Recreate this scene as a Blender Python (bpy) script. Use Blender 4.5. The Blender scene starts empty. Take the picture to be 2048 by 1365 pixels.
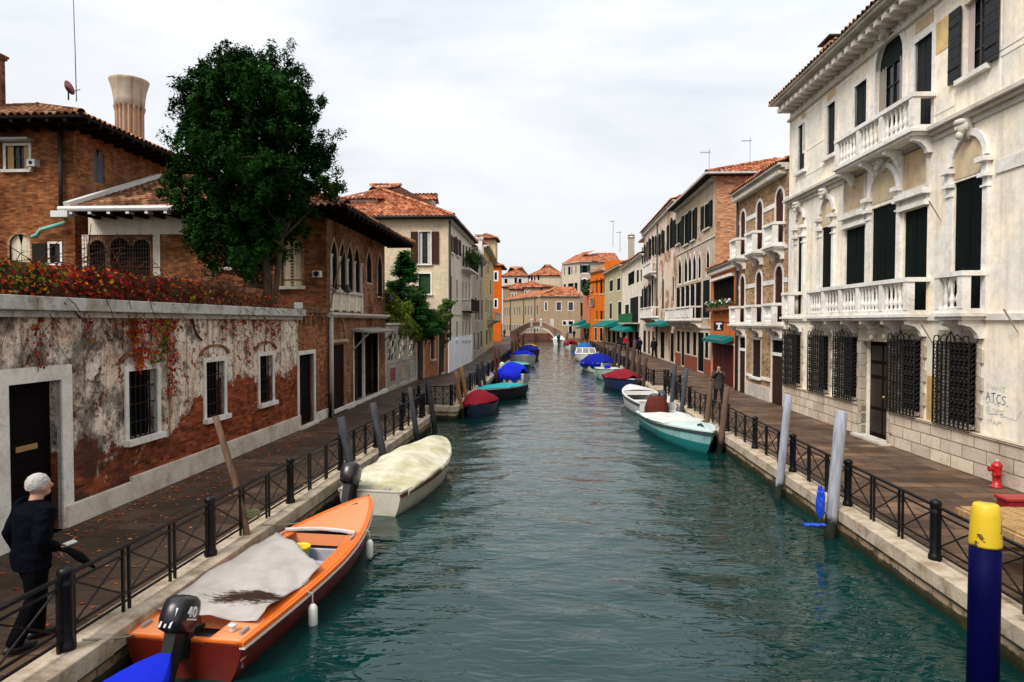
import bpy, math, random
from math import sin, cos, pi, sqrt, radians as R, atan
from mathutils import Vector as V, Matrix, noise
random.seed(7)
scene = bpy.context.scene
# ---------------------------------------------------------------- camera
FPX, CX, CY = 1365.0, 1024.0, 682.5
EYE = 3.13
cam_d = bpy.data.cameras.new('camera'); cam = bpy.data.objects.new('camera', cam_d)
scene.collection.objects.link(cam); scene.camera = cam
cam_d.lens = 24; cam_d.sensor_width = 36; cam_d.clip_end = 3000; cam_d.clip_start = 0.05
cam.location = (0, 0, EYE)
cam.rotation_euler = (R(90) - atan(37.5/FPX), 0, atan(76/FPX))
# ---------------------------------------------------------------- world: overcast sky
SUN_EL, SUN_ROT = 48, 215
w = bpy.data.worlds.new('World'); scene.world = w; w.use_nodes = True
nt = w.node_tree; nt.nodes.clear()
def wn(t, **k):
    n = nt.nodes.new(t)
    for a, b in k.items(): setattr(n, a, b)
    return n
sky = wn('ShaderNodeTexSky', sky_type='NISHITA', sun_disc=False, sun_elevation=R(SUN_EL), sun_rotation=R(SUN_ROT))
tc = wn('ShaderNodeTexCoord'); mp = wn('ShaderNodeMapping'); mp.inputs['Scale'].default_value = (1, 1, 3.2)
n1 = wn('ShaderNodeTexNoise'); n1.inputs['Scale'].default_value = 1.6; n1.inputs['Detail'].default_value = 6; n1.inputs['Roughness'].default_value = .55
n1.inputs['Distortion'].default_value = .5
cr = wn('ShaderNodeValToRGB')
cr.color_ramp.elements[0].position = .3; cr.color_ramp.elements[0].color = (.73, .79, .87, 1)
cr.color_ramp.elements[1].position = .62; cr.color_ramp.elements[1].color = (1.09, 1.10, 1.12, 1)
sep = wn('ShaderNodeSeparateXYZ'); zr = wn('ShaderNodeMapRange')   # overcast skies are brighter overhead than at the horizon
zr.inputs['From Min'].default_value = 0; zr.inputs['From Max'].default_value = 1
zr.inputs['To Min'].default_value = 5.2; zr.inputs['To Max'].default_value = 9.6
vm = wn('ShaderNodeVectorMath', operation='SCALE'); mx = wn('ShaderNodeMixRGB'); mx.inputs[0].default_value = .07
bg = wn('ShaderNodeBackground'); bg.inputs['Strength'].default_value = .12; out = wn('ShaderNodeOutputWorld')
L = nt.links.new
L(tc.outputs['Generated'], mp.inputs[0]); L(mp.outputs[0], n1.inputs['Vector']); L(n1.outputs['Fac'], cr.inputs[0])
L(tc.outputs['Generated'], sep.inputs[0]); L(sep.outputs['Z'], zr.inputs['Value'])
L(cr.outputs[0], vm.inputs[0]); L(zr.outputs[0], vm.inputs['Scale'])
L(vm.outputs[0], mx.inputs[1]); L(sky.outputs[0], mx.inputs[2]); L(mx.outputs[0], bg.inputs['Color']); L(bg.outputs[0], out.inputs[0])
# ---------------------------------------------------------------- sun behind the clouds
sd = bpy.data.lights.new('sun', 'SUN'); sun = bpy.data.objects.new('sun', sd); scene.collection.objects.link(sun)
sd.energy = 3.0; sd.angle = R(24); sd.color = (1, .95, .88)
sun.rotation_euler = (R(90 - SUN_EL), 0, R(-38)); sun.location = (-20, -20, 40)
scene.view_settings.view_transform = 'Standard'; scene.view_settings.look = 'None'
scene.view_settings.exposure = 0.32; scene.view_settings.gamma = 1
scene.cycles.max_bounces = 6; scene.cycles.diffuse_bounces = 3; scene.cycles.glossy_bounces = 3
scene.cycles.transparent_max_bounces = 6; scene.cycles.caustics_reflective = False; scene.cycles.caustics_refractive = False

# ---------------------------------------------------------------- pixel -> world helpers (measuring only)
CM = cam.rotation_euler.to_matrix()
def ray(px, py): return (CM @ V((px - CX, CY - py, -FPX))).normalized()
O = V((0, 0, EYE))
def atz(px, py, z=0.0):
    d = ray(px, py); t = (z - EYE)/d.z; return O + d*t
def aty(px, py, y):
    d = ray(px, py); return O + d*(y/d.y)
def atx(px, py, x):
    d = ray(px, py); return O + d*(x/d.x)
# ---------------------------------------------------------------- materials
MATS = {}
class NT:
    def __init__(s, name):
        s.m = bpy.data.materials.new(name); s.m.use_nodes = True; s.t = s.m.node_tree
        s.b = s.t.nodes['Principled BSDF']; s.L = s.t.links.new
    def n(s, t, ins=None, **k):
        x = s.t.nodes.new(t)
        for a, b in k.items(): setattr(x, a, b)
        for a, b in (ins or {}).items():
            if isinstance(b, bpy.types.NodeSocket): s.L(b, x.inputs[a])
            else: x.inputs[a].default_value = b
        return x
    def pos(s, obj=False):
        if obj: return s.n('ShaderNodeTexCoord').outputs['Object']
        return s.n('ShaderNodeNewGeometry').outputs['Position']
    def noise(s, vec, scale, detail=4, rough=.55, dist=0):
        return s.n('ShaderNodeTexNoise', {'Vector': vec, 'Scale': scale, 'Detail': detail, 'Roughness': rough, 'Distortion': dist}).outputs['Fac']
    def scale(s, vec, sc): return s.n('ShaderNodeMapping', {'Vector': vec, 'Scale': sc}).outputs[0]
    def ramp(s, fac, stops):
        r = s.n('ShaderNodeValToRGB', {'Fac': fac}); e = r.color_ramp.elements
        while len(e) > 1: e.remove(e[-1])
        e[0].position = stops[0][0]; e[0].color = c4(stops[0][1])
        for p, c in stops[1:]:
            q = e.new(p); q.color = c4(c)
        return r.outputs[0]
    def mix(s, f, a, b, mode='MIX'):
        x = s.n('ShaderNodeMixRGB', blend_type=mode)
        for i, v_ in ((0, f), (1, a), (2, b)):
            if isinstance(v_, bpy.types.NodeSocket): s.L(v_, x.inputs[i])
            else: x.inputs[i].default_value = v_ if i == 0 else c4(v_)
        return x.outputs[0]
    def math(s, op, a, b=0.0, c=None, clamp=False):
        x = s.n('ShaderNodeMath', operation=op, use_clamp=clamp)
        for i, v_ in enumerate((a, b, c)):
            if v_ is None: continue
            if isinstance(v_, bpy.types.NodeSocket): s.L(v_, x.inputs[i])
            else: x.inputs[i].default_value = v_
        return x.outputs[0]
    def bump(s, h, strength=.3, dist=.02, prev=None):
        x = s.n('ShaderNodeBump', {'Height': h, 'Strength': strength, 'Distance': dist})
        if prev is not None: s.L(prev, x.inputs['Normal'])
        return x.outputs[0]
    def done(s, col=None, rough=.8, normal=None, spec=.3, metal=0, **kw):
        def st(k, v_):
            if isinstance(v_, bpy.types.NodeSocket): s.L(v_, s.b.inputs[k])
            else: s.b.inputs[k].default_value = v_
        if col is not None: st('Base Color', col if isinstance(col, bpy.types.NodeSocket) else c4(col))
        st('Roughness', rough); st('Specular IOR Level', spec*.35 if isinstance(rough, float) and rough >= .7 else spec); st('Metallic', metal)
        if normal is not None: s.L(normal, s.b.inputs['Normal'])
        for k, v_ in kw.items(): st(k.replace('_', ' '), v_)
        return s.m
def c4(c):
    if isinstance(c, (int, float)): return (c, c, c, 1)
    return tuple(c) + (1,) if len(c) == 3 else tuple(c)
def mul(c, f): return tuple(x*f for x in c)
def once(fn):
    def g(*a):
        k = (fn.__name__,) + a
        if k not in MATS: MATS[k] = fn(*a)
        return MATS[k]
    return g
def wallco(t):
    p = t.pos(); sx = t.n('ShaderNodeSeparateXYZ', {0: p})
    u = t.math('ADD', sx.outputs[0], sx.outputs[1])
    return p, u, sx.outputs[2], t.n('ShaderNodeCombineXYZ', {0: u, 1: sx.outputs[2]}).outputs[0]
def brickcol(t, uv, c1, c2, mort, bw=.20, rh=.058, ms=.007):
    br = t.n('ShaderNodeTexBrick', {'Vector': uv, 'Color1': c4(c1), 'Color2': c4(c2), 'Mortar': c4(mort), 'Scale': 1.0,
             'Mortar Size': ms, 'Mortar Smooth': .3, 'Bias': 0.0, 'Brick Width': bw, 'Row Height': rh})
    nz = t.noise(uv, 7, 3)
    # each brick its own shade
    cell = t.n('ShaderNodeVectorMath', {0: t.scale(uv, (1/bw, 1/rh, 1))}, operation='FLOOR').outputs[0]
    wn_ = t.n('ShaderNodeTexWhiteNoise', {'Vector': cell}, noise_dimensions='2D').outputs['Value']
    k = t.ramp(wn_, [(0, .4), (.25, .8), (.7, 1.05), (1, 1.45)])
    c = t.mix(.8, br.outputs['Color'], k, 'MULTIPLY')
    return c, br.outputs['Fac'], nz
@once
def brick(c1=(.27, .075, .03), c2=(.38, .14, .05), mort=(.26, .18, .11), dirt=.5):
    t = NT('brick'); p, u, z, uv = wallco(t)
    c, f, nz = brickcol(t, uv, c1, c2, mort)
    big = t.noise(p, .55, 5, .6)
    c = t.mix(t.math('MULTIPLY', t.ramp(big, [(.42, 0), (.60, 1)]), dirt*1.2), c, mul(c1, .2))
    c = t.mix(min(.6, .1 + dirt), c, t.ramp(t.noise(p, 2.6, 6, .7), [(.35, .45), (.6, 1.15)]), 'MULTIPLY')
    st = t.noise(t.scale(uv, (2.2, .25, 1)), 1.5, 4)
    c = t.mix(t.math('MULTIPLY', t.ramp(st, [(.55, 0), (.72, 1)]), .35), c, mul(mort, 1.3))
    nrm = t.bump(t.math('ADD', t.math('MULTIPLY', f, -.6), nz), .6, .012)
    return t.done(c, .9, nrm, .15)
@once
def plaster(col, stain=(.5, .42, .3), amt=.5, peel=0.0, c1=(.34, .13, .065), c2=(.46, .22, .11), fine=1.0):
    """lime plaster: mottled, streaked, and where peel > 0 fallen away to the brick"""
    t = NT('plaster'); p, u, z, uv = wallco(t)
    a = t.noise(p, .8, 6, .62, .6); b = t.noise(p, 5*fine, 5, .65)
    c = t.mix(t.math('MULTIPLY', t.ramp(a, [(.4, 0), (.68, 1)]), amt), col, [x*y*1.9 for x, y in zip(col, stain)])
    st = t.noise(t.scale(uv, (3.5, .22, 1)), 1.2, 5, .6)
    c = t.mix(t.math('MULTIPLY', t.ramp(st, [(.5, 0), (.74, 1)]), amt*.9), c, mul([x*y for x, y in zip(col, stain)], .8))
    c = t.mix(.45, c, t.ramp(b, [(.3, .62), (.6, 1.06)]), 'MULTIPLY')
    ck = t.n('ShaderNodeTexVoronoi', {'Vector': t.n('ShaderNodeVectorMath', {0: p, 1: t.n('ShaderNodeTexNoise', {'Vector': p, 'Scale': 1.7}).outputs['Color']}, operation='ADD').outputs[0], 'Scale': .8}, feature='DISTANCE_TO_EDGE').outputs['Distance']
    c = t.mix(t.math('MULTIPLY', t.ramp(ck, [(0, 1), (.006, 0)]), .35), c, mul(col, .35))
    h = t.math('ADD', b, t.math('MULTIPLY', a, .6))
    if peel > 0:
        bc, bf, bn = brickcol(t, uv, c1, c2, (.34, .25, .17))
        m = t.noise(p, .42, 8, .68, .4)
        mk = t.ramp(m, [(.66 - .25*peel, 0), (.675 - .25*peel, 1)])
        rim = t.ramp(m, [(.62 - .25*peel, 0), (.66 - .25*peel, 1)])
        c = t.mix(t.math('MULTIPLY', rim, .6), c, mul([x*y for x, y in zip(col, stain)], .75))
        c = t.mix(mk, c, bc); h = t.math('ADD', h, t.math('MULTIPLY', mk, -1.5))
    return t.done(c, .88, t.bump(h, .35, .012), .2)
@once
def stone(col=(.62, .58, .50), dirt=.5, blocks=0, scale=1.0):
    t = NT('stone'); p, u, z, uv = wallco(t)
    a = t.noise(p, 1.3*scale, 6, .65, .3); b = t.noise(p, 14*scale, 4)
    c = t.mix(t.math('MULTIPLY', t.ramp(a, [(.45, 0), (.68, 1)]), dirt), col, mul([col[0], col[1]*.88, col[2]*.72], .5))
    c = t.mix(t.math('MULTIPLY', t.ramp(t.noise(p, 3.1, 7, .7), [(.58, 0), (.7, 1)]), dirt*.8), c, mul(col, .18))
    c = t.mix(.35, c, t.ramp(b, [(.3, .6), (.6, 1.05)]), 'MULTIPLY')
    h = t.math('ADD', b, t.math('MULTIPLY', a, .5))
    if blocks:
        br = t.n('ShaderNodeTexBrick', {'Vector': uv, 'Color1': (.82, .8, .78, 1), 'Color2': (1.1, 1.06, 1, 1), 'Mortar': (.33, .27, .22, 1),
                 'Scale': 1.0, 'Mortar Size': .012, 'Brick Width': blocks, 'Row Height': .285})
        c = t.mix(1, c, br.outputs['Color'], 'MULTIPLY'); h = t.math('ADD', h, t.math('MULTIPLY', br.outputs['Fac'], -1.2))
    return t.done(c, .75, t.bump(h, .4, .015), .3)
@once
def tiles(a=(.42, .12, .05), b=(.62, .27, .13), c_=(.10, .055, .035), dark=.35):
    t = NT('clay_tiles'); uvn = t.n('ShaderNodeUVMap').outputs[0]
    cell = t.n('ShaderNodeVectorMath', {0: uvn}, operation='FLOOR').outputs[0]
    wn_ = t.n('ShaderNodeTexWhiteNoise', {'Vector': cell}, noise_dimensions='2D').outputs['Value']
    c = t.ramp(wn_, [(0, mul(a, .75)), (.35, a), (.75, b), (1, mul(b, 1.25))])
    p = t.pos(); n = t.noise(p, 1.1, 5, .6)
    c = t.mix(t.math('MULTIPLY', t.ramp(n, [(.42, 0), (.66, 1)]), dark), c, c_)
    c = t.mix(t.math('MULTIPLY', t.ramp(wn_, [(.0, 1), (.12, 0)]), dark), c, c_)
    c = t.mix(.4, c, t.ramp(t.noise(p, 9, 4), [(.3, .55), (.65, 1.1)]), 'MULTIPLY')
    return t.done(c, .85, t.bump(t.noise(p, 25, 3), .3, .01), .2)
@once
def paint(col, rough=.45, wear=.3, spec=.4, scale=3.0):
    t = NT('paint'); p = t.pos(True); a = t.noise(p, scale, 6, .65); b = t.noise(p, scale*9, 3)
    c = t.mix(t.math('MULTIPLY', t.ramp(a, [(.48, 0), (.7, 1)]), wear), col, mul(col, .4))
    c = t.mix(.25*min(1, wear*3), c, t.ramp(b, [(.3, .7), (.6, 1.08)]), 'MULTIPLY')
    return t.done(c, t.math('ADD', t.math('MULTIPLY', a, .25), rough - .12), t.bump(b, .12, .004), spec)
@once
def wood(col, rough=.8, grain=1.0):
    t = NT('wood'); p = t.pos(True)
    g = t.noise(t.scale(p, (14*grain, 14*grain, .9)), 1.5, 6, .65, .4); a = t.noise(p, 2.2, 4)
    c = t.mix(1, col, t.ramp(g, [(.28, .35), (.5, .9), (.72, 1.35)]), 'MULTIPLY')
    c = t.mix(t.math('MULTIPLY', t.ramp(a, [(.45, 0), (.65, 1)]), .5), c, mul(col, .4))
    return t.done(c, rough, t.bump(g, .5, .01), .25)
@once
def pole_mat(col, wet=(.02, .025, .018), grain=1.0):
    """weathered pile: grain, and a dark weed band that the tide has left near the water"""
    t = NT('pile_wood'); p = t.pos(); sx = t.n('ShaderNodeSeparateXYZ', {0: p})
    g = t.noise(t.scale(p, (16*grain, 16*grain, 1.0)), 1.4, 6, .65, .4)
    c = t.mix(.8, col, t.ramp(g, [(.28, .45), (.5, .95), (.72, 1.25)]), 'MULTIPLY')
    h = t.math('ADD', sx.outputs[2], t.math('MULTIPLY', t.noise(p, 6, 4), .35))
    c = t.mix(t.ramp(h, [(0, 1), (.12, 0)]), c, wet)
    return t.done(c, .75, t.bump(g, .5, .01), .3)
@once
def iron(col=(.004, .004, .005), rough=.5):
    t = NT('iron'); p = t.pos(True); a = t.noise(p, 9, 5)
    c = t.mix(t.ramp(a, [(.55, 0), (.75, .5)]), col, (.03, .02, .014))
    return t.done(c, rough, t.bump(a, .2, .004), .25)
@once
def glass(col=(.012, .014, .016)):
    t = NT('window_glass'); p = t.pos(); a = t.noise(p, .9, 2)
    return t.done(col, .15, t.bump(a, .05, .05), .35)
@once
def dark(col=(.008, .008, .009)):
    return NT('dark_interior').done(col, .95, None, .05)
@once
def planks(col, pitch=.11, axis=0):
    t = NT('shutter_boards'); p, u, z, uv = wallco(t)
    q = u if axis == 0 else z
    fr = t.math('FRACT', t.math('DIVIDE', q, pitch))
    ln = t.ramp(fr, [(0, 1), (.09, 0)])
    fl = t.math('FLOOR', t.math('DIVIDE', q, pitch))
    wn_ = t.n('ShaderNodeTexWhiteNoise', {'W': fl}, noise_dimensions='1D').outputs['Value']
    c = t.mix(.6, col, t.ramp(wn_, [(0, .75), (1, 1.2)]), 'MULTIPLY')
    c = t.mix(t.math('MULTIPLY', t.ramp(t.noise(p, 6, 5), [(.4, 0), (.7, 1)]), .35), c, mul(col, .45))
    c = t.mix(ln, c, mul(col, .25))
    return t.done(c, .7, t.bump(t.math('MULTIPLY', ln, -1), .6, .01), .2)
@once
def cloth(col, wr=.4, scale=4.0, stain=.25):
    t = NT('cloth'); p = t.pos(True); a = t.noise(p, scale, 5, .6, 1.2); b = t.noise(p, 60, 2)
    c = t.mix(t.math('MULTIPLY', t.ramp(t.noise(p, 2.3, 6, .7), [(.45, 0), (.7, 1)]), stain), col, mul([col[0], col[1]*.9, col[2]*.75], .5))
    return t.done(c, .85, t.bump(t.math('ADD', a, t.math('MULTIPLY', b, .08)), wr, .06), .15)
@once
def leafmat(a, b, c_, sc=.9):
    t = NT('leaves'); p = t.pos(); n = t.noise(p, sc, 3, .6); m = t.noise(p, 6, 2)
    c = t.ramp(t.math('ADD', t.math('MULTIPLY', n, .6), t.math('MULTIPLY', m, .4)), [(.36, a), (.5, b), (.62, c_)])
    return t.done(c, .7, None, .08)

# ---------------------------------------------------------------- mesh builder
class MB:
    def __init__(s): s.v = []; s.f = []; s.uv = []
    def add(s, vs, fs, uvs=None):
        o = len(s.v); s.v += [V(a) for a in vs]; s.f += [tuple(i + o for i in f) for f in fs]
        if uvs is not None: s.uv += uvs
        return s
    def quad(s, a, b, c, d): return s.add([a, b, c, d], [(0, 1, 2, 3)])
    def hexa(s, p):   # 8 corners: bottom ring 0-3, top ring 4-7
        return s.add(p, [(3, 2, 1, 0), (4, 5, 6, 7), (0, 1, 5, 4), (1, 2, 6, 5), (2, 3, 7, 6), (3, 0, 4, 7)])
    def box(s, c, d, rz=0, rx=0, ry=0):
        x, y, z = d[0]/2, d[1]/2, d[2]/2
        m = Matrix.Rotation(rz, 3, 'Z') @ Matrix.Rotation(ry, 3, 'Y') @ Matrix.Rotation(rx, 3, 'X'); c = V(c)
        return s.hexa([c + m @ V(q) for q in ((-x, -y, -z), (x, -y, -z), (x, y, -z), (-x, y, -z), (-x, -y, z), (x, -y, z), (x, y, z), (-x, y, z))])
    def bar(s, a, b, w, h=None):
        a, b = V(a), V(b); h = h or w; d = (b - a).normalized()
        up = V((0, 0, 1)) if abs(d.z) < .95 else V((1, 0, 0))
        r = d.cross(up).normalized()*w/2; u = r.cross(d).normalized()*h/2
        return s.hexa([a - r - u, a + r - u, a + r + u, a - r + u, b - r - u, b + r - u, b + r + u, b - r + u])
    def tube(s, pts, rad, n=8, cap=True, ell=None):
        pts = [V(p) for p in pts]; rad = rad if isinstance(rad, (list, tuple)) else [rad]*len(pts)
        o = len(s.v); prev = None
        for i, p in enumerate(pts):
            d = (pts[min(i + 1, len(pts) - 1)] - pts[max(i - 1, 0)]).normalized()
            if prev is None:
                up = V((1, 0, 0)) if abs(d.z) > .7 else V((0, 0, 1))
                r = up - d*up.dot(d); r.normalize()
            else:
                r = prev - d*prev.dot(d); r.normalize()
            prev = r; q = d.cross(r)
            e = 1 if ell is None else (ell[i] if isinstance(ell, (list, tuple)) else ell)
            for k in range(n):
                a = 2*pi*k/n; s.v.append(p + r*cos(a)*rad[i] + q*sin(a)*rad[i]*e)
        for i in range(len(pts) - 1):
            for k in range(n):
                a, b = o + i*n + k, o + i*n + (k + 1) % n; s.f.append((a, b, b + n, a + n))
        if cap:
            s.f.append(tuple(o + k for k in reversed(range(n)))); e_ = o + (len(pts) - 1)*n; s.f.append(tuple(e_ + k for k in range(n)))
        return s
    def lathe(s, prof, c, n=12, axis=None):   # prof: (r, z)
        c = V(c); o = len(s.v)
        for r, z in prof:
            for k in range(n):
                a = 2*pi*k/n; q = V((r*cos(a), r*sin(a), z))
                s.v.append(c + (axis @ q if axis else q))
        for i in range(len(prof) - 1):
            for k in range(n):
                a, b = o + i*n + k, o + i*n + (k + 1) % n; s.f.append((a, b, b + n, a + n))
        s.f.append(tuple(o + k for k in reversed(range(n)))); e_ = o + (len(prof) - 1)*n; s.f.append(tuple(e_ + k for k in range(n)))
        return s
    def ball(s, c, r, n=10, m=6, rot=None):
        c = V(c); r = r if isinstance(r, (tuple, list)) else (r, r, r); o = len(s.v)
        for i in range(1, m):
            th = pi*i/m
            for k in range(n):
                a = 2*pi*k/n; q = V((r[0]*sin(th)*cos(a), r[1]*sin(th)*sin(a), r[2]*cos(th))); s.v.append(c + (rot @ q if rot else q))
        t_, b_ = V((0, 0, r[2])), V((0, 0, -r[2]))
        s.v.append(c + (rot @ t_ if rot else t_)); s.v.append(c + (rot @ b_ if rot else b_)); T, B = len(s.v) - 2, len(s.v) - 1
        for k in range(n):
            k2 = (k + 1) % n; s.f.append((T, o + k, o + k2))
            for i in range(m - 2): s.f.append((o + i*n + k, o + (i + 1)*n + k, o + (i + 1)*n + k2, o + i*n + k2))
            e_ = o + (m - 2)*n; s.f.append((e_ + k, B, e_ + k2))
        return s
    def grid(s, fn, nu, nv):
        o = len(s.v)
        for j in range(nv + 1):
            for i in range(nu + 1): s.v.append(V(fn(i/nu, j/nv)))
        for j in range(nv):
            for i in range(nu):
                a = o + j*(nu + 1) + i; s.f.append((a, a + 1, a + nu + 2, a + nu + 1))
        return s
    def build(s, name, mat, parent=None, smooth=False, bevel=0, mods=None, solid=0):
        me = bpy.data.meshes.new(name); me.from_pydata([tuple(v) for v in s.v], [], s.f)
        if s.uv:
            ul = me.uv_layers.new(name='UVMap')
            for i, q in enumerate(s.uv): ul.data[i].uv = q
        me.materials.append(mat)
        if smooth: me.polygons.foreach_set('use_smooth', [True]*len(me.polygons))
        me.validate(); me.update()
        o = bpy.data.objects.new(name, me); scene.collection.objects.link(o)
        if parent is not None:
            o.parent = parent
            wm = ROOTM.get(parent.name)
            if wm is not None: o.matrix_parent_inverse = wm; ROOTM[o.name] = Matrix()
            elif parent.name in ROOTM: pass
        if bevel:
            b = o.modifiers.new('bevel', 'BEVEL'); b.width = bevel; b.segments = 2; b.limit_method = 'ANGLE'
        if solid:
            b = o.modifiers.new('solid', 'SOLIDIFY'); b.thickness = solid; b.offset = 0
        return o
ROOTM = {}
def tag(o, label, cat, group=None, kind=None):
    if label: o['label'] = label
    if cat: o['category'] = cat
    if group: o['group'] = group
    if kind: o['kind'] = kind
    return o
def thing(name, label, cat, loc=(0, 0, 0), rz=0, group=None, world=False):
    """world=True: the parts are given in world coordinates"""
    o = bpy.data.objects.new(name, None); scene.collection.objects.link(o); o.empty_display_size = .3
    o.location = loc; o.rotation_euler = (0, 0, rz); tag(o, label, cat, group)
    if world: ROOTM[o.name] = Matrix.Translation(-V(loc))
    return o
def struct(o): o['kind'] = 'structure'; return o
def dup(root, loc, rz=0, label=None, group=None, scale=None):
    def cp(o, par):
        c = o.copy(); scene.collection.objects.link(c)
        if par is not None: c.parent = par; c.matrix_parent_inverse = o.matrix_parent_inverse
        for ch in KIDS(o): cp(ch, c)
        return c
    r = cp(root, None); r.location = loc; r.rotation_euler = (0, 0, rz)
    if scale: r.scale = scale
    if label: r['label'] = label
    if group: r['group'] = group
    return r
def KIDS(o): return [c for c in scene.collection.objects if c.parent == o]
def subcopy(o, parent, loc):
    c = o.copy(); scene.collection.objects.link(c); c.parent = parent; c.matrix_parent_inverse = o.matrix_parent_inverse; c.location = loc; return c
# ================================================================ facades
def arch_pts(a, b, z, kind, n=10):
    w_, c = (b - a)/2, (a + b)/2; o = []
    if not kind: return [(a, z), (b, z)]
    for i in range(n + 1):
        t = pi*(1 - i/n)
        if kind == 'r': o.append((c + w_*cos(t), z + w_*sin(t)))
        elif kind == 's': o.append((c + w_*cos(t), z + w_*.35*sin(t)))
        elif kind == 'p':
            x = cos(t); o.append((c + w_*x, z + w_*1.5*sqrt(max(0, 1 - abs(x)))**1.0*(.75 + .25*(1 - abs(x)))))
    return o
class Fac:
    """A vertical wall from ground point A to B; n points away from the wall on the side given"""
    def __init__(s, root, A, B, z1, mat, side=1, z0=0.0, thick=.14, maxd=.11):
        s.maxd = maxd
        s.root, s.A, s.B = root, V((A[0], A[1], 0)), V((B[0], B[1], 0)); d = s.B - s.A; s.L = d.length; s.u = d.normalized()
        s.n = V((s.u.y, -s.u.x, 0))*side; s.z0, s.z1, s.mat, s.ops, s.thick = z0, z1, mat, [], thick
    def P(s, u, z, d=0.0): return s.A + s.u*u + V((0, 0, z)) + s.n*d
    def uz(s, px, py):
        d = ray(px, py); t = (s.A - O).dot(s.n)/d.dot(s.n); p = O + d*t; return (p - s.A).dot(s.u), p.z
    def rect(s, x0, x1, y0, y1):
        a, b = s.uz(x0, y0)[0], s.uz(x1, y0)[0]; xm = (x0 + x1)/2
        return min(a, b), max(a, b), s.uz(xm, y1)[1], s.uz(xm, y0)[1]
    def fb(s, mb, u0, u1, z0, z1, d0, d1):
        return mb.hexa([s.P(u0, z0, d0), s.P(u1, z0, d0), s.P(u1, z0, d1), s.P(u0, z0, d1), s.P(u0, z1, d0), s.P(u1, z1, d0), s.P(u1, z1, d1), s.P(u0, z1, d1)])
    def panel(s, name, mat, u0, u1, z0, z1, d0, d1, parent=None, bevel=0):
        return s.fb(MB(), u0, u1, z0, z1, d0, d1).build(name, mat, parent or s.root, bevel=bevel)
    def open(s, a, b, c, d, arch=''):
        h = {'': 0, 'r': (b - a)/2, 's': (b - a)*.175, 'p': (b - a)*.75}[arch]
        s.ops.append((a, b, c, d, arch, h))
    def wall(s, name='wall', ops=None):
        ops = s.ops; mb = MB(); us = sorted({0.0, s.L} | {o[0] for o in ops} | {o[1] for o in ops}); zs = sorted({s.z0, s.z1} | {o[2] for o in ops} | {o[3] + o[5] for o in ops})
        us = [u for u in us if 0 <= u <= s.L]; zs = [z for z in zs if s.z0 <= z <= s.z1]
        for i in range(len(us) - 1):
            um = (us[i] + us[i + 1])/2; run = None
            for j in range(len(zs) - 1):
                zm = (zs[j] + zs[j + 1])/2
                hole = any(o[0] < um < o[1] and o[2] < zm < o[3] + o[5] for o in ops)
                if not hole:
                    mb.quad(s.P(us[i], zs[j]), s.P(us[i + 1], zs[j]), s.P(us[i + 1], zs[j + 1]), s.P(us[i], zs[j + 1]))
        for a, b, c, d, k, h in ops:
            ap = arch_pts(a, b, d, k); t = d + h
            if k:
                for (u0, q0), (u1, q1) in zip(ap, ap[1:]):
                    mb.quad(s.P(u0, q0), s.P(u1, q1), s.P(u1, t), s.P(u0, t))
            ol = [(a, c)] + ap + [(b, c)]
            for (u0, q0), (u1, q1) in zip(ol, ol[1:] + ol[:1]):
                mb.quad(s.P(u0, q0), s.P(u1, q1), s.P(u1, q1, -s.thick), s.P(u0, q0, -s.thick))
        return mb.build(name, s.mat, s.root)
    def ring(s, mb, a, b, c, d, k, w_, d0, d1, sill=True):
        inn = [(a, c)] + arch_pts(a, b, d, k) + [(b, c)]
        e = w_ if not k else 0
        ou = [(a - w_, c - (w_ if sill else 0))] + [(x, z + e) for x, z in arch_pts(a - w_, b + w_, d, k)] + [(b + w_, c - (w_ if sill else 0))]
        n = len(inn); seq = list(range(n)) + ([0] if sill else [])
        for i, j in zip(seq, seq[1:]):
            I, J, A, B = inn[i], inn[j], ou[i], ou[j]
            mb.hexa([s.P(*A, d0), s.P(*B, d0), s.P(*J, d0), s.P(*I, d0), s.P(*A, d1), s.P(*B, d1), s.P(*J, d1), s.P(*I, d1)])
        return mb
    def pane(s, mb, a, b, c, d, k, dd, dth=0):
        ol = [(a, c), (b, c)] + list(reversed(arch_pts(a, b, d, k)))
        vs = [s.P(u, z, dd) for u, z in ol]; return mb.add(vs, [tuple(range(len(vs)))])
    def window(s, r, arch='', frame=None, fw=.1, sill=None, shut=None, fill=None, mull=True, depth=.2, muc=None, name='window', lintel=None, cut=True, proud=.03, open_=True, curtain=None, louv=False, sub=True):
        """r=(u0,u1,z0,z1 of springing).  The part 'window' is the pane; frame, sill, shutters are its sub-parts"""
        a, b, c, d = r; depth = min(depth, s.maxd) if depth < .8 else .3
        if cut: s.open(a, b, c, d, arch)
        W = s.pane(MB(), a - .01, b + .01, c - .01, d + (.01 if not arch else 0), arch, -depth).build(name, fill or glass(), s.root)
        if mull:
            m = MB(); mt = muc or paint((.05, .035, .025), .5); t = .045; D0, D1 = -depth + .004, -depth + .045
            s.fb(m, (a + b)/2 - t/2, (a + b)/2 + t/2, c, d, D0, D1)
            n = max(2, round((d - c)/.5))
            for i in range(1, n): s.fb(m, a, b, c + (d - c)*i/n - .015, c + (d - c)*i/n + .015, D0, D1 - .01)
            for q in (a, b - t): s.fb(m, q, q + t, c, d, D0, D1 + .003)
            s.fb(m, a + t, b - t, c, c + t, D0, D1 + .003)
            m.build('mullion', mt, W)
        if curtain:
            m = MB(); ww = (b - a)*.27
            for q0 in (a, b - ww):
                m.grid(lambda i, j: s.P(q0 + ww*i, c + (d - c)*j, -depth + .052 + .012*sin(i*16)), 12, 1)
            m.build('curtain', curtain, W)
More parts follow.
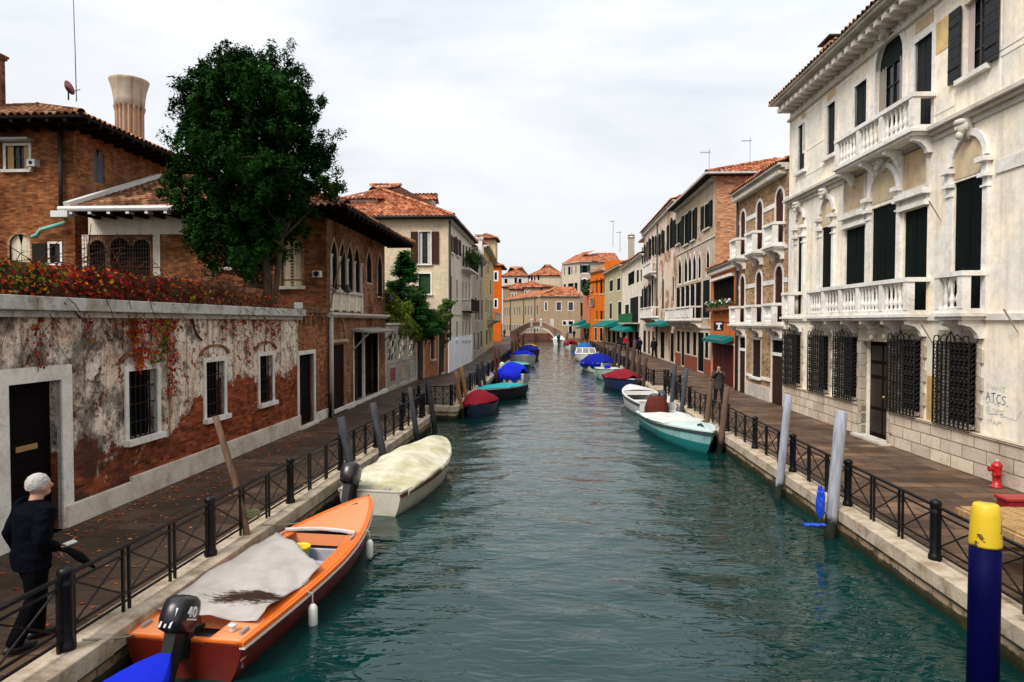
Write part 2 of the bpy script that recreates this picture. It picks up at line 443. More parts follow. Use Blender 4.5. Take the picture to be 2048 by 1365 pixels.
        if frame:
            s.ring(MB(), a, b, c, d, arch, fw, -.06 if s.maxd > .1 else -.004, proud if s.maxd > .1 else .014, sill=not sill).build('frame', frame, W)
        if sill:
            s.panel('sill', sill, a - fw*1.3, b + fw*1.3, c - .1, c, -.08, .12, W)
        if lintel: s.panel('lintel', lintel, a - fw*1.4, b + fw*1.4, d + fw, d + fw + .09, .0, .11, W)
        if shut and open_:
            ww = (b - a)/2; o_ = proud + .012; z1 = d + ({'r': ww, 'p': ww}.get(arch, 0))*.55
            for q in (a - ww - .01, b + .01):
                m = s.fb(MB(), q, q + ww, c, z1, o_, o_ + .045)
                for zz in (c + (z1 - c)*.2, c + (z1 - c)*.8): s.fb(m, q + .02, q + ww - .02, zz - .03, zz + .03, o_ + .045, o_ + .06)
                m.build('shutter', shut, W)
        elif shut:
            for q0, q1 in ((a, (a + b)/2 - .006), ((a + b)/2 + .006, b)):
                f0, f1 = (-.09, -.05) if s.maxd > .1 else (-s.maxd + .003, -s.maxd + .014); m = s.fb(MB(), q0 + .01, q1, c + .01, d - .01, f0, f1)
                if arch: 
                    ap = [p for p in arch_pts(a, b, d, arch, 12) if q0 - 1e-4 <= p[0] <= q1 + 1e-4]
                    vs = [s.P(u, z, f1 - .004) for u, z in [(q0, d - .01), (q1, d - .01)] + list(reversed(ap))]; m.add(vs, [tuple(range(len(vs)))])
                m.build('shutter', shut, W)
        return W
    def cornice(s, z, h=.3, proj=.4, mat=None, dent=0, name='cornice', u0=None, u1=None, steps=3, dmat=None, ds=.12):
        u0 = -.0 if u0 is None else u0; u1 = s.L if u1 is None else u1; m = MB()
        for i in range(steps):
            s.fb(m, u0, u1, z + h*i/steps, z + h*(i + 1)/steps, -.05, proj*(i + 1)/steps)
        if dent:
            u = u0 + dent/2
            while u < u1 - ds:
                s.fb(m, u, u + ds, z - .13, z + .001, -.02, proj*.86); u += dent
        return m.build(name, mat, s.root)
    def baluster_mesh(s, h):
        pr = [(.062, 0), (.062, .06), (.045, .065), (.03, .09), (.036, .16), (.058, .25), (.06, .31), (.04, .42), (.026, .52), (.03, .58), (.03, .64), (.026, .68), (.04, .82), (.056, .92), (.062, .94), (.062, 1)]
        return [(r_, z*h) for r_, z in pr]
    def balcony(s, u0, u1, z, proj=.6, h=.85, mat=None, step=.21, slab=.14, brackets=2, piers=None, bd=.16, sides=True, d0=0.0, pan=False):
        """part 'balcony' = slab; sub-parts rail, piers, each baluster, brackets"""
        m = MB(); s.fb(m, u0 - .06, u1 + .06, z - slab*.5, z, d0, proj + .07); s.fb(m, u0, u1, z - slab, z - slab*.5, d0, proj)
        B = m.build('balcony', mat, s.root)
        m = MB(); D = proj - bd
        s.fb(m, u0 - .03, u1 + .03, z + h - .1, z + h, D - .03, proj + .03)
        m2 = MB(); s.fb(m2, u0, u1, z + .001, z + .09, D, proj)
        if sides:
            for q in (u0, u1 - bd):
                s.fb(m, q - .03*(q == u0), q + bd + .03*(q != u0), z + h - .1, z + h, d0, D - .03); s.fb(m2, q, q + bd, z + .001, z + .09, d0, D)
        m.build('handrail', mat, B); m2.build('base_rail', mat, B)
        ps = piers if piers is not None else [u0, u1 - bd]
        for q in ps: s.panel('pier', mat, q, q + bd, z + .09, z + h - .1, D - .004, proj + .012, B)
        hb = h - .19; base = None
        def put(u, dd):
            nonlocal base
            p = s.P(u, z + .09, dd)
            if base is None:
                base = MB().lathe(s.baluster_mesh(hb), (0, 0, 0), 8).build('baluster', mat, None, smooth=True)
                base.parent = B; base.matrix_parent_inverse = Matrix() if B.name in ROOTM else Matrix(); base.location = p
            else: subcopy(base, B, p)
        if pan:
            m = MB(); q = u0 + bd
            while q < u1 - bd - .2: s.fb(m, q + .04, q + .4, z + .14, z + h - .16, D + .03, proj - .03); q += .45
            m.build('pierced_panel', mat, B)
        else:
            ex = sorted(ps)
            for q0, q1 in zip(ex, ex[1:]):
                L_ = q1 - q0 - bd; n = max(1, round(L_/step))
                for i in range(n): put(q0 + bd + L_*(i + .5)/n, proj - bd/2)
            if sides and proj > .5:
                n = max(1, round((D - d0)/step))
                for i in range(n):
                    for q in (u0 + bd/2, u1 - bd/2): put(q, d0 + (D - d0)*(i + .5)/n)
        for i in range(brackets):
            q = u0 + .08 + (u1 - u0 - .16 - .14)*(i/max(1, brackets - 1))
            m = MB()
            prof = [(0, z - slab - .38), (.0, z - slab), (proj*.9, z - slab), (proj*.9, z - slab - .1), (proj*.55, z - slab - .15), (proj*.3, z - slab - .28), (.12, z - slab - .38)]
            n = len(prof); vs = [s.P(q, z_, d_) for d_, z_ in prof] + [s.P(q + .14, z_, d_) for d_, z_ in prof]
            m.add(vs, [tuple(range(n)), tuple(reversed(range(n, 2*n)))] + [(i_, (i_ + 1) % n, (i_ + 1) % n + n, i_ + n) for i_ in range(n)])
            m.build('bracket', mat, B)
        return B
    def pipe(s, u, z0, z1, mat, d=.09, r=.055, name='downpipe'):
        return MB().tube([s.P(u, z0, d), s.P(u, z1, d)], r, 8).build(name, mat, s.root, smooth=True)
    def grille(s, a, b, c, d, W, proj=.16, n=8, crest=True):
        m = MB(); I = iron((.01, .009, .008), .5)
        for i in range(n + 1):
            u = a + (b - a)*i/n; m.bar(s.P(u, c, proj), s.P(u, d, proj), .03)
        k = max(3, round((d - c)/.23))
        for i in range(k + 1):
            z = c + (d - c)*i/k; m.bar(s.P(a, z, proj), s.P(b, z, proj), .02)
            for q in (a, b): m.bar(s.P(q, z, 0), s.P(q, z, proj), .02)
        st = (b - a)/n   # scrolls between the bars
        for i in range(n):
            for j in range(k):
                cu, cz = a + st*(i + .5), c + (d - c)*(j + .5)/k; r_ = min(st, (d - c)/k)*.36
                m.tube([s.P(cu + r_*cos(t*.9)*(1 - t*.05), cz + r_*sin(t*.9)*(1 - t*.05)*1.1, proj) for t in range(8)], .013, 4)
        for j in range(k*2):   # side scrolls
            cz = c + (d - c)*(j + .5)/(k*2)
            for q in (a, b): m.tube([s.P(q, cz + .05*cos(t), proj*.5 + .055*sin(t)) for t in (0, 1.2, 2.4, 3.6, 4.8)], .011, 4)
        if crest:
            mid = (a + b)/2; hw = (b - a)/2
            for sg in (-1, 1):
                m.tube([s.P(mid + sg*hw*x, d + y, proj) for x, y in ((1, 0), (.95, .12), (.75, .14), (.66, .06), (.74, .02))], .014, 5)
                m.tube([s.P(mid + sg*hw*x, d + y, proj) for x, y in ((.6, 0), (.55, .1), (.35, .16), (.2, .1), (.28, .04))], .014, 5)
                m.tube([s.P(mid + sg*hw*x, d + y, proj) for x, y in ((.25, 0), (.12, .15), (0, .22))], .014, 5)
            m.tube([s.P(mid, d, proj), s.P(mid, d + .34, proj)], [.016, .006], 5)
        return m.build('iron_grille', I, W)
# ================================================================ roofs
def roof_plane(mb, o, ud, vd, poly, tw=.24, th=.38, amp=.06):
    """barrel tiles over a polygon given in (u along the eave, v up the slope)"""
    o = V(o); ud = V(ud).normalized(); vd = V(vd).normalized(); nn = ud.cross(vd).normalized()
    if nn.z < 0: nn = -nn
    def inside(x, y):
        c = False; n = len(poly)
        for i in range(n):
            (x0, y0), (x1, y1) = poly[i], poly[(i + 1) % n]
            if (y0 > y) != (y1 > y) and x < (x1 - x0)*(y - y0)/(y1 - y0) + x0: c = not c
        return c
    us = [p[0] for p in poly]; vs = [p[1] for p in poly]
    i0, i1 = int(min(us)/tw) - 1, int(max(us)/tw) + 1; j1 = int(max(vs)/th) + 1
    pr = [(0, .0), (.18, .75), (.36, 1), (.54, .75), (.7, 0), (.85, -.35), (1, 0)]
    for i in range(i0, i1 + 1):
        for j in range(0, j1 + 1):
            if not inside((i + .5)*tw, (j + .5)*th): continue
            jt = random.uniform(-.012, .012); ra = random.uniform(.85, 1.15)
            lo, hi = [], []
            for a, h in pr:
                lo.append(o + ud*((i + a)*tw + jt) + vd*(j*th) + nn*(h*amp*ra + .035)); hi.append(o + ud*((i + a)*tw + jt*.5) + vd*((j + 1)*th + .03) + nn*(h*amp*.9))
            n = len(pr); fs = [(k, k + 1, n + k + 1, n + k) for k in range(n - 1)]
            vs_ = lo + hi + [p - nn*.03 for p in lo]; fs += [(2*n + k, 2*n + k + 1, k + 1, k) for k in range(n - 1)]
            mb.add(vs_, fs, [(i + .5, j + .5)]*4*len(fs))
def ridge(mb, a, b, r=.13, seg=.4):
    a, b = V(a), V(b); d = b - a; n = max(1, int(d.length/seg)); dn = d.normalized(); sd = dn.cross(V((0, 0, 1))).normalized(); up = sd.cross(dn)
    for i in range(n):
        p, q = a + d*(i/n), a + d*((i + 1.08)/n); vs, fs = [], []
        for e, (c, rr) in enumerate(((p, r*1.08), (q, r*.92))):
            for k in range(6):
                t = pi*k/5; vs.append(c + sd*cos(t)*rr + up*(sin(t)*rr))
        fs = [(k, k + 1, k + 7, k + 6) for k in range(5)]
        mb.add(vs, fs, [(i*7.3 + .5, 99.5)]*4*len(fs))
def hip_roof(root, x0, x1, y0, y1, z, pitch, mat, axis='y', tw=.24, gable=False, soffit=None, name='roof', rot=0, c=None, th=.38, faces='nsew', sofd=.12, gut=None):
    """hip (or gable) roof over the rectangle; rot/c turn it about its centre"""
    cx, cy = (x0 + x1)/2, (y0 + y1)/2; hx, hy = (x1 - x0)/2, (y1 - y0)/2
    M_ = Matrix.Translation((cx, cy, 0)) @ Matrix.Rotation(rot, 4, 'Z')
    T = lambda x, y, zz: M_ @ V((x, y, zz)); D = lambda x, y, zz: (M_.to_3x3() @ V((x, y, zz)))
    mb = MB(); tp = math.tan(pitch)
    lo, sh = (hy, hx) if axis == 'y' else (hx, hy)      # long and short half sizes
    rise = sh*tp; sl = sqrt(sh*sh + rise*rise); g = 0 if gable else sh
    def add(o, ud, vd, poly): roof_plane(mb, o, ud, vd, poly, tw, th)
    k = 2*lo
    trap = [(0, 0), (k, 0), (k - g, sl), (g, sl)]; tri = [(0, 0), (2*sh, 0), (sh, sl)]
    if axis == 'y':
        if 'e' in faces: add(T(hx, -hy, z), D(0, 1, 0), D(-sh, 0, rise), trap)
        if 'w' in faces: add(T(-hx, hy, z), D(0, -1, 0), D(sh, 0, rise), trap)
        if not gable:
            if 's' in faces: add(T(-hx, -hy, z), D(1, 0, 0), D(0, sh, rise), tri)
            if 'n' in faces: add(T(hx, hy, z), D(-1, 0, 0), D(0, -sh, rise), tri)
        r0, r1 = T(0, -hy + g, z + rise), T(0, hy - g, z + rise)
        cs = [(T(-hx, -hy, z), r0), (T(hx, -hy, z), r0), (T(-hx, hy, z), r1), (T(hx, hy, z), r1)]
    else:
        if 's' in faces: add(T(-hx, -hy, z), D(1, 0, 0), D(0, sh, rise), trap)
        if 'n' in faces: add(T(hx, hy, z), D(-1, 0, 0), D(0, -sh, rise), trap)
        if not gable:
            if 'e' in faces: add(T(hx, -hy, z), D(0, 1, 0), D(-sh, 0, rise), tri)
            if 'w' in faces: add(T(-hx, hy, z), D(0, -1, 0), D(sh, 0, rise), tri)
        r0, r1 = T(-hx + g, 0, z + rise), T(hx - g, 0, z + rise)
        cs = [(T(-hx, -hy, z), r0), (T(-hx, hy, z), r0), (T(hx, -hy, z), r1), (T(hx, hy, z), r1)]
    upv = V((0, 0, .05))
    if (r1 - r0).length > .3: ridge(mb, r0 + upv, r1 + upv)
    if not gable:
        for a, b in cs: ridge(mb, a + upv, b + upv, .11)
    rf = mb.build(name, mat, root)
    m = MB(); m.hexa([T(-hx, -hy, z - sofd), T(hx, -hy, z - sofd), T(hx, hy, z - sofd), T(-hx, hy, z - sofd), T(-hx, -hy, z - .01), T(hx, -hy, z - .01), T(hx, hy, z - .01), T(-hx, hy, z - .01)])
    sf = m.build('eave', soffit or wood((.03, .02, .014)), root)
    # solid body under the tiles
    m = MB(); e = .08; b4 = [T(-hx + e, -hy + e, z - .008), T(hx - e, -hy + e, z - .008), T(hx - e, hy - e, z - .008), T(-hx + e, hy - e, z - .008)]
    q0, q1 = r0 - V((0, 0, .09)), r1 - V((0, 0, .09))
    if axis == 'y': m.add(b4 + [q0, q1], [(0, 1, 4), (1, 2, 5, 4), (2, 3, 5), (3, 0, 4, 5)])
    else: m.add(b4 + [q0, q1], [(0, 1, 5, 4), (1, 2, 5), (2, 3, 4, 5), (3, 0, 4)])
    m.build('roof_bed', MATS.get('bed') or MATS.setdefault('bed', NT('roof_bed').done((.12, .05, .03), .9)), rf)
    if gut:
        m = MB(); cc = [T(-hx, -hy, z), T(hx, -hy, z), T(hx, hy, z), T(-hx, hy, z), T(-hx, -hy, z)]
        for a, b in zip(cc, cc[1:]): m.tube([a + V((0, 0, -.03)), b + V((0, 0, -.03))], .07, 6)
        m.build('gutter', gut, root)
    return rf
def chimney(root, x, y, z0, z1, w_=.6, mat=None, cap=True, name='chimney', capm=None):
    m = MB().box((x, y, (z0 + z1)/2), (w_, w_, z1 - z0))
    for i, e in enumerate((.12, .2)): m.box((x, y, z1 + .05 + i*.09), (w_ + e, w_ + e, .085))
    o = m.build(name, mat or brick(), root)
    if cap:
        c = MB(); h = w_*.5
        for sx in (-1, 1):
            for sy in (-1, 1): c.box((x + sx*h*.8, y + sy*h*.8, z1 + .3), (.08, .08, .3))
        c.add([V((x - h - .12, y - h - .12, z1 + .45)), V((x + h + .12, y - h - .12, z1 + .45)), V((x + h + .12, y + h + .12, z1 + .45)), V((x - h - .12, y + h + .12, z1 + .45)), V((x, y, z1 + .45 + w_*.5))], [(3, 2, 1, 0), (0, 1, 4), (1, 2, 4), (2, 3, 4), (3, 0, 4)])
        c.build('chimney_cap', capm or mat or brick(), o)
    return o
def body(root, pts, z1, mat, z0=0.0, name='wall'):
    """plain unseen sides of a building: polygon prism"""
    n = len(pts); m = MB()
    m.add([V((x, y, z0)) for x, y in pts] + [V((x, y, z1)) for x, y in pts], [(i, (i + 1) % n, (i + 1) % n + n, i + n) for i in range(n)] + [tuple(range(n, 2*n))])
    return m.build(name, mat, root)
# ================================================================ materials used in several places
WHITE = stone((.80, .77, .72), .5); WHITE2 = stone((.60, .56, .49), .6); GREYST = stone((.45, .42, .37), .6)
GREEN_D = planks((.0018, .0055, .005)); GREY_S = planks((.022, .024, .027)); BROWN_S = planks((.02, .01, .007)); TEAL_S = planks((.05, .10, .10))
T_OR = tiles((.36, .10, .045), (.52, .22, .11), (.12, .05, .03), .45); T_OLD = tiles((.20, .07, .035), (.40, .20, .10), (.035, .025, .014), .85)
GUT = paint((.5, .49, .46), .5); DPIPE = paint((.03, .025, .022), .5); DRK = dark()
# ================================================================ ground, quays, water
def sheet(name, pts, z, mat): return struct(MB().add([V((x, y, z)) for x, y in pts], [tuple(range(len(pts)))]).build(name, mat))
@once
def paving(k=1.0):
    t = NT('paving'); p = t.pos(); uv = t.scale(p, (1, 1, 1))
    sx = t.n('ShaderNodeSeparateXYZ', {0: p}); q = t.n('ShaderNodeCombineXYZ', {0: sx.outputs[0], 1: sx.outputs[1]}).outputs[0]
    br = t.n('ShaderNodeTexBrick', {'Vector': q, 'Color1': (.062*k, .034*k, .019*k, 1), 'Color2': (.115*k, .068*k, .040*k, 1), 'Mortar': (.025, .018, .012, 1), 'Scale': 1.0,
             'Mortar Size': .012, 'Brick Width': .82, 'Row Height': .38})
    cell = t.n('ShaderNodeVectorMath', {0: t.scale(q, (1/.82, 1/.38, 1))}, operation='FLOOR').outputs[0]
    wv = t.n('ShaderNodeTexWhiteNoise', {'Vector': cell}, noise_dimensions='2D').outputs['Value']
    c = t.mix(.9, br.outputs[0], t.ramp(wv, [(0, .6), (.6, .9), (.93, 1.15), (1, 2.0)]), 'MULTIPLY')
    n = t.noise(p, .7, 6, .65); c = t.mix(t.ramp(n, [(.4, 0), (.65, .75)]), c, (.028, .017, .011))
    c = t.mix(.4, c, t.ramp(t.noise(p, 12, 4), [(.3, .5), (.65, 1.15)]), 'MULTIPLY')
    return t.done(c, t.ramp(t.noise(p, 1.1, 5), [(.35, .42), (.65, .85)]), t.bump(t.math('ADD', t.math('MULTIPLY', br.outputs['Fac'], -1), t.noise(p, 14, 3)), .4, .01), .3)
sheet('ground', [(-1500, -60), (1500, -60), (1500, 1800), (-1500, 1800)], -1.6, NT('ground').done((.05, .05, .04), .9))
LQ = [(-4.42, -12), (-4.42, 5), (-3.98, 22.6), (-4.75, 22.7), (-4.72, 25.1), (-3.45, 24.9), (-3.25, 50), (-3.2, 75), (-4.2, 95), (-5.6, 122), (-6.2, 133)]
RQ = [(4.83, -12), (4.83, 30.6), (5.55, 30.65), (5.55, 33.35), (4.86, 33.4), (4.86, 88), (2.6, 112), (.75, 125), (.2, 133)]
sheet('pavement', LQ + [(-6.2, 150), (-60, 150), (-60, -12)], 0, paving())
sheet('pavement', list(reversed(RQ)) + [(60, -12), (60, 160), (.2, 160)], 0, paving(1.75))
@once
def quaywall():
    t = NT('quay_wall'); p = t.pos(); sx = t.n('ShaderNodeSeparateXYZ', {0: p}); uv = t.n('ShaderNodeCombineXYZ', {0: sx.outputs[1], 1: sx.outputs[2]}).outputs[0]
    br = t.n('ShaderNodeTexBrick', {'Vector': uv, 'Color1': (.34, .22, .13, 1), 'Color2': (.48, .36, .24, 1), 'Mortar': (.12, .10, .07, 1), 'Scale': 1.0, 'Mortar Size': .01, 'Brick Width': .42, 'Row Height': .11})
    h = t.math('ADD', t.math('ADD', sx.outputs[2], .30), t.math('MULTIPLY', t.noise(p, 3, 5), .2))
    c = t.mix(t.ramp(h, [(0, 1), (.07, .9), (.10, 0)]), br.outputs[0], (.022, .024, .012))
    c = t.mix(t.ramp(t.noise(p, 2, 6, .7), [(.5, 0), (.6, .8)]), c, (.05, .045, .018))
    return t.done(c, .7, t.bump(t.noise(p, 9, 5), .6, .03), .3)
CAPM = stone((.52, .43, .32), .95, 0, 2.2)
def quay(pts, side, name):
    """cap stones and wall along the water; side=+1 when the land lies to the right of the path"""
    caps = MB(); wl = MB()
    for (x0, y0), (x1, y1) in zip(pts, pts[1:]):
        a, b = V((x0, y0, 0)), V((x1, y1, 0)); d = (b - a); Ln = d.length; d.normalize(); n = V((d.y, -d.x, 0))*side
        k = max(1, round(Ln/(1.5 if y0 < 60 else 4)))
        for i in range(k):
            p, q = a + d*(Ln*i/k + .006), a + d*(Ln*(i + 1)/k - .006); j = random.uniform(-.012, .012)
            e = n*(-.06 + j); w_ = n*(.40 + random.uniform(-.02, .02)); top = V((0, 0, .035 + random.uniform(-.008, .008))); bot = V((0, 0, -.17))
            caps.hexa([p + e + bot, q + e + bot, q + w_ + bot, p + w_ + bot, p + e + top, q + e + top, q + w_ + top, p + w_ + top])
        wl.hexa([a + V((0, 0, -1.6)), b + V((0, 0, -1.6)), b + n*.3 + V((0, 0, -1.6)), a + n*.3 + V((0, 0, -1.6)), a - V((0, 0, .17)), b - V((0, 0, .17)), b + n*.3 - V((0, 0, .17)), a + n*.3 - V((0, 0, .17))])
    struct(caps.build(name + '_edge', CAPM, bevel=.012)); struct(wl.build(name + '_wall', quaywall()))
quay(LQ, -1, 'quay'); quay(RQ, 1, 'quay')
# landing steps
for (x0, x1, y0, y1) in ((-4.72, -4.0, 22.75, 24.9), (4.86, 5.5, 30.7, 33.3)):
    m = MB()
    for i in range(3):
        xa = x0 + (x1 - x0)*(i/3) if x0 < 0 else x0; xb = x1 if x0 < 0 else x1 - (x1 - x0)*(i/3)
        if x0 < 0: m.hexa([V((x0, y0, -1.2)), V((x0 + .24*(i + 1), y0, -1.2)), V((x0 + .24*(i + 1), y1, -1.2)), V((x0, y1, -1.2)), V((x0, y0, -.16*(i + 1))), V((x0 + .24*(i + 1), y0, -.16*(i + 1))), V((x0 + .24*(i + 1), y1, -.16*(i + 1))), V((x0, y1, -.16*(i + 1)))])
        else: m.hexa([V((x1 - .22*(i + 1), y0, -1.2)), V((x1, y0, -1.2)), V((x1, y1, -1.2)), V((x1 - .22*(i + 1), y1, -1.2)), V((x1 - .22*(i + 1), y0, -.16*(i + 1))), V((x1, y0, -.16*(i + 1))), V((x1, y1, -.16*(i + 1))), V((x1 - .22*(i + 1), y1, -.16*(i + 1)))])
    struct(m.build('water_steps', CAPM))
# water: real ripples
def water():
    ys = []; y = -8.0
    while y < 140: ys.append(y); y += max(.055, (abs(y) + 3)*.0075)
    xs = [-9 + 14.5*i/150 for i in range(151)] + [6.5, 8, 12, 20]; m = MB()
    W = len(xs)
    for y in ys:
        for x in xs:
            h = .0
            if x < 5.5:
                a1 = .5 + .5*min(1, (y + 8)/30)
                h += .022*noise.noise((x*.6 + 3, y*.95, 0)) + .030*noise.noise((x*1.25 + .6*noise.noise((x, y, 1)), y*2.0 + 9, 3))*a1
                if y < 95: h += .0115*noise.noise((x*1.5 - 4, y*2.7, 11))
            m.v.append(V((x, y, -.45 + h)))
    for j in range(len(ys) - 1):
        for i in range(W - 1): a = j*W + i; m.f.append((a, a + 1, a + W + 1, a + W))
    t = NT('water'); p = t.pos()
    n = t.noise(t.scale(p, (.75, 2.0, 1)), 3.0, 2, .5, .7); n2 = t.noise(t.scale(p, (1, 1.9, 1)), 6, 3, .5, .3)
    c = t.ramp(t.noise(p, .35, 3), [(.35, (.001, .018, .017)), (.65, (.0015, .028, .025))])
    nb = t.bump(n, .30, .07)
    return struct(m.build('water', t.done(c, .015, nb, .5, IOR=1.42, Specular_Tint=(.74, 1.0, .97, 1)), smooth=True))
water()
# ================================================================ right: white palazzo
PX = (8.66, 25.45); PXB = (8.86, 5.5)
pal = thing('palazzo', 'large off-white plastered palazzo with stone balconies and arched windows above iron-grilled ground floor', 'building', (8.8, 15, 0), world=True)
PLA = plaster((.78, .735, .645), (.78, .68, .54), .6)
F = Fac(pal, PXB, PX, 10.75, PLA, side=-1, thick=.18, maxd=.15)
def U(x, y=645): return F.uz(x, y)[0]
def pr(x0, x1, z0, z1): a, b = sorted((U(x0), U(x1))); return (a, b, z0, z1)
CURT = cloth((.30, .26, .22), .3)
# top floor
F.window(pr(1593, 1606, 8.35, 9.95), frame=WHITE, fw=.13, sill=WHITE, shut=GREY_S, open_=False, mull=False)
F.window(pr(1650, 1666, 8.3, 9.9), frame=WHITE, fw=.13, sill=WHITE, shut=GREY_S, open_=False, mull=False)
F.window(pr(1704, 1728, 7.6, 9.85), frame=WHITE, fw=.13, shut=planks((.018, .024, .024)), open_=False, mull=False)
c1 = pr(1744, 1799, 7.6, 9.85)
wc = F.window(c1, 'r', frame=WHITE, fw=.17, muc=paint((.015, .012, .01)), curtain=CURT, depth=.3)
lun = F.pane(MB(), c1[0], c1[1], 9.85, 9.851, 'r', -.12); F.fb(lun, c1[0], c1[1], 9.8, 9.86, -.14, -.10); lun.build('fanlight', planks((.02, .03, .025), .06, 1), wc)
F.window(pr(1822, 1857, 7.6, 9.8), frame=WHITE, fw=.13, shut=GREY_S, open_=False, mull=False)
F.window(pr(1917, 1965, 8.3, 9.85), frame=None, sill=WHITE, shut=planks((.04, .042, .045), .22, 1), open_=True, curtain=cloth((.5, .4, .36), .3), depth=.25)
F.window((1.2, 2.4, 8.3, 9.85), sill=WHITE, shut=planks((.04, .042, .045), .22, 1), depth=.25)
# cast heads on keystones
def keystone(f, u, z, W, s_=.22):
    m = MB(); c = f.P(u, z, .10)
    m.hexa([f.P(u - s_*.55, z - s_*1.2, 0), f.P(u + s_*.55, z - s_*1.2, 0), f.P(u + s_*.55, z - s_*1.2, .1), f.P(u - s_*.55, z - s_*1.2, .1), f.P(u - s_*.8, z + s_*1.1, 0), f.P(u + s_*.8, z + s_*1.1, 0), f.P(u + s_*.8, z + s_*1.1, .16), f.P(u - s_*.8, z + s_*1.1, .16)])
    m.ball(f.P(u, z + .02, .16), (s_*.62, s_*.7, s_*.85), 10, 8)
    m.ball(f.P(u, z + s_*.6, .17), (s_*.85, s_*.8, s_*.45), 8, 6)
    m.ball(f.P(u, z - s_*.05, .16 + s_*.68), (.03, .03, .05), 6, 4); m.ball(f.P(u, z - s_*.7, .16 + s_*.25), (s_*.4, s_*.4, s_*.5), 8, 6)
    for q in (-1, 1): m.ball(f.P(u + q*s_*.6, z + s_*.1, .15), (s_*.3, s_*.3, s_*.5), 6, 5)
    return m.build('carved_head', WHITE2, W, smooth=True)
keystone(F, (c1[0] + c1[1])/2, 10.62, wc, .2)
# piano nobile
def pn(r, arch_top, transom=True):
    a, b, c, d = r; W = F.window(r, '', frame=None, mull=False, shut=GREEN_D, open_=False, depth=.28)
    m = MB(); F.ring(m, a, b, arch_top - (b - a)/2, arch_top - (b - a)/2, 'r', .14, 0, .07, sill=False)
    m.build('arch_moulding', WHITE, W)
    m = MB()
    zc = d
    for q in ((a - .2, a), (b, b + .2)):
        F.fb(m, q[0] + .02, q[1] - .02, c, zc - .1, 0, .07)
        F.fb(m, q[0] - .03, q[1] + .03, zc - .1, zc - .02, 0, .16); F.fb(m, q[0], q[1], zc - .3, zc - .26, 0, .11)
        F.fb(m, q[0] + .01, q[1] - .01, zc - .02, zc + .2, 0, .1); F.fb(m, q[0] - .05, q[1] + .05, zc + .2, zc + .3, 0, .2)
    m.build('pilaster', WHITE, W)
    return W
for x0, x1, tp in ((1593, 1605, 6.95), (1641, 1664, 6.98), (1903, 1965, 7.0)):
    r = pr(x0, x1, 3.32, 6.15)
    W = pn(r, tp + .03); keystone(F, (r[0] + r[1])/2, tp + .18, W, .16 if x0 < 1900 else .2)
    F.pane(MB(), r[0], r[1], 6.2, tp - (r[1] - r[0])/2, 'r', .012).build('lunette', plaster((.50, .42, .29), (.8, .7, .55), .5), W)
rs, rc, rt = pr(1688, 1727, 3.32, 5.85), pr(1740, 1793, 3.32, 6.2), pr(1804, 1851, 3.32, 5.85)
W = pn(rc, 7.15); keystone(F, (rc[0] + rc[1])/2, 7.3, W, .2)
F.pane(MB(), rc[0], rc[1], 6.3, 7.15 - (rc[1] - rc[0])/2, 'r', .012).build('lunette', plaster((.50, .42, .29), (.8, .7, .55), .5), W)
for r in (rs, rt):
    W = F.window(r, frame=None, mull=False, shut=GREEN_D, open_=False, depth=.28)
    m = MB(); F.fb(m, r[0] - .1, r[1] + .1, 5.86, 5.98, 0, .12); F.fb(m, r[0] - .05, r[1] + .05, 5.98, 6.12, 0, .05); F.fb(m, r[0] - .12, r[1] + .12, 6.12, 6.26, 0, .2)
    m.build('entablature', WHITE, W)
    m = MB()
    F.ring(m, r[0], r[1], 6.36, 7.25, '', .07, 0, .05); m.build('blind_panel_frame', WHITE2, W)
    F.pane(MB(), r[0], r[1], 6.36, 7.25, '', .012).build('blind_panel', plaster((.46, .36, .24), (.75, .65, .5), .6), W)
m = MB()
for q in (rs[0], rs[1], rc[0], rc[1]) if False else (): pass
for uu in ((rs[0] + 0, -1), (rt[1], 1)): pass
# belts, cornice, plinth
m = MB(); F.fb(m, 0, F.L, 7.38, 7.46, 0, .14); F.fb(m, 0, F.L, 7.46, 7.54, 0, .24); F.fb(m, 0, F.L, 7.25, 7.38, 0, .05); m.build('string_course', WHITE2, pal)
m = MB(); F.fb(m, 0, rt[0] - .5 if False else pr(1903, 1965, 0, 0)[0] - .35, 6.05, 6.3, 0, .035); m.build('string_course', WHITE, pal)
m = MB(); F.fb(m, 0, F.L, 3.17, 3.3, 0, .06); m.build('string_course', WHITE, pal)
F.cornice(10.75, .28, .62, WHITE2, dent=.42, ds=.2, steps=3)
m = MB(); F.fb(m, 0, F.L, 10.35, 10.43, 0, .1); m.build('string_course', WHITE2, pal)
# flat frames painted on the top storey: raised pale bands round ochre fields
for x0, x1, z0, z1 in ((1603, 1640, 9.0, 10.2), (1672, 1698, 8.2, 10.2), (1862, 1896, 7.9, 10.2), (1992, 2048, 8.5, 10.2), (1992, 2048, 7.62, 8.3), (1595, 1665, 7.65, 8.1)):
    a, b, _, _ = pr(x0, x1, 0, 0); F.ring(MB(), a, b, z0, z1, '', .07, 0, .012).build('plaster_band', plaster((.84, .79, .70), (.8, .7, .54), .4), pal)
ochre = plaster((.52, .40, .25), (.8, .7, .5), .9)
for x0, x1, z0, z1 in ((1600, 1606, 10.08, 10.28), (1650, 1666, 10.0, 10.27), (1822, 1857, 10.02, 10.28), (1862, 1896, 9.2, 9.9)):
    a, b, _, _ = pr(x0, x1, 0, 0); F.panel('ochre_field', ochre, a, b, z0, z1, .002, .012)
